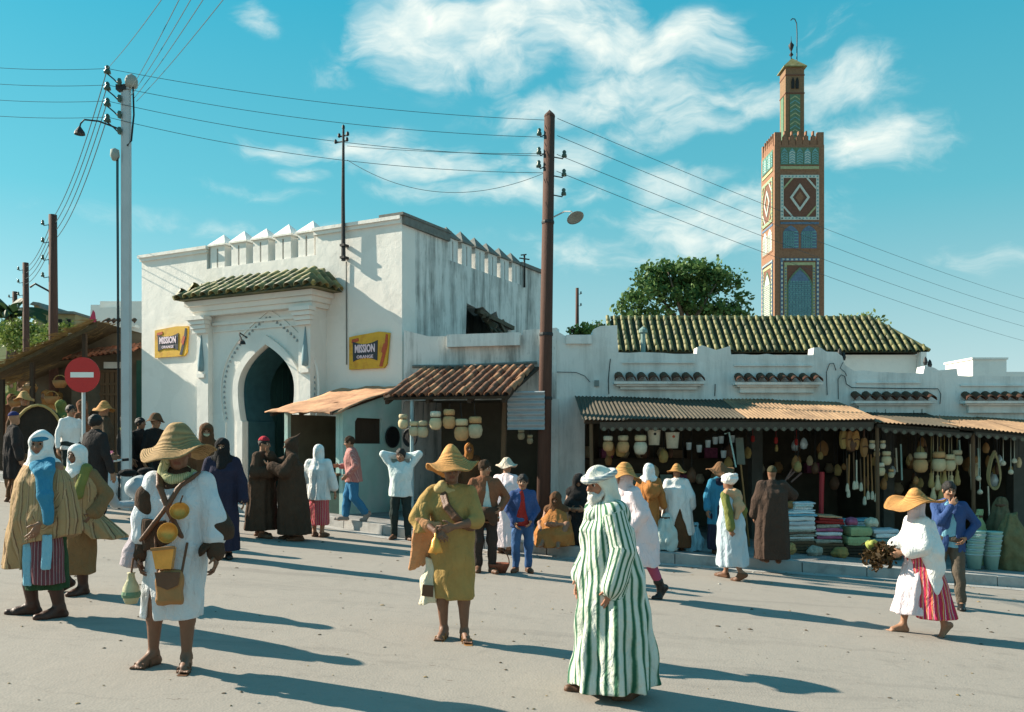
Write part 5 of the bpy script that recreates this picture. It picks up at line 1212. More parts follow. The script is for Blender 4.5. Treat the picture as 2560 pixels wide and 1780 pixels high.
        for t, r_ in ((.10, waist), (.20, chest), (.25, sh), (.280, (sh[0] * .72, sh[1] * .9)), (top, (neck, neck))):
            if lo_t is None or t > lo_t: L.append((*s.sp(t), r_[0] * H, r_[1] * H))
        L = [(z, x, y, a, b) for z, x, y, a, b in L]; out = [L[0]]
        for q in L[1:]:
            if q[0] > out[-1][0] + .004: out.append(q)
        return out
    def yoke(s, V, r=.052, k=.05):
        for i in (0, 1): V.cap(s.S[i] * .95 + s.N * .05 - s.u * .004, s.N + s.u * .002, r * s.hu, (r + .012) * s.hu, k)
    def sleeves(s, V, r0=.05, r1=.045, r2=None, end=1.0, k=.03, which=(0, 1)):
        r2 = r2 or r1; r0 = max(r0, .036 * s.H); r1 = max(r1, .030 * s.H); r2 = max(r2, .025 * s.H)
        for i in which:
            w = s.el[i] + (s.wr[i] - s.el[i]) * max(0, min(1.0, end)); V.chain([s.S[i], s.el[i]], [r0, r1], k)
            if end > 0: V.chain([s.el[i], w], [r1, r2], k * .6)
            else: pass
    def put(s, V, name, mat, su='ang', label=None, amp=.004, fr=22, seed=None):
        if amp: V.crumple(amp, fr, seed if seed is not None else random.uniform(0, 6))
        P, S, E, W_ = s.P, s.S, s.el, s.wr
        def ang(p):
            a = np.arctan2(p[:, 1] - (P[1] + s.u[1] * np.maximum(p[:, 2] - P[2], 0)), p[:, 0] - (P[0] + s.u[0] * np.maximum(p[:, 2] - P[2], 0))) * .24
            if su == 'ang': return a
            out = a
            for i in (0, 1):
                for A, B, rr in ((S[i] * .8 + E[i] * .2, E[i], .098), (E[i], W_[i], .094)):
                    v = B - A; t = np.clip(((p - A) @ v) / (v @ v), 0, 1); q = p - A - t[:, None] * v; d = np.linalg.norm(q, axis=1); e1 = nrm(np.cross(v, V3(.1, 1, .05))); e2 = nrm(np.cross(v, e1))
                    out = np.where((d < rr) & (np.abs(p[:, 0] - P[0]) > .11), np.arctan2(q @ e2, q @ e1) * .12, out)
            return out
        f = {'ang': ang, 'sleeve': ang, 'x': lambda p: p[:, 0], 'z': lambda p: p[:, 2], 'diag': lambda p: p[:, 0] * .8 + p[:, 2] * .25}[su]
        o = link(name, V.mesh(name, mat, su=f), s.t)
        if label: o['label'] = label
        return o
    def robe(s, mat, hem=.12, hr=(.27, .22), hc=None, name='robe', sleeve=(.065, .07, .075), end=1.0, folds=(9, .022, .004, .3), k=.035, waist=(.118, .095), chest=(.125, .095), hipr=(.125, .105), res=None, post=None, su='sleeve', sh=(.128, .068), amp=.004, label=None, top=.308):
        V = s.vol(pad=max(.14, hr[0] * .6), res=res); V.loft(s.secs(hem, hr, hc, waist, chest, hipr=hipr, sh=sh, top=top), .01, fold=folds); s.yoke(V)
        if sleeve: s.sleeves(V, *sleeve, end=end, k=k)
        if post: post(V)
        return s.put(V, name, mat, su, amp=amp, label=label)
    def trousers(s, mat, r=(.060, .047, .037), end=.92, res=None, name='trousers', amp=.005, top=.04, post=None):
        V = s.vol(pad=.14, res=res); H = s.H; V.cap(s.P - V3(.045 * H, 0, -.01), s.P + V3(.045 * H, 0, .01), .068 * H, k=.03); V.loft([(*s.sp(.0), .118 * H, .088 * H), (*s.sp(top), .110 * H, .08 * H)], .03)
        for i in (0, 1): a = s.kn[i] + (s.an[i] - s.kn[i]) * end; V.chain([s.hip[i], s.hip[i] * .5 + s.kn[i] * .5, s.kn[i], a], [r[0] * H, (r[0] + r[1]) / 2 * H, r[1] * H, r[2] * H], .02)
        if post: post(V)
        return s.put(V, name, mat, 'ang', amp=amp, fr=30)
    def top_(s, mat, name='shirt', hem=None, hr=(.20, .135), lo_t=-.05, sleeve=(.052, .048, .042), end=.95, res=None, opening=None, grow=0.0, amp=.005, su='ang', post=None, chest=(.12, .086), waist=(.112, .08), top=.306, label=None, folds=(7, .006, .002, .5)):
        V = s.vol(pad=.16, res=res); g = grow
        L = s.secs(0, hr, None, (waist[0] + g, waist[1] + g), (chest[0] + g, chest[1] + g), lo_t=lo_t, top=top, sh=(.125 + g, .066 + g)); V.loft(L, .01, fold=folds); s.yoke(V, .050 + g)
        if sleeve: s.sleeves(V, *sleeve, end=end)
        if opening: V.wedge(*opening)
        if post: post(V)
        return s.put(V, name, mat, su, amp=amp, label=label)
    def shoes(s, mat, name='shoe', boot=0.0, grow=.004):
        for i in (0, 1):
            A = np.array([s.heel[i], s.toe[i], s.an[i] + (s.kn[i] - s.an[i]) * boot]); V = Vol(A.min(0) - .08, A.max(0) + .08, min(s.res, .010)); H = s.H; hu = s.hu; b, h, a, tp = s.ball[i], s.heel[i], s.an[i], s.toe[i]; l = np.cross(nrm(tp - b), V3(0, 0, 1)) * .016 * hu
            V.cap(h, b, .023 * H + grow, .022 * H + grow, .02); V.cap(b - l, b + l, .021 * H + grow, k=.02); V.cap(b, tp + V3(0, 0, .004), .0205 * H + grow, .0175 * H + grow, .02); V.cap(a, h, .025 * H + grow, .022 * H, .02); V.cap(a, b + V3(0, 0, .015), .025 * H + grow, .019 * H, .03)
            if boot: V.cap(a, a + (s.kn[i] - a) * boot, .026 * H + grow, .036 * H + grow, .02)
            else: V.cut(a + V3(0, 0, .004), (0, 0, 1))
            z = min(h[2], b[2], tp[2]) - .020 * hu
            if abs(h[2] - b[2]) < .03: V.cut((0, 0, z), (0, 0, -1))
            o = link(name, V.mesh(name, mat), s.t)
            if abs(h[2] - b[2]) < .03:
                pass
    def sandals(s, mat):
        for i in (0, 1):
            b, h, tp = s.ball[i], s.heel[i], s.toe[i]; td = nrm(tp - b); bk = nrm(h - b); l = np.cross(td, V3(0, 0, 1)); hu = s.hu; dn = V3(0, 0, -.022 * hu); m = MB()
            up = V3(0, 0, 1); pts = []
            for f_, w_ in ((-1.1, .03), (-.5, .036), (.0, .044), (.06 / .165, .046), (.10 / .165, .028)):
                c = (b + bk * (-f_) * .165 * hu if f_ < 0 else b + td * f_ * .165 * hu) + dn; pts.append((c - l * w_ * hu, c + l * w_ * hu))
            v = [tuple(p) for a, c in pts for p in (a, c)]; v += [tuple(np.array(p) - V3(0, 0, .014)) for p in v]; n = len(pts); f = []
            for j in range(n - 1): f += [(2 * j, 2 * j + 1, 2 * j + 3, 2 * j + 2), (2 * n + 2 * j + 2, 2 * n + 2 * j + 3, 2 * n + 2 * j + 1, 2 * n + 2 * j), (2 * j, 2 * j + 2, 2 * n + 2 * j + 2, 2 * n + 2 * j), (2 * j + 3, 2 * j + 1, 2 * n + 2 * j + 1, 2 * n + 2 * j + 3)]
            f += [(0, 1, 2 * n + 1, 2 * n)[::-1], (2 * n - 2, 2 * n - 1, 4 * n - 1, 4 * n - 2)]
            so = m.add(v, f).build('sandal', mat, s.t); a = s.an[i]
            for c, w_, hh in ((b + td * .012, .046, .036), (b + bk * .06, .040, .062)):
                MB().tube([c - l * w_ * hu + dn, c - l * w_ * hu * .85 + up * hh * .45, c + up * hh * .75, c + l * w_ * hu * .85 + up * hh * .45, c + l * w_ * hu + dn], .0075, 6).build('strap', mat, so)
            MB().tube([a + (l * math.cos(q) + np.cross(l, up) * math.sin(q)) * .041 * hu + V3(0, 0, -.01) for q in [k * math.pi / 5 for k in range(11)]], .008, 6).build('strap', mat, so)
    def hair(s, mat=HAIR, fringe=.045, back=-.02, grow=.010):
        V = Vol(s.C - .2, s.C + .2, min(s.res, .009)); q = s.hs; V.ell(s.hp(0, .014, .028), V3(.078 + grow, .098 + grow, .094 + grow * 1.2) * q, s.Rh, 0)
        V.ell(s.hp(0, -.085, fringe - .075), V3(.072, .06, .075) * q, s.Rh, .012, 's'); V.cut(s.hp(0, 0, back - .02), s.Rh @ V3(0, -.35, -1), .01); V.crumple(.0035, 70, 1.0)
        return s.put(V, 'hair', mat, amp=0)
    def beard(s, mat, L=.05):
        V = Vol(s.C - .22, s.C + .2, .007); q = s.hs; V.ell(s.hp(0, -.062, -.088), V3(.056, .048, .045 + L * .4) * q, s.Rh, 0); V.cap(s.hp(0, -.068, -.10), s.hp(0, -.078, -.115 - L), .03 * q, .012 * q, .03)
        V.cap(s.hp(-.032, -.085, -.040), s.hp(0, -.098, -.036), .008 * q, k=.01); V.cap(s.hp(.032, -.085, -.040), s.hp(0, -.098, -.036), .008 * q, k=.01); V.ell(s.hp(0, -.112, -.053), V3(.018, .022, .007) * q, s.Rh, .004, 's')
        for sg in (-1, 1): V.chain([s.hp(sg * .074, -.01, .0), s.hp(sg * .062, -.035, -.06), s.hp(sg * .035, -.06, -.09)], [.010 * q, .016 * q, .02 * q], .02)
        V.crumple(.003, 90); return s.put(V, 'beard', mat, amp=0)
    def scarf(s, mat, grow=.022, face=(.064, .080), drop=.12, k=.02, veil=None, name='headscarf', shoulders=.0, facez=-.008, amp=.003, su='ang', back=0.0, peak=None, deep=.078):
        """cloth wrapped round head and neck with an opening for the face; veil=z below which the face is covered"""
        V = Vol(s.C - V3(.36, .36, .45), s.C + V3(.36, .36, .42), min(s.res, .010)); q = s.hs
        V.ell(s.hp(0, .012, .022), V3(.078 + grow, .1 + grow, .095 + grow) * q, s.Rh, 0); V.ell(s.hp(0, -.008, -.055), V3(.066 + grow, .078 + grow, .075 + grow) * q, s.Rh, .03)
        V.cap(s.hp(0, .0, -.07), s.N + V3(0, -.01, -.02), .075 * q + grow, .07 * s.hu + grow * 1.6, .03)
        if peak: V.cap(s.hp(0, .05, .07), s.C + V3(*peak), .055 * q, .012, .05)
        if back: V.cap(s.hp(0, .09, -.02), s.hp(0, .11 + back * .3, -.1 - back), .06 * q, .05 * q, .05)
        if shoulders: V.cap(s.S[0] * .75 + s.N * .25 + V3(0, 0, .0), s.S[1] * .75 + s.N * .25, shoulders * .75, k=.06); V.cap(s.N + V3(0, -.05, -drop), s.N, shoulders, .06, .06)
        zc = facez
        V.ell(s.hp(0, -.125, zc), V3(face[0], deep, face[1]) * q, s.Rh, .008, 's')
        o = s.put(V, name, mat, su, amp=amp, fr=40)
        if veil is not None:
            W_ = Vol(s.C - V3(.2, .25, .35), s.C + V3(.2, .2, .1), min(s.res, .010)); W_.ell(s.hp(0, -.02, -.045), V3(.07, .088, .075) * q, s.Rh, 0); W_.ell(s.hp(0, -.07, -.02), V3(.045, .052, .03) * q, s.Rh, .02)
            W_.cap(s.hp(0, -.05, -.09), s.N + V3(0, -.085, -.10), .055 * q, .07, .03); W_.cut(s.hp(0, 0, veil), s.Rh @ V3(0, 0, 1), .006); s.put(W_, 'face_veil', veil_mat(mat), amp=.002)
        return o
    def hat(s, mat, brim=.24, crown=.13, r=.098, tilt=(0, 0), wave=.03, droop=.03, peak=.5, name='straw_hat', z=.055, ph=0.0, edge=.0, n=40):
        """woven hat: rounded or peaked crown and a waved brim, with thickness"""
        prof = [(r * i / 8, 0) for i in range(9)]
        v = []; rows = prof + [(r + (brim - r) * j / 7, 0) for j in range(1, 8)]; K = len(rows); rc = r * (1.18 - .16 * peak); ex = 4.2 - 2.3 * peak; c0 = crown * 1.22
        for ri, (rr, zz) in enumerate(rows):
            ub = max(0, (rr - r) / (brim - r)) if ri >= 9 else 0
            for j in range(n):
                a = 2 * math.pi * j / n; zz = c0 * math.exp(-(rr / rc) ** ex) - .02; z_ = zz - droop * ub ** 1.3 + wave * ub * math.sin(2 * a + ph) + .35 * wave * ub * math.sin(5 * a + 2 * ph) + edge * max(0, ub - .8) * 5
                q = 1 + .03 * math.sin(3 * a + ph) * (ub > 0); v.append((rr * q * math.cos(a), rr * q * math.sin(a) * 1.06, z_))
        N_ = len(v); v += [(x * .985, y * .985, z_ - .006) for x, y, z_ in v]; f = []
        for i in range(K - 1):
            for j in range(n):
                a, b, c, d = i * n + j, i * n + (j + 1) % n, (i + 1) * n + (j + 1) % n, (i + 1) * n + j; f += [(a, d, c, b), (N_ + b, N_ + c, N_ + d, N_ + a)]
        for j in range(n): a, b = (K - 1) * n + j, (K - 1) * n + (j + 1) % n; f.append((a, N_ + a, N_ + b, b))
        m = MB(); T = Matrix.Translation(Vector(s.hp(0, .008, z))) @ Matrix(s.Rh.tolist()).to_4x4() @ Matrix.Rotation(R(tilt[0]), 4, 'X') @ Matrix.Rotation(R(tilt[1]), 4, 'Y') @ Matrix.Scale(s.hs, 4)
        m.T = None; me_ = MB().add(v, f).mesh(name, True); o = link(name, me_, s.t, (mat,)); o.matrix_local = T; return o
    def cap_hat(s, mat, name='skull_cap', h=.06, grow=.008):
        V = Vol(s.C - .2, s.C + .22, min(s.res, .009)); q = s.hs; V.ell(s.hp(0, .014, .03), V3(.078 + grow, .098 + grow, .094 + grow + .01) * q, s.Rh, 0); V.cut(s.hp(0, 0, h), s.Rh @ V3(0, -.1, -1), .004); return s.put(V, name, mat, amp=.001)
    def turban(s, mat, name='turban', grow=.03):
        V = Vol(s.C - .25, s.C + .27, min(s.res, .010)); q = s.hs; V.ell(s.hp(0, .018, .055), V3(.085 + grow, .1 + grow, .075 + grow) * q, s.Rh, 0)
        for k in range(4):
            a = .35 * (k - 1.5); V.chain([s.hp(.10 * math.cos(t), .02 + .115 * math.sin(t), .045 + .022 * k + .02 * math.sin(t + k * 2)) for t in np.linspace(0, 2 * math.pi, 13)], [.022 * q] * 13, .012)
        V.ell(s.hp(0, -.12, -.03), V3(.07, .06, .06) * q, s.Rh, .01, 's'); return s.put(V, name, mat, 'z', amp=.003, fr=50)
def thumb_side(d, pn, i):
    """thumb lies up/forward when the hand hangs with its palm to the thigh"""
    l = np.cross(nrm(d), nrm(pn - d * (pn @ nrm(d)))); return 1 if (l @ V3(0, -1, .6)) > 0 else -1
VEILS = {}
def veil_mat(m): return m
# ================================================================== cloth
def cloth(name, c, var=.22, scale=5, **k): return M(name, c, rough=.92, var=var, scale=scale, bump=k.pop('bump', .35), bscale=k.pop('bscale', 110), spec=.15, folds=k.pop('folds', .7), **k)
WHITEC = cloth('white_cotton', (.70, .70, .68), .1); GREYW = cloth('grey_white_cotton', (.56, .58, .60), .14); PINKC = cloth('pinkish_white_cotton', (.68, .58, .60), .1)
DKBROWN = cloth('dark_brown_wool', (.062, .037, .024), .35); BROWN = cloth('brown_wool', (.105, .052, .026), .3); BLACKC = cloth('black_cloth', (.018, .017, .017), .3)
NAVY = cloth('navy_cloth', (.025, .024, .045), .3); KHAKI = cloth('khaki_cloth', (.33, .215, .075), .28); DENIM = cloth('blue_denim', (.045, .10, .22), .25); TEALB = cloth('blue_trouser_cloth', (.035, .15, .28), .25)
TANC = stripes('tan_striped_wool', [(0, (.36, .24, .12)), (.42, (.30, .19, .09)), (.55, (.40, .27, .15)), (.74, (.15, .085, .045)), (.84, (.33, .22, .11))], .075)
GREENS = cloth('dark_green_cloth', (.028, .065, .03), .3); BLUES = cloth('bright_blue_cloth', (.04, .19, .30), .2); MAROON = stripes('maroon_striped_cloth', [(0, (.16, .05, .06)), (.5, (.30, .22, .22)), (.7, (.12, .04, .05))], .03)
OLIVE = cloth('olive_cloth', (.16, .17, .05), .3); ORANGEC = cloth('orange_brown_cloth', (.36, .15, .045), .25); PEACH = cloth('peach_cloth', (.50, .30, .17), .2)
PINKJ = stripes('pink_checked_cloth', [(0, (.40, .17, .15)), (.5, (.50, .30, .27)), (.75, (.34, .12, .12))], .022); REDST = stripes('red_striped_cloth', [(0, (.50, .035, .07)), (.36, (.62, .42, .12)), (.46, (.50, .04, .08)), (.62, (.66, .55, .50)), (.72, (.44, .03, .10))], .045)
DJELL = stripes('green_white_striped_wool', [(0, (.66, .67, .60)), (.22, (.60, .62, .52)), (.34, (.07, .19, .11)), (.42, (.022, .10, .055)), (.56, (.035, .125, .07)), (.66, (.22, .32, .22)), (.78, (.62, .64, .56))], .058, soft=True)
LEATHER = M('brown_leather', (.11, .05, .025), rough=.55, var=.3, scale=8); TANLEA = M('tan_leather', (.30, .145, .05), rough=.6, var=.3, scale=7); BLACKSH = M('black_shoe', (.015, .014, .013), rough=.35, var=.2)
STRAW = straw('straw', (.46, .27, .10)); STRAWO = straw('golden_straw', (.52, .26, .085))
BRASS = M('polished_brass', (.62, .29, .06), rough=.34, var=.35, scale=14, metal=.45, bump=.2); JACKB = cloth('blue_jacket_cloth', (.040, .075, .19), .25); RUSTJ = cloth('rust_brown_tweed', (.20, .085, .045), .35, scale=30)
GREYB = M('grey_beard', (.62, .60, .56), rough=.8, var=.2, scale=30, bump=.7, bscale=120); TROUS = cloth('grey_brown_trouser_cloth', (.105, .085, .065), .25); REDSW = cloth('red_knit', (.32, .03, .025), .25); LTBLUE = cloth('light_blue_shirt', (.20, .42, .52), .12); PALES = cloth('pale_shirt', (.48, .56, .53), .1)
GREENTR = cloth('dark_trouser_cloth', (.025, .035, .032), .3); REDCAP = cloth('red_felt', (.36, .025, .04), .25); CREAMS = stripes('cream_green_scarf', [(0, (.50, .47, .24)), (.45, (.14, .20, .07)), (.6, (.52, .50, .30))], .03); SUIT = cloth('dark_suit', (.030, .025, .024), .3)
def P_(label, px, py, ptop, rz, z=0.0, **k):
    """stand a person so that the feet are seen at (px, py) and the crown of the head at ptop"""
    sc = (py - HY - SLOPE * (px - 1280)) / (CH - z); H = k.pop('H', None) or (py - ptop) / sc
    if 'res' not in k: k['res'] = .008 if sc > 260 else (.010 if sc > 180 else .0125)
    return Fig(label, px, sc, rz, H=H, z=z, **k)
# ------------------------------------------------------------------ water seller in the big straw hat
a = P_('person in big straw hat with brass bowls and leather pouch over a ragged white tunic', 430, 1668, 1092, 4, skin_='dark', hip=(.04, 0, None), side=.02, feet=((-.15, .03), (.105, -.02)), toe=(-24, 8), head=(8, 8, 0), ha=(-.20, -.06, .80), hb=(.34, -.10, .78), ea=(-1, .5, 0), eb=(1, .6, .1), curl=(.8, .8))
a.robe(GREYW, hem=.36, hr=(.215, .16), name='tunic', sleeve=(.080, .088, .082), end=.5, folds=(8, .014, .004, 1.1), post=lambda V: V.wedge((-.12, 0, .62), .05, True, .3, 0.0))
a.robe(DKBROWN, hem=.98, hr=(.17, .13), hc=(0, 0), name='brown_undercoat', sleeve=(.055, .055, .062), end=.98, folds=(6, .004, .002, .4), res=.010, waist=(.10, .075), chest=(.104, .074), hipr=(.10, .08), sh=(.11, .055))
V = a.vol(pad=.2, z0=.6, z1=1.5); V.strands([a.el[1] + V3(.0, .04, .03), a.el[1] + V3(.03, .02, -.06), a.wr[1] + V3(.0, .04, .02), a.wr[1] + V3(.06, .06, -.10)], (.05, .09, 0), 3, .05, .08, .052); V.cut((0, 0, a.wr[1][2] - .10), (.5, .1, -1)); a.put(V, 'hanging_sleeve', DKBROWN, amp=.012, fr=18)
V = a.vol(pad=.2, z0=.5, z1=1.1); V.chain([a.el[0] + V3(0, .02, .02), a.wr[0] + V3(-.05, .03, .02), a.wr[0] + V3(-.09, .03, -.10)], [.06, .075, .07], .03); V.cut(a.wr[0] + V3(-.09, 0, -.09), (-.2, 0, -1)); a.put(V, 'hanging_sleeve', cloth('mauve_lining', (.36, .31, .33)), amp=.006)
V = a.vol(pad=.2, z0=.5, z1=1.2, res=.010); V.loft([(.80, -.01, 0, .212, .168), (.95, -.005, 0, .222, .175), (1.07, 0, -.01, .212, .165)], .01, fold=(9, .008, .006, 0)); V.cut((.07, 0, .95), (1, 0, .5)); V.cut((-.10, 0, .86), (.35, 0, -1)); a.put(V, 'sash', DKBROWN, amp=.006)
V = a.vol(pad=.2, z0=1.1, z1=1.7, res=.009); V.loft(a.secs(1.0, (.21, .15), (0, 0)), .01, fold=(8, .01, .004, 1.1)); a.yoke(V, .058); V.F -= .009; V.keep_ell((.0, -.10, 1.43), (.155, .2, .15)); a.put(V, 'brown_yoke', DKBROWN, amp=.004)
for sg, px_ in ((0, -1),):
    V = a.vol(pad=.2, z0=.8, z1=1.5, res=.010); m_ = a.S[sg] * .38 + a.el[sg] * .62; V.chain([m_ + V3(0, 0, .06), m_ - V3(0, 0, .03)], [.092, .094], .02); a.put(V, 'sleeve_patch', DKBROWN, amp=.004)
def band(f, pts, mat, off=(.03, 0, .03)):
    V = f.vol(pad=.2, res=.008); V.strands(pts, off, 4, .0105, .012); f.put(V, 'shoulder_strap', mat, amp=0)
band(a, [a.S[1] + V3(-.03, -.05, .055), V3(.10, -.170, 1.30), V3(.03, -.195, 1.17), V3(-.05, -.205, 1.06), V3(-.15, -.17, .94)], LEATHER, (.035, 0, .035))
band(a, [a.S[0] + V3(.05, -.05, .055), V3(-.03, -.175, 1.30), V3(.04, -.20, 1.13), V3(.12, -.195, .96)], LEATHER, (.03, 0, -.02))
V = a.vol(pad=.2, z0=1.2, z1=1.75); V.chain([a.N + V3(math.cos(t) * .082, math.sin(t) * .082 - .005, .01 + .025 * math.sin(t)) for t in np.linspace(0, 2 * math.pi, 12)], [.036] * 12, .02); V.ell(a.hp(-.085, -.01, -.0), (.03, .06, .09), a.Rh, .03); V.cap(a.hp(-.09, -.02, -.04), a.N + V3(-.10, -.05, .02), .028, .035, .03); a.put(V, 'neck_scarf', CREAMS, amp=.006, fr=40)
a.hat(straw('weathered_straw', (.34, .215, .095)), brim=.268, crown=.15, r=.115, wave=.045, droop=.05, tilt=(-7, -4), peak=.45, ph=2.6, z=.072)
a.sandals(LEATHER); HATMAN = a
# ------------------------------------------------------------------ two cloaked women walking west
b = P_('person in white headscarf and wide tan striped cape with brown boots', 112, 1540, 1078, -22, skin_='brown', feet=((-.14, -.02), (.12, .03)), toe=(-48, -16), head=(28, 3, 0), ha=(-.15, .02, .78), hb=(.17, -.19, .82), bare=False, lean=.04)
V = b.vol(pad=.3, z0=.1); V.loft([(.24, 0, .03, .19, .16), (.55, 0, .02, .185, .15), (.9, 0, .0, .18, .13)], .01, fold=(8, .015, .004, 0)); b.put(V, 'skirt', GREENS)
V = b.vol(pad=.3, z0=.2); V.loft([(.30, .11, -.06, .12, .14), (.6, .09, -.06, .13, .13), (.9, .04, -.04, .14, .12)], .01, fold=(6, .01, .004, 0)); b.put(V, 'apron', MAROON)
for x, z in ((.0, .27), (.22, .42)):
    V = b.vol(pad=.3, z0=.2); V.strands([V3(x, -.165, .72), V3(x + .015, -.185, z + .03)], (.06, .02, 0), 4, .014, .01); b.put(V, 'apron_edge', LTBLUE, amp=.003)
b.robe(TANC, hem=.42, hr=(.36, .26), hc=(-.10, .05), name='cape', sleeve=None, hipr=(.20, .145), waist=(.185, .13), chest=(.17, .115), sh=(.14, .085), folds=(8, .035, .008, 1.2), post=lambda V: V.cut((0, 0, .64), (.25, 0, -1), .0, ((-.03, -1, 0), (1, 1, 1.0))))
V = b.vol(pad=.2, z0=.75, z1=1.6); V.strands([b.N + V3(.07, -.07, .0), V3(.17, -.15, 1.26), V3(.23, -.185, 1.06), V3(.255, -.185, .84)], (.11, .06, .03), 4, .033, .03, .020, conv=.95); b.put(V, 'blue_shawl', BLUES, amp=.006)
b.scarf(WHITEC, grow=.024, shoulders=.085, drop=.13, face=(.066, .086), amp=.006); BOOT = M('red_brown_boot', (.055, .022, .014), rough=.45, var=.3); b.shoes(BOOT, 'boot', boot=.5)
V = Vol(b.C - .2, b.C + .2, .008); V.ell(b.hp(0, -.01, .055), V3(.092, .1, .04) * b.hs, b.Rh, 0); V.cut(b.hp(0, -.02, 0), b.Rh @ V3(0, 1, 0)); b.put(V, 'forehead_band', BLUES, amp=0)
c = P_('person in white veil and brown cape flying out behind, walking beside the cape wearer', 196, 1484, 1112, -14, skin_='dark', feet=((-.16, .05), (.06, -.02)), toe=(-30, -8), heel=(25, 0), head=(-4, 6, 0), bare=False, ha=(-.12, -.2, .9), hb=(.22, -.05, .8))
c.robe(cloth('brown_cape_cloth', (.20, .125, .06)), hem=.2, hr=(.19, .17), name='robe', sleeve=(.06, .07, .07), folds=(7, .012, .004, 0))
c.robe(TANC, hem=.55, hr=(.34, .2), hc=(.16, .06), name='cape', sleeve=None, hipr=(.165, .12), waist=(.15, .11), chest=(.15, .1), sh=(.14, .08), folds=(7, .03, .006, 2), post=lambda V: (V.wedge((-.03, 0, 1.12), .2, True, .3, .0), V.cut((.2, 0, .62), (-.75, 0, -.66))))
c.scarf(WHITEC, grow=.022, shoulders=.07, drop=.06); c.shoes(BOOT, 'boot', boot=.45)
V = c.vol(pad=.2, z0=.8, z1=1.4); V.chain([c.S[0] + V3(0, -.05, .03), V3(-.06, -.15, 1.0), V3(-.02, -.16, .92)], [.05, .06, .04], .04); V.chain([c.S[1] + V3(-.02, -.04, .05), V3(.10, -.13, .98)], [.05, .05], .03); c.put(V, 'green_scarf', OLIVE, amp=.006)
# ------------------------------------------------------------------ bell ringer in the middle
d = P_('person in golden straw hat and khaki tunic holding a brass bell', 1130, 1598, 1142, -6, skin_='dark', feet=((-.08, .02), (.115, -.01)), toe=(-6, 20), head=(14, 6, 0), ha=(-.10, -.27, .985), hb=(.055, -.255, 1.02), ea=(-1, .25, -.2), eb=(1, .3, -.5), curl=(1.0, .8), palm=((.5, .3, -.6), (-.7, .5, 0)))
d.robe(KHAKI, hem=.37, hr=(.19, .145), name='tunic', sleeve=(.06, .064, .06), end=.15, folds=(6, .010, .004, .6), waist=(.118, .09), amp=.008)
V = d.vol(pad=.25, z0=.75); V.chain([d.S[0] + V3(-.02, 0, .0), d.el[0] + V3(-.01, .0, -.0)], [.068, .074], .03); V.cap(d.el[0], d.el[0] + V3(.03, -.05, -.12), .068, .066, .05); V.cut(d.el[0] + V3(0, 0, -.12), (0, 0, -1)); d.put(V, 'wide_sleeve', KHAKI, amp=.009, fr=26)
V = d.vol(pad=.25, z0=.55, z1=1.1); V.chain([d.el[0] + V3(.0, -.02, -.02), d.el[0] * .5 + d.wr[0] * .5 + V3(0, 0, -.01)], [.062, .05], .02); V.strands([d.el[0] * .5 + d.wr[0] * .5 + V3(0, .01, -.03), V3(-.24, -.03, .80), V3(-.30, .0, .64)], (.20, .03, .05), 5, .03, .03, .018); d.put(V, 'orange_lining', cloth('orange_lining_cloth', (.46, .23, .11)), amp=.006)
band(d, [d.N + V3(-.085, -.05, .0), V3(-.02, -.165, 1.19), V3(.06, -.19, 1.10), V3(.14, -.15, 1.02), V3(.20, -.05, .98)], LEATHER, (.04, 0, .04))
V = d.vol(pad=.2, z0=1.2, z1=1.6); V.chain([d.N + V3(math.cos(t) * .070, math.sin(t) * .07 - .005, -.01 + .015 * math.sin(t)) for t in np.linspace(0, 2 * math.pi, 12)], [.028] * 12, .02); V.cap(d.N + V3(-.08, -.06, .03), d.N + V3(-.11, -.05, .0), .045, k=.03); d.put(V, 'neck_cloth', cloth('cream_neck_cloth', (.45, .33, .15)), amp=.005)
d.hat(STRAWO, brim=.25, crown=.17, r=.11, wave=.05, droop=.03, tilt=(-12, -3), peak=.85, ph=1.4, z=.062); d.sandals(TANLEA); BELLBOY = d
# ------------------------------------------------------------------ old man in the striped djellaba
e = P_('bearded old person in a long green and white striped djellaba with white head wrap', 1530, 1738, 1166, -70, skin_='red', feet=((-.12, -.10), (.10, .16)), toe=(-8, 5), heel=(0, 22), lean=.14, head=(14, 12, 0), ha=(-.24, -.12, .83), hb=(.22, -.1, .82), bare=False, curl=(.5, .5), res=.008)
e.robe(DJELL, hem=.075, hr=(.30, .30), hc=(.0, .02), name='djellaba', sleeve=(.078, .084, .086), end=.98, hipr=(.155, .14), waist=(.142, .12), chest=(.142, .112), folds=(8, .046, .006, .8), res=.0095, amp=.007)
V = e.vol(pad=.2, z0=1.15); V.chain([e.N + V3(-.10, -.03, -.02), e.N + V3(-.06, .08, -.01), e.N + V3(0, .15, -.09), e.N + V3(.06, .08, -.01), e.N + V3(.10, -.03, -.02), e.N + V3(0, -.10, -.06), e.N + V3(-.10, -.03, -.02)], [.03, .05, .06, .05, .03, .028, .03], .05); V.cap(e.N + V3(0, -.07, -.06), e.N, .06, .07, .04); V.cap(e.N + V3(0, .10, -.07), e.N + V3(0, .15, -.28), .075, .045, .06); e.put(V, 'hood', DJELL, 'ang', amp=.008)
e.scarf(cloth('cream_head_wrap', (.66, .64, .55), .15), name='head_wrap', grow=.022, face=(.16, .112), facez=-.060, back=.04, deep=.108, amp=.006); e.beard(GREYB, .045); e.shoes(LEATHER, 'slipper')
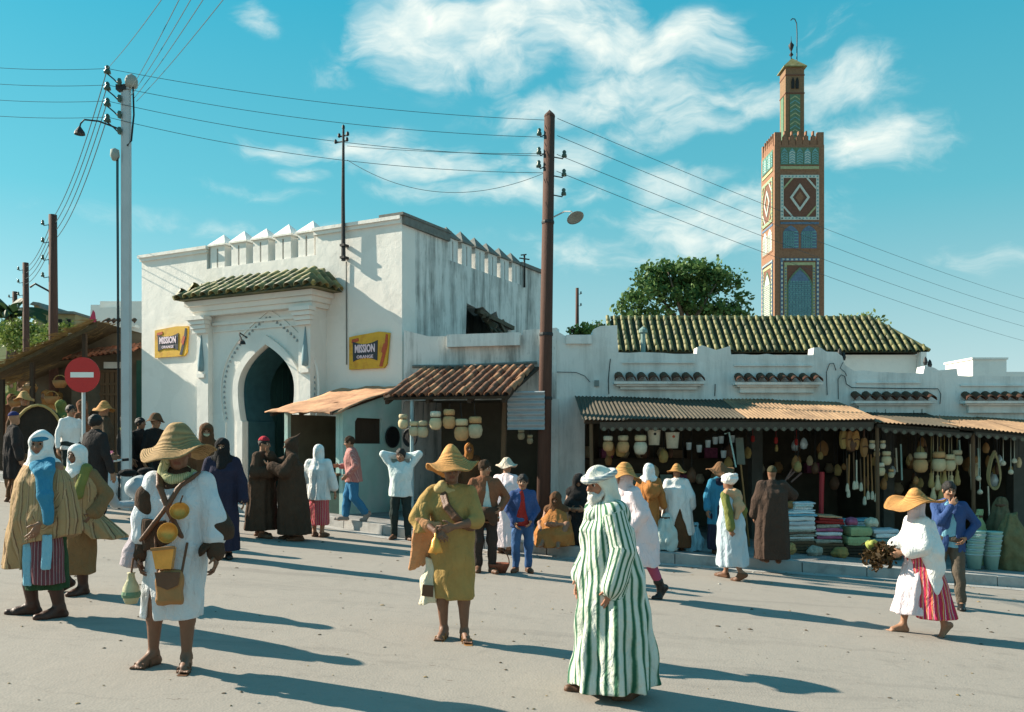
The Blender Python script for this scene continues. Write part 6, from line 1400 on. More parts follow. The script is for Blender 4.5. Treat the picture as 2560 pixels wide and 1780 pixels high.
V = Vol(e.C - .2, e.C + .2, .008); V.chain([e.hp(.102 * math.cos(t), .012 + .126 * math.sin(t), .062 + .012 * math.sin(t)) for t in np.linspace(0, 2 * math.pi, 16)], [.022] * 16, .01); e.put(V, 'head_band', stripes('grey_banded_cloth', [(0, (.30, .33, .36)), (.5, (.62, .62, .56))], .02), 'z', amp=.002)
# ------------------------------------------------------------------ walking woman with red striped skirt
g = P_('person in huge straw hat, white blouse and red striped skirt walking barefoot', 2300, 1585, 1240, -92, skin_='tan', feet=((-.06, -.17), (.06, .30)), toe=(0, 10), heel=(0, 48), lean=.06, head=(-10, 4, 0), ha=(-.12, -.28, .92), hb=(.12, -.24, .90), H=1.52, curl=(.8, .8), headscale=.95)
V = g.vol(pad=.3, z0=.2); V.loft([(.24, 0, -.10, .20, .20), (.55, 0, -.06, .185, .165), (.86, 0, -.01, .165, .135), (.95, 0, 0, .16, .13)], .01, fold=(9, .016, .004, .6)); g.put(V, 'underskirt', PINKC, amp=.006)
V = g.vol(pad=.3, z0=.15); V.loft([(.20, .05, .12, .235, .24), (.55, .03, .07, .215, .20), (.86, 0, .0, .185, .16), (.96, 0, 0, .172, .145)], .01, fold=(10, .012, .003, .2)); V.cut((0, -.20, .6), (-.2, -1, -.34)); g.put(V, 'striped_skirt', REDST, amp=.004)
g.robe(WHITEC, hem=.86, hr=(.21, .17), hc=(0, .02), name='blouse', sleeve=(.075, .10, .10), end=.55, folds=(7, .014, .004, .3), waist=(.14, .11), chest=(.14, .11), amp=.006)
V = g.vol(pad=.3, z0=.3, z1=1.4); V.chain([V3(.14, .03, 1.18), V3(.20, .06, .9), V3(.17, .09, .50)], [.09, .11, .075], .05); V.cut((0, 0, .46), (0, 0, -1)); g.put(V, 'shawl_end', WHITEC, amp=.010, fr=26)
g.scarf(PINKC, grow=.018, shoulders=.07); g.hat(STRAWO, brim=.36, crown=.155, r=.115, wave=.055, droop=.015, peak=.7, ph=.6, z=.06, edge=.02, tilt=(4, 6))
for k in range(6):
    q = k * math.pi / 3 + .3; MB().tube([g.hp(.10 * math.cos(q), .10 * math.sin(q), .09), g.hp(.07 * math.cos(q), .07 * math.sin(q), .17), g.hp(0, 0, .222)], .007, 6).build('hat_cord', cloth('brown_cord', (.18, .08, .04)), g.t)
HERBW = g
# ------------------------------------------------------------------ young man in blue jacket
h = P_('person in blue jacket with hand raised to the mouth, one elbow out', 2372, 1518, 1203, -18, skin_='tan', feet=((-.12, .16), (.14, -.08)), toe=(-20, -8), heel=(20, 0), head=(12, 10, 0), ha=(.0, -.19, 1.36), hb=(.19, -.10, .94), ea=(-.5, -.2, -1), eb=(1, .5, .1), bare=False, curl=(1.1, .6), palm=((.3, .8, .2), (-1, .2, 0)))
h.trousers(TROUS); h.top_(LTBLUE, hr=(.19, .13), sleeve=None); h.top_(JACKB, 'jacket', hr=(.20, .145), lo_t=-.085, grow=.006, sleeve=(.058, .056, .048), end=.93, opening=((.03, 0, 1.36), .085, True, .6, -.02)); h.hair(); h.shoes(BLACKSH)
# ------------------------------------------------------------------ young man and boy by the pole
i_ = P_('young person in rust brown jacket looking down towards the boy', 1212, 1430, 1150, 8, skin_='tan', feet=((-.09, .02), (.10, -.02)), toe=(-10, 14), head=(48, 12, 0), ha=(-.19, -.15, .86), hb=(.20, -.12, .88), bare=False, ea=(-.7, .8, 0), eb=(.8, .7, 0))
i_.trousers(cloth('dark_brown_trouser_cloth', (.04, .03, .026))); i_.top_(PALES, sleeve=None); i_.top_(RUSTJ, 'jacket', hr=(.20, .14), lo_t=-.08, grow=.008, sleeve=(.058, .056, .048), opening=((.02, 0, 1.255), .085, True, .72, -.02)); i_.hair(cloth('brown_hair', (.05, .03, .018))); i_.shoes(LEATHER)
V = i_.vol(pad=.2, z0=.55, z1=1.05); V.chain([V3(-.13, -.14, .86), V3(.0, -.19, .82), V3(.14, -.15, .86)], [.05, .07, .05], .04); V.cap(V3(.08, -.17, .82), V3(.10, -.17, .70), .07, .05, .03); i_.put(V, 'bundled_apron', DKBROWN, amp=.01)
j_ = P_('boy in blue jacket and red jersey with hands at the waist', 1306, 1430, 1188, 10, skin_='tan', feet=((-.10, -.02), (.09, .02)), toe=(-28, 8), head=(-14, 4, 0), ha=(-.13, -.10, .70), hb=(.10, -.12, .72), ea=(-.9, .6, 0), eb=(.9, .7, 0), bare=False, headscale=1.13)
j_.trousers(DENIM); j_.top_(REDSW, 'jersey', sleeve=None, hr=(.15, .11)); j_.top_(JACKB, 'jacket', hr=(.165, .118), lo_t=-.06, grow=.008, sleeve=(.05, .05, .043), end=.92, opening=((-.02, 0, 1.12), .095, True, .66, -.02)); j_.hair(); j_.shoes(LEATHER)
k_ = P_('person in straw hat and white shawl behind the rust jacket', 1262, 1384, 1150, 150, skin_='tan', feet=((-.08, 0), (.08, 0)), bare=False, face=False, lean=.1)
k_.robe(PINKC, hem=.12, hr=(.22, .2), sleeve=(.07, .075, .075), end=.9); k_.hat(cloth('pale_straw', (.56, .46, .36)), brim=.20, crown=.12, r=.1, wave=.03, droop=.02, ph=1); k_.shoes(LEATHER)
# ------------------------------------------------------------------ people in dark djellabas by the kiosk
l_ = P_('person in brown djellaba and red cap talking beside the arch', 655, 1343, 1092, 74, skin_='tan', feet=((-.08, -.06), (.08, .10)), head=(6, 8, 0), ha=(-.12, -.24, 1.05), hb=(.14, -.2, 1.0), bare=False, lean=.04)
l_.robe(DKBROWN, hem=.12, hr=(.27, .25), sleeve=(.08, .09, .10), end=.95, hipr=(.15, .13), waist=(.14, .115), chest=(.14, .11), name='djellaba'); l_.cap_hat(REDCAP); l_.shoes(LEATHER, 'slipper'); l_.hair(fringe=.02, grow=.004)
V = l_.vol(pad=.2, z0=1.1); V.chain([l_.N + V3(-.10, 0, -.01), l_.N + V3(0, .11, -.04), l_.N + V3(.10, 0, -.01)], [.05, .06, .05], .04); l_.put(V, 'hood', BROWN)
m_ = P_('person in pointed hood and brown djellaba raising a hand while talking', 730, 1350, 1096, -72, skin_='tan', feet=((-.08, .0), (.10, .10)), head=(-4, 6, 0), ha=(-.10, -.34, 1.36), hb=(.1, -.33, 1.18), ea=(-.6, .4, -.8), eb=(.6, .4, -.8), bare=False, curl=(.3, .4), palm=((.6, -.2, .6), (-.5, 0, .6)))
m_.robe(DKBROWN, hem=.10, hr=(.30, .27), sleeve=(.08, .10, .09), end=.85, hipr=(.155, .14), waist=(.145, .12), chest=(.145, .115), name='djellaba'); m_.scarf(DKBROWN, grow=.026, shoulders=.10, face=(.066, .085), name='pointed_hood', peak=(0, .15, .20)); m_.shoes(LEATHER, 'slipper')
n_ = P_('person in white shawl and red striped skirt mostly hidden by the pointed hood', 796, 1342, 1112, 170, skin_='tan', feet=((-.07, 0), (.07, 0)), bare=False, face=False)
V = n_.vol(pad=.25, z0=.1); V.loft([(.20, 0, 0, .18, .16), (.6, 0, 0, .17, .14), (.88, 0, 0, .155, .12)], .01, fold=(10, .01, .004, 0)); n_.put(V, 'skirt', REDST); n_.robe(WHITEC, hem=.62, hr=(.20, .18), hc=(0, 0), name='shawl', sleeve=(.07, .08, .08), end=.7); n_.scarf(WHITEC); n_.shoes(LEATHER)
o_ = P_('person in pink checked jacket and blue trousers striding past the kiosk', 884, 1302, 1090, -78, z=.17, skin_='tan', feet=((-.05, -.16), (.05, .30)), heel=(0, 55), lift=(0, .02), lean=.10, head=(0, 14, 0), ha=(-.14, -.26, 1.0), hb=(.16, -.12, .84), ea=(-.4, 1, -.3), bare=False)
o_.trousers(TEALB, r=(.062, .052, .048), end=.88); o_.top_(PINKJ, 'jacket', hr=(.20, .16), lo_t=-.07, grow=.014, sleeve=(.062, .06, .05), end=.85, su='x'); o_.hair(cloth('brown_hair', (.05, .03, .018))); o_.shoes(cloth('grey_slipper', (.25, .22, .2)))
q_ = P_('boy in white shirt standing with both hands clasped behind the head', 1002, 1349, 1122, 2, skin_='tan', feet=((-.12, .02), (.13, -.02)), toe=(-15, 22), head=(-8, 4, 0), ha=(-.085, .085, 1.43), hb=(.085, .085, 1.43), ea=(-1, -.25, .2), eb=(1, -.25, .25), bare=False, palm=((0, -1, 0), (0, -1, 0)), curl=(.4, .4), headscale=1.06)
q_.trousers(GREENTR, end=.98); q_.top_(cloth('white_shirt_cloth', (.62, .68, .66), .1), hr=(.205, .15), lo_t=-.055, grow=.008, sleeve=(.06, .06, .055), end=.95); q_.hair(); q_.shoes(LEATHER)
# ------------------------------------------------------------------ seated women by the pole
r_ = P_('person wrapped in brown veil and orange blanket sitting on the pavement by the pole', 1388, 1362, 1240, -14, z=.17, skin_='brown', H=1.55, hip=(0, .12, .13), feet=((-.12, -.38), (.12, -.38)), head=(0, 8, 0), ha=(-.08, -.28, .36), hb=(.1, -.28, .36), bare=False, lean=.12, knee=((-.5, -.3, 1), (.5, -.3, 1)))
V = r_.vol(pad=.25, z0=-.02); V.loft([(.0, 0, -.10, .34, .34), (.2, 0, -.08, .31, .31), (.38, 0, .0, .25, .24), (.52, 0, .05, .19, .15), (.62, 0, .04, .09, .08)], .02, fold=(7, .02, .008, .4)); r_.put(V, 'blanket', ORANGEC, amp=.016, fr=20); r_.scarf(BROWN, grow=.03, shoulders=.12, face=(.055, .05), drop=.18)
s_ = P_('person crouching under a black cloak against the white pier', 1448, 1360, 1192, -10, z=.17, skin_='brown', H=1.62, hip=(0, .1, .42), feet=((-.15, -.2), (.15, -.2)), head=(0, 25, 0), ha=(-.1, -.3, .6), hb=(.1, -.3, .6), bare=False, lean=.22)
V = s_.vol(pad=.3, z0=-.02); V.loft([(.0, 0, -.05, .36, .34), (.35, 0, -.03, .34, .31), (.7, 0, .0, .26, .22), (.9, 0, .03, .15, .13), (1.0, 0, .0, .08, .08)], .02, fold=(8, .02, .01, 0)); s_.put(V, 'cloak', BLACKC, amp=.012); s_.scarf(BLACKC, grow=.035, shoulders=.14, face=(.05, .045), drop=.1)
# ------------------------------------------------------------------ shoppers under the canopies
t_ = P_('person bent forward in pinkish white shawl and straw hat, striding behind the striped djellaba', 1596, 1494, 1196, -74, skin_='tan', feet=((-.05, -.12), (.05, .34)), heel=(0, 50), lean=.30, head=(0, 6, 0), H=1.62, ha=(-.15, -.2, .85), hb=(.15, -.2, .85), bare=False, face=False)
t_.robe(PINKC, hem=.40, hr=(.26, .24), hc=(0, .02), name='shawl', sleeve=(.085, .09, .09), hipr=(.15, .14), waist=(.145, .125), chest=(.145, .12), folds=(7, .02, .006, .6), amp=.008)
V = t_.vol(pad=.2, z0=.2, z1=.8); V.chain([t_.hip[1], t_.kn[1], t_.kn[1] * .35 + t_.an[1] * .65], [.09, .075, .06], .02); t_.put(V, 'legging', cloth('magenta_cloth', (.32, .07, .13))); t_.scarf(PINKC); t_.hat(STRAWO, brim=.23, crown=.13, r=.105, wave=.04, droop=.05, tilt=(-12, 0), ph=1.5); t_.shoes(BLACKSH, 'boot', boot=.2)
u_ = P_('person in white head wrap and orange robe with back turned, carrying an orange bundle', 1622, 1371, 1172, 158, z=.17, skin_='brown', feet=((-.08, 0), (.08, 0)), bare=False, face=False, H=1.42)
u_.robe(ORANGEC, hem=.08, hr=(.19, .17), sleeve=(.06, .065, .065), end=.9); u_.scarf(WHITEC, grow=.035, shoulders=.08, back=.08); u_.shoes(LEATHER)
v_ = P_('person seen from behind in long white drape and straw hat over brown skirt', 1692, 1374, 1180, 176, z=.17, skin_='brown', feet=((-.08, 0), (.08, 0)), bare=False, face=False, H=1.42)
V = v_.vol(pad=.3, z0=.02); V.loft([(.05, 0, 0, .26, .22), (.4, 0, 0, .235, .19), (.8, 0, 0, .17, .13)], .01, fold=(7, .02, .006, 0)); v_.put(V, 'skirt', BROWN)
v_.robe(WHITEC, hem=.26, hr=(.30, .22), hc=(0, .0), name='drape', sleeve=(.07, .09, .09), end=.8, hipr=(.17, .13), waist=(.165, .125), chest=(.155, .115), folds=(9, .022, .005, 1), post=lambda V: V.wedge((-.03, 0, .72), .17, True, .2, 1.0)); v_.hat(STRAWO, brim=.2, crown=.12, r=.09, wave=.02, droop=.02); v_.shoes(LEATHER)
w_ = P_('person in blue smock and brown straw hat in the shade of the canopy', 1798, 1384, 1160, 20, z=.17, skin_='brown', feet=((-.08, 0), (.08, 0)), bare=False, head=(-25, 12, 0), H=1.5)
w_.robe(BLUES, hem=.5, hr=(.2, .16), hc=(0, 0), sleeve=(.06, .065, .06), end=.9, name='smock'); w_.robe(NAVY, hem=.08, hr=(.2, .17), sleeve=None, name='skirt', waist=(.1, .075), chest=(.1, .07)); w_.hat(cloth('dark_straw', (.17, .09, .045)), brim=.27, crown=.12, r=.1, wave=.05, droop=.03, ph=.9); w_.shoes(LEATHER)
x_ = P_('person in white turban and pale blue robe with peach scarf over one shoulder', 1828, 1448, 1196, -132, skin_='brown', feet=((-.07, -.14), (.07, .24)), heel=(0, 35), lean=.05, ha=(-.2, .02, .78), hb=(.22, .12, .74), bare=False, face=False, curl=(1.3, 1.2), H=1.54)
x_.robe(cloth('pale_blue_cotton', (.44, .52, .56), .14), hem=.20, hr=(.235, .22), sleeve=None, hipr=(.14, .125), folds=(8, .02, .005, .5), amp=.007); x_.turban(WHITEC)
V = x_.vol(pad=.2, z0=.6, z1=1.5); x_.sleeves(V, .06, .065, .06, .95); x_.put(V, 'sleeve', OLIVE, amp=.008)
V = x_.vol(pad=.2, z0=.75, z1=1.5); V.chain([x_.S[0] + V3(.02, -.05, .05), x_.N + V3(0, .09, -.02), x_.S[1] + V3(-.02, .03, .04)], [.06, .07, .06], .05); V.chain([x_.N + V3(.0, .10, -.04), V3(.06, .15, 1.08), V3(.14, .16, .93)], [.075, .08, .03], .05); x_.put(V, 'shoulder_scarf', PEACH, amp=.009, fr=34); x_.shoes(LEATHER)
y_ = P_('tall broad person in dull brown djellaba with back turned at the shop front', 1930, 1406, 1166, 176, z=.17, skin_='brown', feet=((-.1, 0), (.1, 0)), bare=False, face=False, ha=(-.2, -.25, 1.15))
y_.robe(cloth('dull_brown_wool', (.062, .04, .030)), hem=.06, hr=(.27, .24), sleeve=(.085, .09, .09), end=.95, hipr=(.165, .14), waist=(.16, .13), chest=(.158, .12), sh=(.15, .085), name='djellaba'); y_.cap_hat(cloth('olive_cap', (.06, .055, .03)), h=.03); y_.shoes(LEATHER)
z_ = P_('person with orange head wrap standing inside the tile canopy shop', 1156, 1336, 1102, 10, z=.17, skin_='tan', feet=((-.08, 0), (.08, 0)), bare=False, Y=17.3, H=1.56)
z_.robe(BROWN, hem=.1, hr=(.22, .2)); z_.scarf(ORANGEC, grow=.02); z_.shoes(LEATHER)
# ------------------------------------------------------------------ crowd at the west end
def coat(f, mat, tr, hair=True, hat=None):
    f.trousers(tr); f.top_(mat, 'coat', hr=(.205, .15), lo_t=-.16, grow=.012, sleeve=(.06, .058, .05)); f.shoes(BLACKSH)
    if hat: f.hat(*hat[:1], **hat[1])
    if hair: f.hair()
v1 = P_('person in black veil and navy djellaba standing behind the water seller', 556, 1395, 1096, 8, skin_='tan', feet=((-.08, 0), (.08, 0)), bare=False)
v1.robe(NAVY, hem=.1, hr=(.22, .2), name='djellaba', sleeve=(.07, .075, .075)); v1.scarf(BLACKC, grow=.024, shoulders=.09, face=(.062, .036), facez=.012, veil=-.01, name='black_veil'); v1.shoes(BLACKSH)
v2 = P_('person in brown hood with a pale face veil behind the big straw hat', 516, 1338, 1060, 20, z=.0, skin_='tan', feet=((-.08, 0), (.08, 0)), bare=False)
v2.robe(BROWN, hem=.1, hr=(.24, .2), name='djellaba'); v2.scarf(BROWN, grow=.032, face=(.06, .06), shoulders=.1, name='hood'); W2 = Vol(v2.C - V3(.2, .25, .35), v2.C + V3(.2, .2, .1), .01); W2.ell(v2.hp(0, -.02, -.045), V3(.075, .094, .08) * v2.hs, v2.Rh, 0); W2.cut(v2.hp(0, 0, -.02), v2.Rh @ V3(0, 0, 1)); v2.put(W2, 'face_veil', cloth('pale_veil', (.45, .42, .28)), amp=.002); v2.shoes(BLACKSH)
g1 = P_('person in brown felt hat and black coat beside the motor scooter', 388, 1256, 1040, 60, z=.0, skin_='tan', feet=((-.1, 0), (.1, 0)), bare=False, head=(20, 5, 0)); coat(g1, BLACKC, GREENTR, False, (cloth('brown_felt', (.12, .065, .035)), dict(brim=.17, crown=.13, r=.1, wave=.02, droop=.01, peak=.1, name='felt_hat')))
g2 = P_('person with cropped black hair in a dark coat behind the motor scooter', 350, 1250, 1044, 80, z=.0, skin_='tan', feet=((-.1, 0), (.1, 0)), bare=False); coat(g2, SUIT, GREENTR)
g3 = P_('person in a dark coat with pale collar, black hair, facing the gatehouse', 314, 1252, 1036, 118, z=.0, skin_='tan', feet=((-.1, 0), (.1, 0)), bare=False, face=False); coat(g3, BLACKC, GREENTR)
V = g3.vol(pad=.2, z0=1.0); V.chain([g3.N + V3(-.10, .02, -.02), g3.N + V3(0, .09, -.03), g3.N + V3(.1, .02, -.02)], [.05, .06, .05], .03); g3.put(V, 'collar', OLIVE)
g4 = P_('broad person in a dark suit seen from behind below the no entry sign', 238, 1322, 1036, 150, z=.10, skin_='tan', feet=((-.1, 0), (.1, 0)), bare=False, face=False, shoulder=1.1, hb=(.05, -.25, 1.05)); coat(g4, SUIT, SUIT)
g5 = P_('person in white shirt among the market crowd below the shed', 176, 1228, 1012, 60, z=.25, skin_='tan', feet=((-.1, 0), (.1, 0)), bare=False); g5.trousers(GREENTR); g5.top_(WHITEC); g5.hair(); g5.shoes(BLACKSH)
g6 = P_('person in blue cap and long dark coat at the west edge', 34, 1256, 1030, 130, skin_='tan', feet=((-.1, 0), (.12, .05)), bare=False, face=False); g6.robe(SUIT, hem=.45, hr=(.22, .17), hc=(0, 0)); g6.trousers(BROWN); g6.cap_hat(cloth('blue_cap_cloth', (.03, .035, .12))); g6.shoes(LEATHER)
for (px, py, pt, rz, mt, hd, lab) in ((60, 1190, 985, 40, BROWN, STRAW, 'person in brown cloak and straw hat in the market crowd by the shed post'), (118, 1175, 975, -30, ORANGEC, None, 'person in orange brown cloak deep under the shed roof'), (205, 1205, 1000, 90, RUSTJ, None, 'person in rust coloured jacket beside the white shirt'),
                                  (262, 1225, 1010, -60, cloth('peat_wool', (.08, .055, .035)), STRAWO, 'person in peat brown cloak and golden hat near the wooden door'), (152, 1210, 1000, 160, OLIVE, None, 'person in olive cloak with back turned under the shed')):
    q = P_(lab, px, py, pt, rz, z=.25, skin_='tan', feet=((-.1, 0), (.1, 0)), bare=False, face=abs(rz) < 90, res=.014); q.robe(mt, hem=.12, hr=(.22, .2), sleeve=(.07, .075, .075)); q.shoes(LEATHER)
    if hd: q.hat(hd, brim=.2, wave=.03)
    else: q.scarf(mt, grow=.02)

for i, (px, py, pt, rz, mt, hd) in enumerate(((28, 1160, 985, 60, RUSTJ, 0), (84, 1152, 968, -40, DKBROWN, 1), (146, 1160, 980, 20, cloth('ochre_wool', (.25, .16, .06)), 0), (224, 1165, 985, -70, TANC, 0), (185, 1150, 975, 100, NAVY, 1), (252, 1172, 1000, 30, DKBROWN, 0), (128, 1150, 962, 150, GREYW, 0))):
    q = P_(['person in rust cloak at the west edge of the crowd', 'person in dark cloak and straw hat deep in the crowd', 'person in ochre cloak under the shed', 'person in tan striped cloak beside the sign post', 'person in navy cloak and straw hat behind the sign post', 'person in dark brown cloak by the wooden door', 'person in grey white cloak with back turned in the crowd'][i], px, py, pt, rz, z=.3, skin_='tan', feet=((-.1, 0), (.1, 0)), bare=False, face=abs(rz) < 90, res=.016); q.robe(mt, hem=.12, hr=(.22, .2), sleeve=(.07, .075, .075)); q.shoes(LEATHER)
    if hd: q.hat(STRAW, brim=.2, wave=.03)
    else: q.scarf(mt, grow=.02)

for i, (px, py, pt, rz, mt, hd) in enumerate(((30, 1128, 950, 20, OLIVE, 0), (56, 1120, 942, -60, BROWN, 0), (100, 1122, 946, 70, STRAW, 2), (140, 1118, 938, 150, WHITEC, 0), (168, 1122, 944, -20, DKBROWN, 1), (196, 1126, 950, 40, MAROON, 0), (222, 1128, 952, 110, GREYW, 0), (70, 1140, 958, 120, PEACH, 0), (246, 1134, 962, -40, RUSTJ, 1))):
    q = P_(['person in olive cloak far under the shed', 'person in brown hood behind the blue cap', 'person in straw coloured wrap far behind the handcart', 'person in white wrap far under the shed roof', 'person in dark cloak and straw hat far behind the white shirt', 'person in maroon striped wrap far behind the sign', 'person in grey white hood far beside the wooden door', 'person in peach wrap behind the handcart hood', 'person in rust cloak and straw hat close to the wooden door'][i], px, py, pt, rz, z=.45, skin_='tan', feet=((-.1, 0), (.1, 0)), bare=False, face=False, res=.018)
    mt = cloth('ochre_wrap', (.30, .19, .07)) if hd == 2 else mt; q.robe(mt, hem=.12, hr=(.22, .2), sleeve=(.07, .075, .075)); q.shoes(LEATHER)
    if hd == 1: q.hat(STRAW, brim=.2, wave=.03)
    else: q.scarf(mt, grow=.02)
# ================================================================== wares, vehicles and carried things
def roof_z(px, Y): return (2.17 if px < 2190 else 2.06 if px < 2400 else 1.93) + .24 * max(0, min(Y, 17.9) - 16.1)
def Pt(px, py, Y): return at(px, py, Y)
CREAM = M('cream_clay', (.58, .46, .27), var=.2, scale=10, bump=.3); PALEC = M('pale_basket', (.62, .56, .42), var=.25, scale=30, bump=.7, bscale=60); TINC = M('bright_tin', (.50, .55, .54), rough=.4, var=.2, metal=.3); GOURD = M('gourd_skin', (.36, .26, .10), var=.35, scale=8)
JM = [CREAM, PALEC, M('orange_clay', (.50, .29, .13), var=.3, scale=10), M('buff_clay', (.46, .38, .24), var=.3, scale=10)]
def jar(px, py, Y, k, label, up=2.3, mats=None):
    mats = mats or (random.choice(JM), random.choice(JM)); k *= random.uniform(.93, 1.05)
    p = Pt(px, py, Y); t = thing('hanging_jar', label, 'jar', p, random.uniform(0, 6), 'pot shaped jars hung in the shop fronts')
    m = MB(); m.lathe([(.055 * k, .0), (.10 * k, -.02 * k), (.118 * k, -.09 * k), (.105 * k, -.17 * k), (.07 * k, -.215 * k), (.0, -.225 * k)], 14); m.build('bowl', mats[1], t, smooth=True)
    MB().lathe([(.075 * k, .012 * k), (.098 * k, .02 * k), (.102 * k, .09 * k), (.085 * k, .115 * k), (.0, .11 * k)], 14).build('neck_band', mats[0], t, smooth=True)
    MB().lathe([(.07 * k, -.006), (.076 * k, .004), (.07 * k, .014)], 12).build('waist_cord', LEATHER, t)
    MB().tube([(0, 0, .1 * k), (0, .02, max(.25 * k, up - p.z))], .006, 5).build('cord', IRON, t)
wl = ['first cream jar from the kiosk in the row under the tiles', 'small jar hung low beside the first', 'small orange tinted jar third in the tile canopy row', 'fourth jar of the tile canopy row, hung high', 'fifth jar of the tile canopy row, hung high', 'large jar sixth in the tile canopy row', 'large jar nearest the grey iron sheet']
for (px, py, k), l in zip(((1008, 1048, .8), (1035, 1066, .85), (1057, 1066, .9), (1089, 1044, 1.05), (1123, 1040, 1.05), (1154, 1066, 1.25), (1188, 1060, 1.25)), wl): jar(px, py, 16.2 + .1 * (px < 1060), k, l, 2.55)
for (px, py, k), l in zip(((1311, 1043, .6), (1331, 1050, .6), (1303, 1082, .6), (1325, 1095, .55)), ('tiny jar under the grey iron sheet beside the pole', 'tiny pale jar touching the pole side', 'tiny jar hung lower under the iron sheet', 'lowest tiny jar beside the wooden pole')): jar(px, py, 17.2, k, l, 2.4)
for (px, py, k), l in zip(((1520, 1103, .9), (1558, 1103, .95), (1601, 1104, 1.1)), ('first cream jar under the dark iron canopy by the white pier', 'second cream jar under the dark iron canopy', 'largest of three cream jars under the dark iron canopy')): jar(px, py, 16.3, k, l, 2.1)
for (px, py, k), l in zip(((2301, 1148, 1.1), (2347, 1146, 1.15), (2374, 1150, .95), (2393, 1138, .85), (2216, 1140, .8), (2201, 1168, .75), (2180, 1108, .5), (2207, 1108, .5), (2228, 1180, .5), (2192, 1128, .5)),
                          ('wide jar with flat lid above the striped skirt walker', 'tall jar near the blue jacket', 'middle jar above the blue jacket', 'small jar highest above the blue jacket', 'pale jar in the dark of the third shop', 'low jar tilted in the third shop', 'tiny jar beside the leather bellows', 'tiny jar next along from the bellows', 'little jar low behind the big straw hat', 'little jar between bellows and pale jar')): jar(px, py, 16.4, k, l, 2.0)
def bucket(px, py, Y, k, label, mat=PALEC, mark=None, group='tapered buckets hung from the canopy'):
    p = Pt(px, py, Y); t = thing('hanging_bucket', label, 'bucket', p, 0, group)
    MB().lathe([(.115 * k, -.02), (.145 * k, .30 * k), (.15 * k, .31 * k), (.138 * k, .305 * k), (.108 * k, .0)], 16).build('body', mat, t, smooth=True)
    MB().tube([(-.14 * k, 0, .29 * k), (-.1 * k, 0, .40 * k), (0, 0, .45 * k), (.1 * k, 0, .40 * k), (.14 * k, 0, .29 * k)], .007, 5).build('handle', IRON, t)
    if mark: MB().plate([[(.03 * math.cos(i) * k, .22 * k + .03 * math.sin(i) * k) for i in [q * math.pi / 4 for q in range(8)]]], -.146 * k, -.135 * k).build('painted_mark', mark, t)
bucket(1635, 1110, 16.4, .85, 'pale tapered bucket with a dark mark under the canopy', mark=IRON); bucket(1681, 1118, 16.4, .9, 'pale tapered bucket with a red mark under the canopy', mark=REDP)
for (px, py), l in zip(((1722, 1122), (1748, 1128), (1770, 1116), (1788, 1108), (1803, 1106), (1830, 1104), (1809, 1142), (1845, 1112)), ('first tin cup of the slanting string', 'second tin cup of the slanting string', 'tall tin cup leaning on the string', 'tin cup fourth along the string', 'tin cup under the string end', 'tin cup highest beside the paddle', 'tin cup hung below the string', 'smallest tin cup touching the paddle')):
    bucket(px, py, 16.6, .38, l, TINC, group='tin cups strung under the canopy')
def leafshape(px, py, Y, w, h, mat, name, label, cat, group, rot=0.0):
    t = thing(name, label, cat, Pt(px, py, Y), R(rot), group)
    MB().plate([[(0, h * .5), (-w * .3, h * .42), (-w * .5, h * .1), (-w * .42, -h * .25), (-w * .15, -h * .5), (w * .15, -h * .5), (w * .42, -h * .25), (w * .5, h * .1), (w * .3, h * .42)]], -.03, .03).build('body', mat, t)
    MB().tube([(0, 0, h * .45), (0, 0, h * .5 + .16)], .014, 6).build('handle', LEATHER, t)
    MB().tube([(-w * .45, -.03, 0), (0, -.05, .02), (w * .45, -.03, 0)], .012, 6).build('seam', LEATHER, t)
for (px, py, mt), l in zip(((2108, 1098, KHAKI), (2123, 1100, TANLEA), (2139, 1100, STRAWO), (2160, 1118, TANLEA)), ('dull leather bellows first in the row', 'brown leather bellows second in the row', 'golden leather bellows third in the row', 'round orange leather bellows hung lowest')): leafshape(px, py, 16.4, .15, .36, mt, 'bellows', l, 'bellows', 'leather bellows under the canopy', 25)
def stick(a, b, r, mat, name, label, cat, group=None, head=None):
    a, b = Vector(a), Vector(b); t = thing(name, label, cat, b if b.z < a.z else a, 0, group); o = t.location.copy()
    MB().tube([a - o, b - o], r, 7).build('handle', mat, t)
    if name == 'hanging_stick': MB().tube([a - o, (a.x - o.x, a.y - o.y, max(a.z + .05, roof_z(HY * 0 + 1280 + a.x * FPX / a.y, a.y)) - o.z)], .005, 4).build('cord', IRON, t)
    if head: MB().lathe(head, 8, b - o).build('head', PALEC, t)
for k in range(9):
    px = 2116 + 9 * k + jit(2); y0 = 1140 + jit(12); y1 = 1225 + jit(22)
    stick(Pt(px, y0, 16.5), Pt(px + jit(4), y1, 16.5), .014, random.choice((WOOD, TANLEA, PALEC)), 'hanging_stick', 'one of the thin brooms and sticks hanging under the bellows', 'stick', 'thin sticks hanging under the bellows', [(.012, .05), (.03, .0), (.036, -.10), (.02, -.12)])
stick(Pt(2055, 1180, 16.3), Pt(2050, 1392, 16.25), .045, M('red_post_paint', (.36, .02, .025), rough=.5), 'red_post', 'bright red post standing among the folded cloths', 'post')
for i, (x0, y0, x1, y1) in enumerate(((1968, 1198, 1990, 1175), (1978, 1205, 2004, 1182), (1960, 1206, 1984, 1168))): stick(Pt(x0, y0, 16.9), Pt(x1, y1, 16.9), .018, M('pink_stick', (.22, .13, .11)), 'slanting_stick', 'one of three slanting sticks in the dark shop', 'stick', 'slanting sticks in the dark shop')
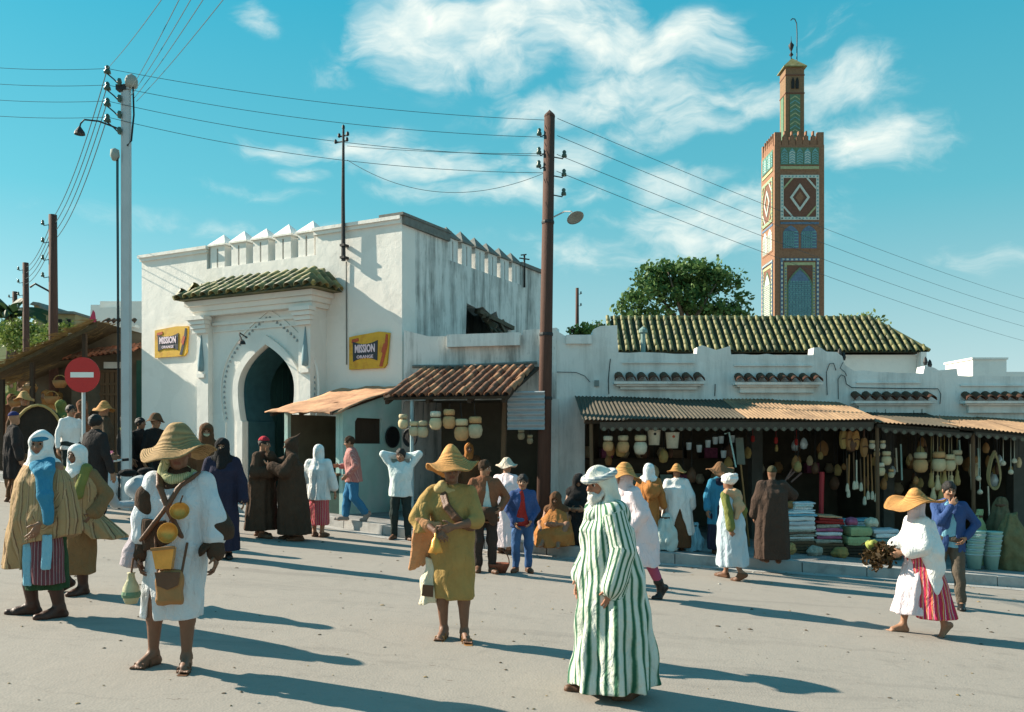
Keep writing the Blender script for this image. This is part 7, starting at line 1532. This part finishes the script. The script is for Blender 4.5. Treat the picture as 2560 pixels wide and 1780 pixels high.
for i, px in enumerate((1882, 1940, 1991)):
    t = thing('tassel', 'one of three small red tassels hung in the shop doorway', 'tassel', Pt(px, 1095 + 4 * i, 16.8), 0, 'red tassels in the shop doorway'); MB().lathe([(.004, .22), (.004, .05), (.03, .04), (.04, -.04), (.02, -.08)], 8).build('fringe', REDSW, t)
t = thing('wooden_paddle', 'long handled grey paddle leaning under the canopy by the tin cups', 'paddle', Pt(1860, 1235, 16.4)); MB().tube([(.10, 0, -.98), (0, 0, 0), (-.06, 0, .55)], .016, 6).build('handle', TANLEA, t); MB().plate([[(-.13, .55), (.02, .55), (-.02, 1.05), (-.16, 1.05)]], -.02, .01).build('blade', M('grey_wood', (.13, .13, .10), var=.3), t); MB().tube([(-.15, 0, .5), (-.28, 0, 1.15), (-.36, 0, 1.12)], .016, 6).build('rake_rod', TURQ, t)
for i, (px, py) in enumerate(((2328, 1198), (2344, 1204), (2361, 1192), (2379, 1204), (2393, 1192), (2333, 1232), (2352, 1234), (2372, 1232))):
    t = thing('hanging_gourd', 'one of the pale bottle gourds hung in two rows beside the blue jacket', 'gourd', Pt(px, py, 16.5), i, 'bottle gourds hung by the blue jacket'); MB().lathe([(.0, -.17), (.05, -.15), (.058, -.08), (.04, .0), (.028, .06), (.034, .1), (.012, .13), (.004, roof_z(px, 16.5) - Pt(px, py, 16.5).z)], 10).build('gourd', CREAM if i % 2 else GOURD, t, smooth=True)
t = thing('rope_coil', 'looped coil of pale rope hanging in the shop beyond the blue jacket', 'rope', Pt(2487, 1180, 16.4))
m = MB()
for j in range(3): m.tube([(math.sin(a) * (.08 + .012 * j) * (1.15 + .5 * math.cos(a) * -1), .015 * j, .33 * math.cos(a) + .02 * j) for a in [i * math.pi / 12 for i in range(25)]], .014, 6)
m.build('rope', M('pale_rope', (.34, .27, .13), var=.3, scale=30, bump=.8), t)
for (px, py), l in zip(((2446, 1196), (2508, 1158), (2536, 1152), (2527, 1180), (2450, 1230)), ('pale onion like ball hung beside the rope', 'small yellow ball hung past the rope', 'small yellow ball hung at the east edge', 'pale ball hung below the yellow ones', 'white flask hung below the onion ball')):
    t = thing('hanging_ball', l, 'ornament', Pt(px, py, 16.4), 0, 'small balls hung in the last shop'); MB().lathe([(0, -.05), (.04, -.035), (.05, 0), (.035, .035), (.008, .05), (.004, roof_z(px, 16.4) - Pt(px, py, 16.4).z)], 10).build('ball', PALEC, t, smooth=True)
for i, (x, y0, y1) in enumerate(((2426, 1110, 1225), (2445, 1120, 1170), (2470, 1215, 1290), (2398, 1100, 1150), (2240, 1120, 1180), (2252, 1110, 1200))): stick(Pt(x, y0, 16.8), Pt(x + 3, y1, 16.8), .016, TURQ if i % 2 else PALEC, 'hanging_stick', 'one of the thin pale poles hanging in the third shop', 'stick', 'thin pale poles in the third shop')
# trays on the kiosk corner
for (px, py, r_), l in zip(((977, 1094, .19), (1027, 1094, .15)), ('large black round tray hung on the kiosk corner', 'oval black tray hung beside the jars')):
    t = thing('metal_tray', l, 'tray', (GC + Vector((math.sin(TH), math.cos(TH), 0)) * -.41 + Vector((math.cos(TH), -math.sin(TH), 0)) * .03 + Vector((0, 0, 1.92))) if r_ > .16 else Pt(px, py, 16.9), R(62) if r_ > .16 else R(-40), 'black trays on the kiosk corner'); MB().plate([[(r_ * 1.25 * math.cos(a), r_ * 1.15 * math.sin(a)) for a in [i * math.pi / 10 for i in range(20)]]], -.02, .0).build('dish', BLACKC, t); MB().tube([(r_ * 1.25 * math.cos(a), -.025, r_ * 1.15 * math.sin(a)) for a in [i * math.pi / 10 for i in range(21)]], .014, 5).build('rim', IRON, t)
    if r_ < .16: MB().tube([(0, 0, r_ * 1.1), (0, 0, 2.55 - t.location.z)], .006, 4).build('cord', IRON, t)
# folded cloths, sacks and crates on the pavement
def soft(name, label, cat, p, size, mat, rz=0, group=None, layers=4, tiltz=0.0):
    """a pile of folded layers, each a little uneven"""
    t = thing(name, label, cat, p, R(rz), group); w, d, h = size
    for i in range(layers):
        o = MB(); n = 6; v = []; a0, z0, z1 = jit(.035), h * i / layers, h * (i + .9) / layers; ww, dd = w * (1 + jit(.13)), d * (1 + jit(.08))
        prof = [(1.0, z0 + .2 * (z1 - z0)), (.96, z0), ]
        ring = [(-ww / 2, -dd / 2), (-ww / 6, -dd / 2 - .008), (ww / 6, -dd / 2 + .006), (ww / 2, -dd / 2), (ww / 2 + .01, 0), (ww / 2, dd / 2), (0, dd / 2), (-ww / 2, dd / 2), (-ww / 2 - .01, 0)]
        K = len(ring); lev = [(.93, z0), (1.0, z0 + (z1 - z0) * .3), (1.0, z0 + (z1 - z0) * .7), (.92, z1)]
        v = [(x * s_ + a0, y * s_, z + jit(.009) + tiltz * x) for s_, z in lev for x, y in ring]; f = [(r * K + j, r * K + (j + 1) % K, (r + 1) * K + (j + 1) % K, (r + 1) * K + j) for r in range(3) for j in range(K)] + [tuple(range(3 * K, 4 * K)), tuple(range(K))[::-1]]
        o.add(v, f).build('fold', mat[i % len(mat)] if isinstance(mat, list) else mat, t, smooth=False)
    return t
def crate(label, px, py, Y, w, d, h, mat=WOOD):
    t = thing('wooden_crate', label, 'crate', Pt(px, py, Y), R(jit(5)), 'slatted crates on the pavement')
    for i in range(4):
        z = h * (i + .1) / 4; 
        for y in (-d / 2, d / 2): MB().box(-w / 2, w / 2, y - .008, y + .008, z, z + h * .2).build('slat', mat, t)
    for x in (-w / 2, w / 2):
        for i in range(3): MB().box(x - .008, x + .008, -d / 2, d / 2, h * (i + .2) / 3, h * (i + .8) / 3).build('slat', mat, t)
    MB().box(-w / 2, w / 2, -d / 2, d / 2, 0, .012).build('bottom', mat, t)
PATT = M('patterned_weave', (.32, .30, .24), var=.9, scale=26, bump=.6); LIMES = cloth('pale_green_sack', (.34, .40, .20)); MAGP = M('magenta_print', (.36, .10, .18), var=.8, scale=14)
YD = 15.95
def floor_pt(px, Y): x = (px - 1280) * Y / FPX; return Vector((x, Y, gz(x) + KH))
def roof_z(px, Y): return (2.17 if px < 2190 else 2.06 if px < 2400 else 1.93) + .24 * max(0, min(Y, 17.9) - 16.1)
CH_ = .22
for px, nm in ((1992, 'carrying the white folded cloths'), (2064, 'carrying the red folded cloth'), (2140, 'under the pale green sack'), (2208, 'behind the walker in the striped skirt')):
    p = floor_pt(px, YD); crate('slatted crate ' + nm, px, HY + (CH - p.z) * FPX / YD, YD, .5, .4, CH_, WOODDARK if px % 3 else WOOD)
p = floor_pt(2140, YD + .45); crate('tall slatted crate carrying the blue grey cloths', 2140, HY + (CH - p.z) * FPX / (YD + .45), YD + .45, .6, .4, .46, WOODDARK)
def on(px, z, dy=0.0):
    p = floor_pt(px, YD + dy); p.z += z; return p
soft('folded_cloth', 'patterned brown and cream cloths folded under the white pile', 'cloth', on(1992, CH_), (.52, .40, .20), [PATT, WHITEC, PATT, cloth('brown_print', (.16, .10, .07), .6)], 3, 'folded cloths for sale', 5)
soft('folded_cloth', 'thick white cloths folded beside the red one', 'cloth', on(1994, CH_ + .20), (.50, .40, .24), [WHITEC, GREYW], 2, 'folded cloths for sale', 3)
soft('folded_cloth', 'pale blue cloth lying on the thick white pile', 'cloth', on(1990, CH_ + .44), (.54, .42, .09), [LTBLUE, WHITEC], -3, 'folded cloths for sale', 2)
soft('folded_cloth', 'loose white and grey cloths piled highest beside the red post', 'cloth', on(2004, CH_ + .53, .02), (.36, .34, .17), [GREYW, WHITEC, PALES], 4, 'folded cloths for sale', 4)
soft('folded_cloth', 'magenta and white printed cloths beneath the red one', 'cloth', on(2066, CH_), (.46, .40, .34), [PATT, MAGP, WHITEC, MAGP, PATT], -4, 'folded cloths for sale', 5)
soft('folded_cloth', 'bright red cloth with a white fold on top', 'cloth', on(2064, CH_ + .345), (.46, .40, .15), [REDSW, REDSW, PEACH], 5, 'folded cloths for sale', 3, -.06)
soft('folded_sack', 'pale green folded sack on a crate', 'sack', on(2140, CH_, -.02), (.42, .38, .33), LIMES, 2, None, 2)
soft('folded_cloth', 'blue grey cloths behind the pale green sack', 'cloth', on(2140, .46, .45), (.60, .36, .20), [LTBLUE, GREYW, WHITEC], 0, 'folded cloths for sale', 4)
soft('folded_cloth', 'grey cloths behind the woman with the striped skirt', 'cloth', on(2208, CH_), (.46, .36, .32), [GREYW, cloth('teal_cloth', (.16, .28, .28)), WHITEC], 0, 'folded cloths for sale', 4)
def sack(name, label, p, r, h, mat, res=.014, sq=.8, cat='sack', tie=True):
    t = thing(name, label, cat, p, 0); V = Vol((-r * 1.6, -r * 1.6, -.05), (r * 1.6, r * 1.6, h * 1.2), res)
    V.loft([(.0, 0, 0, r * .9, r * sq * .9), (h * .25, 0, 0, r * 1.05, r * sq), (h * .6, 0, 0, r * .85, r * sq * .85), (h * .85, 0, 0, r * .45, r * .4), (h, .02, 0, r * .25, r * .2)], .02, fold=(7, .012, .02, r * 9)); V.crumple(.012, 24, r * 40)
    link('bag', V.mesh('bag', mat), t)
    if tie: MB().lathe([(r * .38, h * .86), (r * .42, h * .88), (r * .38, h * .9)], 10).build('tie', LEATHER, t)
    return t
pz = lambda px, Y: gz((px - 1280) * Y / FPX) + KH
sack('cloth_sack', 'pale cloth sack standing beside the orange robed back', floor_pt(1664, 14.75), .20, .62, PALES); sack('cloth_sack', 'pale blue sack at the hem of the white drape', floor_pt(1733, 15.0), .17, .48, LTBLUE)
sack('straw_sack', 'tall olive straw sack at the east end of the pavement', floor_pt(2528, 15.5), .30, 1.0, M('olive_straw', (.17, .15, .07), var=.4, scale=20, bump=.8), tie=False); sack('straw_sack', 'upright woven sack behind the stacked buckets', floor_pt(2500, 16.1), .28, 1.25, M('brown_straw', (.13, .11, .06), var=.4, scale=20, bump=.8)); sack('cloth_sack', 'light green sack behind the blue jacket', floor_pt(2446, 15.9), .17, 1.0, LIMES)
BUCK = M('pale_green_enamel', (.30, .48, .42), rough=.5, var=.2)
for c_, (px, Y) in enumerate(((2436, 15.2), (2478, 15.25))):
    for k in range(5):
        p = floor_pt(px, Y); p.z += .085 * k; p.x += .012 * k; t = thing('bucket', f'{["lowest", "second lowest", "middle", "second highest", "topmost"][k]} bucket in the pale green stack {"touching the blue jacket" if c_ == 0 else "next to the straw sack"}', 'bucket', p, jit(.4), 'stacked pale green buckets')
        MB().lathe([(.10, 0), (.135, .30), (.142, .305), (.142, .32), (.128, .315), (.095, .02)], 16).build('body', BUCK, t, smooth=True)
        MB().lathe([(.139, .24), (.147, .25), (.139, .26)], 16).build('band', TINC, t)
# basket at the feet of the young man
t = thing('shopping_basket', 'small red brown basket with hoop handle on the ground by the boy', 'basket', (Fig.__init__ and (1247 - 1280) / 183, FPX / 183, gz(-.18)), .3); MB().lathe([(.10, 0), (.15, .10), (.155, .13), (.14, .12), (.09, .02)], 16, sq=.75).build('body', M('red_brown_wicker', (.20, .06, .03), var=.4, scale=30, bump=.8), t, smooth=True)
MB().tube([(.15 * math.cos(a), 0, .12 + .2 * math.sin(a)) for a in [i * math.pi / 10 for i in range(11)]], .008, 6).build('handle', LEATHER, t)
# things carried or worn by the near figures: each stays a thing of its own
def W2(fig, p): return fig.t.matrix_basis @ Vector(p)
bpy.context.view_layer.update()
def fm(fig): return Matrix.Translation(fig.t.location) @ Matrix.Rotation(fig.t.rotation_euler.z, 4, 'Z')
def held(fig, name, label, cat, p, rz=0, group=None): return thing(name, label, cat, fm(fig) @ Vector(p), fig.t.rotation_euler.z + rz, group)
for (p, r_, tl, l) in (((.055, -.222, .985), .068, (75, -12), 'brass bowl hanging lower on the chest of the water seller'), ((.125, -.205, 1.13), .062, (62, 38), 'brass bowl hanging higher, tilted, on the chest of the water seller')):
    t = held(HATMAN, 'brass_bowl', l, 'bowl', p, 0, 'brass bowls on the water seller'); o = MB().lathe([(0, -.035), (r_ * .5, -.032), (r_ * .85, -.012), (r_, .018), (r_ * 1.06, .02), (r_ * .95, .012), (r_ * .78, -.006), (r_ * .45, -.022), (0, -.026)], 22).build('bowl', BRASS, t, smooth=True); o.rotation_euler = (R(tl[0]), 0, R(tl[1]) * .3); o.location = (0, -.03, 0)
    MB().tube([(0, -.02, r_), (.01, 0, r_ + .05)], .006, 5).build('cord', LEATHER, t)
t = held(HATMAN, 'brass_box', 'golden brass box hung above the leather pouch', 'box', (.02, -.235, .80)); MB().plate([[(-.075, .07), (.075, .085), (.055, -.06), (-.05, -.06)]], -.03, .03).build('body', BRASS, t); MB().bar((-.08, -.034, .075), (.08, -.034, .09), .02).build('lid', TANLEA, t)
t = held(HATMAN, 'leather_pouch', 'orange brown leather pouch hung at the waist of the water seller', 'pouch', (.055, -.225, .61)); V = Vol((-.16, -.1, -.16), (.16, .1, .2), .008); V.loft([(-.12, 0, 0, .085, .035), (-.09, 0, -.01, .095, .045), (.06, 0, 0, .09, .04), (.12, 0, .01, .075, .03)], .02, pw=4); V.crumple(.004, 40); link('body', V.mesh('body', TANLEA), t); MB().plate([[(-.085, .11), (.085, .11), (.07, .02), (0, -.01), (-.07, .02)]], -.058, -.046).build('flap', LEATHER, t); MB().tube([(-.08, 0, .1), (-.12, .06, .35)], .009, 6).tube([(.08, 0, .1), (.10, .06, .3)], .009, 6).build('strap', LEATHER, t)
t = held(HATMAN, 'water_flask', 'pale and green flask with a spout held low by the water seller', 'flask', (-.235, -.14, .60)); MB().lathe([(.0, -.12), (.04, -.115), (.06, -.06), (.055, .0), (.03, .05), (.022, .09), (.03, .10), (0, .1)], 14).build('body', M('pale_gourd_glaze', (.40, .37, .22), rough=.45, var=.5, scale=9), t, smooth=True); MB().tube([(0, 0, .09), (.01, .01, .2)], .008, 5).build('cord', LEATHER, t); MB().lathe([(.061, -.07), (.066, -.05), (.061, -.03)], 14).build('band', GRN, t)
t = held(BELLBOY, 'brass_bell', 'brass hand bell held at the chest of the khaki tunic', 'bell', (-.085, -.315, .88)); MB().lathe([(.062, -.075), (.066, -.07), (.045, -.02), (.036, .03), (.02, .05), (.012, .06), (.012, .09), (0, .095)], 16).lathe([(0, -.095), (.014, -.085), (.008, -.06)], 8).build('bell', BRASS, t, smooth=True); MB().tube([(0, 0, .08), (.005, .01, .15)], .012, 6).build('handle', WOOD, t)
t = held(BELLBOY, 'cloth_bag', 'pale tattered bag with lettered patch hanging at the hip of the khaki tunic', 'bag', (-.20, -.05, .52)); V = Vol((-.16, -.14, -.26), (.16, .14, .36), .009); V.loft([(-.2, 0, 0, .075, .04), (-.05, 0, 0, .08, .05), (.2, .03, 0, .045, .03)], .02, fold=(5, .012, .006, 1)); V.crumple(.008, 28); link('body', V.mesh('body', PALEC), t); MB().plate([[(-.05, -.12), (.05, -.13), (.055, -.03), (-.04, -.02)]], -.066, -.052).build('patch', LEATHER, t); MB().tube([(.02, 0, .2), (.06, .02, .55)], .012, 6).build('strap', LEATHER, t)
t = held(HERBW, 'herb_bundle', 'dark leafy bundle of herbs held under the arm of the striped skirt walker', 'herbs', (-.13, -.36, .86))
foliage('leaves', [((0, 0, 0), (.15, .12, .10)), ((-.08, -.06, -.07), (.11, .09, .10)), ((.1, .02, .04), (.09, .07, .06))], 520, .035, leafmat('dry_herb_leaf', (.018, .016, .006), (.10, .055, .02)), t, 8, .03, 1.0); MB().tube([(.0, .0, .0), (.16, .1, .06)], [.03, .012], 7).build('stalks', OLIVE, t)
t = held(HERBW, 'cabbage', 'round yellow green cabbage carried with the dark herb bundle', 'vegetable', (-.20, -.45, .95)); V = Vol((-.1, -.1, -.1), (.1, .1, .1), .008); V.ell((0, 0, 0), (.062, .062, .058)); V.crumple(.008, 60); link('head', V.mesh('head', M('cabbage_leaf', (.28, .30, .07), var=.3, scale=20)), t)
t = held(u_, 'cloth_bundle', 'round orange cloth bundle on the back of the orange robe', 'bundle', (-.10, .19, .98)); V = Vol((-.22, -.2, -.22), (.22, .2, .22), .011); V.ell((0, 0, 0), (.145, .12, .145)); V.cap((0, 0, .1), (.08, -.1, .16), .04, .03, .04); V.crumple(.012, 22); link('body', V.mesh('body', ORANGEC), t)
t = held(g6, 'checked_bundle', 'red and white checked bundle held by the person at the west edge', 'bundle', (-.02, -.24, .62), R(-40)); V = Vol((-.22, -.16, -.16), (.22, .16, .16), .012); V.ell((0, 0, 0), (.16, .09, .10)); V.crumple(.01, 26); link('body', V.mesh('body', stripes('red_white_check', [(0, (.38, .04, .05)), (.5, (.6, .52, .48))], .06, attr='su'), su=lambda p: p[:, 0] + .03 * np.sign(np.sin(p[:, 2] * 100))), t)
# scooter
sx = Pt(306, 1262, 15.6); t = thing('motor_scooter', 'pale grey motor scooter with round headlamp parked before the dark coats', 'scooter', (sx.x, 15.6, gz(sx.x)), R(-24))
SCP = M('scooter_paint', (.42, .47, .50), rough=.3, var=.12, scale=3); RUB = M('rubber', (.015, .015, .015), rough=.8)
def wheel(y):
    o = MB().lathe([(.13, -.045), (.19, -.05), (.215, -.02), (.215, .02), (.19, .05), (.13, .045)], 20, cap=False).build('wheel', RUB, t, smooth=True, loc=(0, y, .215), rot=(0, R(90), 0)); MB().lathe([(0, -.03), (.10, -.035), (.135, -.045), (.135, .045), (.10, .035), (0, .03)], 16).build('rim', TINC, o)
wheel(-.55); wheel(.62)
V = Vol((-.4, -.95, .02), (.4, 1.0, 1.2), .014); V.chain([V3(0, -.42, .92), V3(0, -.38, .70), V3(0, -.30, .40), V3(0, -.15, .24)], [.06, .10, .11, .08], .04); V.ell((0, -.33, .60), (.25, .09, .27), None, .05); V.cap((-.1, -.1, .22), (-.1, .3, .22), .06, .06, .04); V.cap((.1, -.1, .22), (.1, .3, .22), .06, .06, .04); V.ell((0, .52, .50), (.26, .42, .24), None, .06); V.ell((0, -.55, .34), (.11, .24, .14), None, .03); V.cap((0, -.55, .02), (0, -.55, .3), .10, .10, .02, 's'); V.ell((0, .62, .18), (.09, .27, .24), None, .02, 's'); link('body', V.mesh('body', SCP), t)
V = Vol((-.25, -.1, .6), (.25, .95, .95), .014); V.ell((0, .12, .78), (.13, .17, .07)); V.ell((0, .55, .80), (.13, .18, .07), None, .05); link('seat', V.mesh('seat', BLACKC), t)
MB().tube([(-.33, -.30, 1.02), (-.2, -.38, 1.0), (0, -.42, .98), (.2, -.38, 1.0), (.33, -.30, 1.02)], .02, 8).build('handlebar', TINC, t, smooth=True)
for x in (-.33, .33): MB().tube([(x, -.30, 1.02), (x * 1.25, -.24, 1.03)], .026, 8).build('grip', RUB, t)
MB().lathe([(0, -.02), (.07, -.01), (.078, .02), (.05, .10), (0, .12)], 14).build('headlight', TINC, t, smooth=True, loc=(0, -.50, .93), rot=(R(-90), 0, 0)); MB().plate([rect(-.22, .22, .95, 1.18)], -.40, -.39).build('leg_shield_bag', MAGP, t)
MB().lathe([(0, -.005), (.065, 0), (.0, .012)], 14).build('lamp_glass', M('lamp_glass', (.6, .6, .55), rough=.1, bump=0), t, loc=(0, -.525, .93), rot=(R(90), 0, 0))
# covered handcart under the shed
hp = Pt(105, 1090, 18.5); t = thing('covered_handcart', 'dark hooded handcart with a pale curved rim in the market crowd', 'handcart', (hp.x, 18.5, gz(hp.x) + .15), R(20))
o = MB(); n = 14; v = [(math.cos(math.pi * i / n) * .52, y, .75 + .98 * math.sin(math.pi * i / n)) for y in (-.5, .6) for i in range(n + 1)]; o.add(v, [(i, i + 1, n + 2 + i, n + 1 + i) for i in range(n)] + [(n + 1 + i, n + 2 + i, i + 1, i) for i in range(n)]).add([(x, y + .06, z) for x, y, z in v[:n + 1]], [tuple(range(n + 1))]); o.build('hood', cloth('dark_canvas', (.035, .028, .022)), t)
MB().tube([(math.cos(math.pi * i / n) * .53, -.5, .75 + .99 * math.sin(math.pi * i / n)) for i in range(n + 1)], .03, 6).build('hood_rim', M('pale_cane', (.36, .26, .10)), t)
MB().box(-.55, .55, -.6, .62, .52, .74).build('cart_bed', WOOD, t)
for x in (-.62, .62):
    w_ = MB().lathe([(.28, -.02), (.36, -.025), (.36, .025), (.28, .02)], 20, cap=False).build('wheel', WOOD, t, loc=(x, 0, .36), rot=(0, R(90), 0))
    for k in range(4): MB().bar((0, -.3, 0), (0, .3, 0), .03).build('spoke', WOOD, w_, rot=(0, 0, k * math.pi / 4))
# cloth and baskets heaped under the shed
for i, (px, py, l) in enumerate(((40, 1010, 'round straw basket on the shed shelf, nearest the west edge'), (75, 975, 'straw basket stacked above the handcart'), (130, 1000, 'straw basket beside the orange cloak'), (150, 960, 'small straw basket hung under the shed roof'))):
    t = thing('straw_basket', l, 'basket', Pt(px, py, 23), 0, 'straw baskets under the shed roof'); MB().lathe([(.11, -.10), (.17, .0), (.19, .09), (.17, .085), (.11, -.06)], 14).build('body', TANLEA, t, smooth=True); MB().tube([(.17 * math.cos(a), 0, .07 + .16 * math.sin(a)) for a in [q * math.pi / 8 for q in range(9)]], .014, 6).build('handle', STRAW, t)

# straw, scraps and pebbles trodden into the road and gathered at the kerb
m = MB()
for i in range(520):
    if i < 260:
        p = random.choice(fr[4:-2]); x, y = p.x + jit(.4), p.y - abs(random.gauss(0, .35)) - .05
    else: y = random.uniform(5, 14); x = random.uniform(-.6, .6) * y
    s_ = random.uniform(.008, .03) * (.7 if y < 9 else 1.2); a = random.uniform(0, 6.3); z = gz(x) + .003; k = random.uniform(.25, 1); c, sn = math.cos(a) * s_, math.sin(a) * s_; h = random.uniform(.3, 1.2) * s_ * .4
    m.m = random.choice((0, 0, 0, 1, 1, 1, 1, 2)); m.add([(x - c, y - sn, z), (x + sn * k, y - c * k, z), (x + c, y + sn, z), (x - sn * k, y + c * k, z), (x, y, z + h)], [(0, 1, 4), (1, 2, 4), (2, 3, 4), (3, 0, 4)])
tag(m.build('litter', [M('straw_scrap', (.22, .16, .08), var=.5), M('dark_dung', (.07, .05, .03), var=.5), M('paper_scrap', (.36, .34, .3), var=.3)]), kind='stuff')
# goods hanging and stacked deeper inside the shops
SHW = M('shelf_board', (.10, .07, .045), var=.4)
for (xa, xb, y, z) in ((WX(1480) - OX, WX(1880) - OX, 2.3, 1.45), (WX(1480) - OX, WX(1880) - OX, 2.35, .85), (WX(1930) - OX, WX(2220) - OX, 2.35, 1.1), (WX(2260) - OX, WX(2540) - OX, 2.35, 1.2), (WX(2260) - OX, WX(2540) - OX, 2.35, .6)):
    MB().box(xa, xb, y, y + .34, z - .03 , z).build('shelf', SHW, row)
    x = xa + .1
    while x < xb - .1:
        k = random.choice((0, 1, 2)); w_ = random.uniform(.09, .16); p = row.location + Vector((x, y + .15, z))
        if k < 2:
            t = thing('shelf_pot', 'one of the dim clay pots ranged on the shelves inside the shops', 'pot', p, 0, 'pots on the shop shelves'); MB().lathe([(w_ * .6, 0), (w_, w_ * .8), (w_ * .8, w_ * 1.5), (w_ * .5, w_ * 1.8), (w_ * .6, w_ * 2), (w_ * .45, w_ * 2)], 12).build('pot', random.choice(JM), t, smooth=True)
        else:
            t = thing('shelf_box', 'one of the dim boxes ranged on the shelves inside the shops', 'box', p, jit(.2), 'boxes on the shop shelves'); MB().box(-w_, w_, -.1, .1, 0, w_ * 1.6).build('carton', random.choice((SHW, PATT, TURQ, RUST, MAGP)), t); MB().box(-w_ - .006, w_ + .006, -.106, .106, w_ * 1.6 + .001, w_ * 1.6 + .03).build('lid', SHW, t)
        x += w_ * 2 + random.uniform(.06, .22)
for i in range(64):
    px = random.choice((random.uniform(1490, 1890), random.uniform(1930, 2220), random.uniform(2100, 2540), random.uniform(2260, 2550))); p = Pt(px, random.uniform(1105, 1215), random.uniform(16.4, 18.4))
    t = thing('hanging_bundle', 'one of the dim baskets and bundles hanging deep inside the shops', 'bundle', p, random.uniform(0, 3), 'bundles hanging inside the shops'); k = random.uniform(.5, 1.2)
    MB().lathe([(.0, -.14 * k), (.07 * k, -.12 * k), (.10 * k, -.02 * k), (.07 * k, .07 * k), (.02, .12 * k), (.0, .13 * k)], 9, sq=random.uniform(.4, 1), wob=.1).build('bundle', random.choice((GOURD, TANLEA, KHAKI, CREAM, LEATHER, TINC)), t, smooth=True); MB().tube([(0, 0, .1 * k), (0, 0, max(.2, roof_z(px, p.y) - p.z))], .006, 4).build('cord', IRON, t)

# loose heaps among the folded cloths, so that the stall is not tidy
for px, z, mt, sz, l in ((1968, .0, STRAW, .15, 'low straw basket before the white cloth pile'), (2036, .0, PATT, .13, 'patterned basket on the ground between the crates'), (2100, .0, KHAKI, .14, 'khaki bundle on the ground before the green sack'), (2178, .56, PALEC, .12, 'pale basket set on the grey cloths'), (2128, .56, MAGP, .11, 'printed bundle lying on the green sack'), (1975, .78, TANLEA, .10, 'small leather bundle on the white pile')):
    p = floor_pt(px, YD - (.38 if z == 0 else 0)); p.z += z; t = thing('goods_basket' if 'basket' in l else 'goods_bundle', l, 'basket' if 'basket' in l else 'bundle', p, jit(1)); V = Vol((-sz * 1.5, -sz * 1.5, -.02), (sz * 1.5, sz * 1.5, sz * 1.6), .014); V.loft([(0, 0, 0, sz * .8, sz * .7), (sz * .5, 0, 0, sz * 1.1, sz), (sz * 1.1, .01, 0, sz * .8, sz * .7), (sz * 1.3, .02, 0, sz * .4, sz * .35)], .02, fold=(6, .008, .008, px)); V.crumple(.01, 30, px); link('body', V.mesh('body', mt), t)
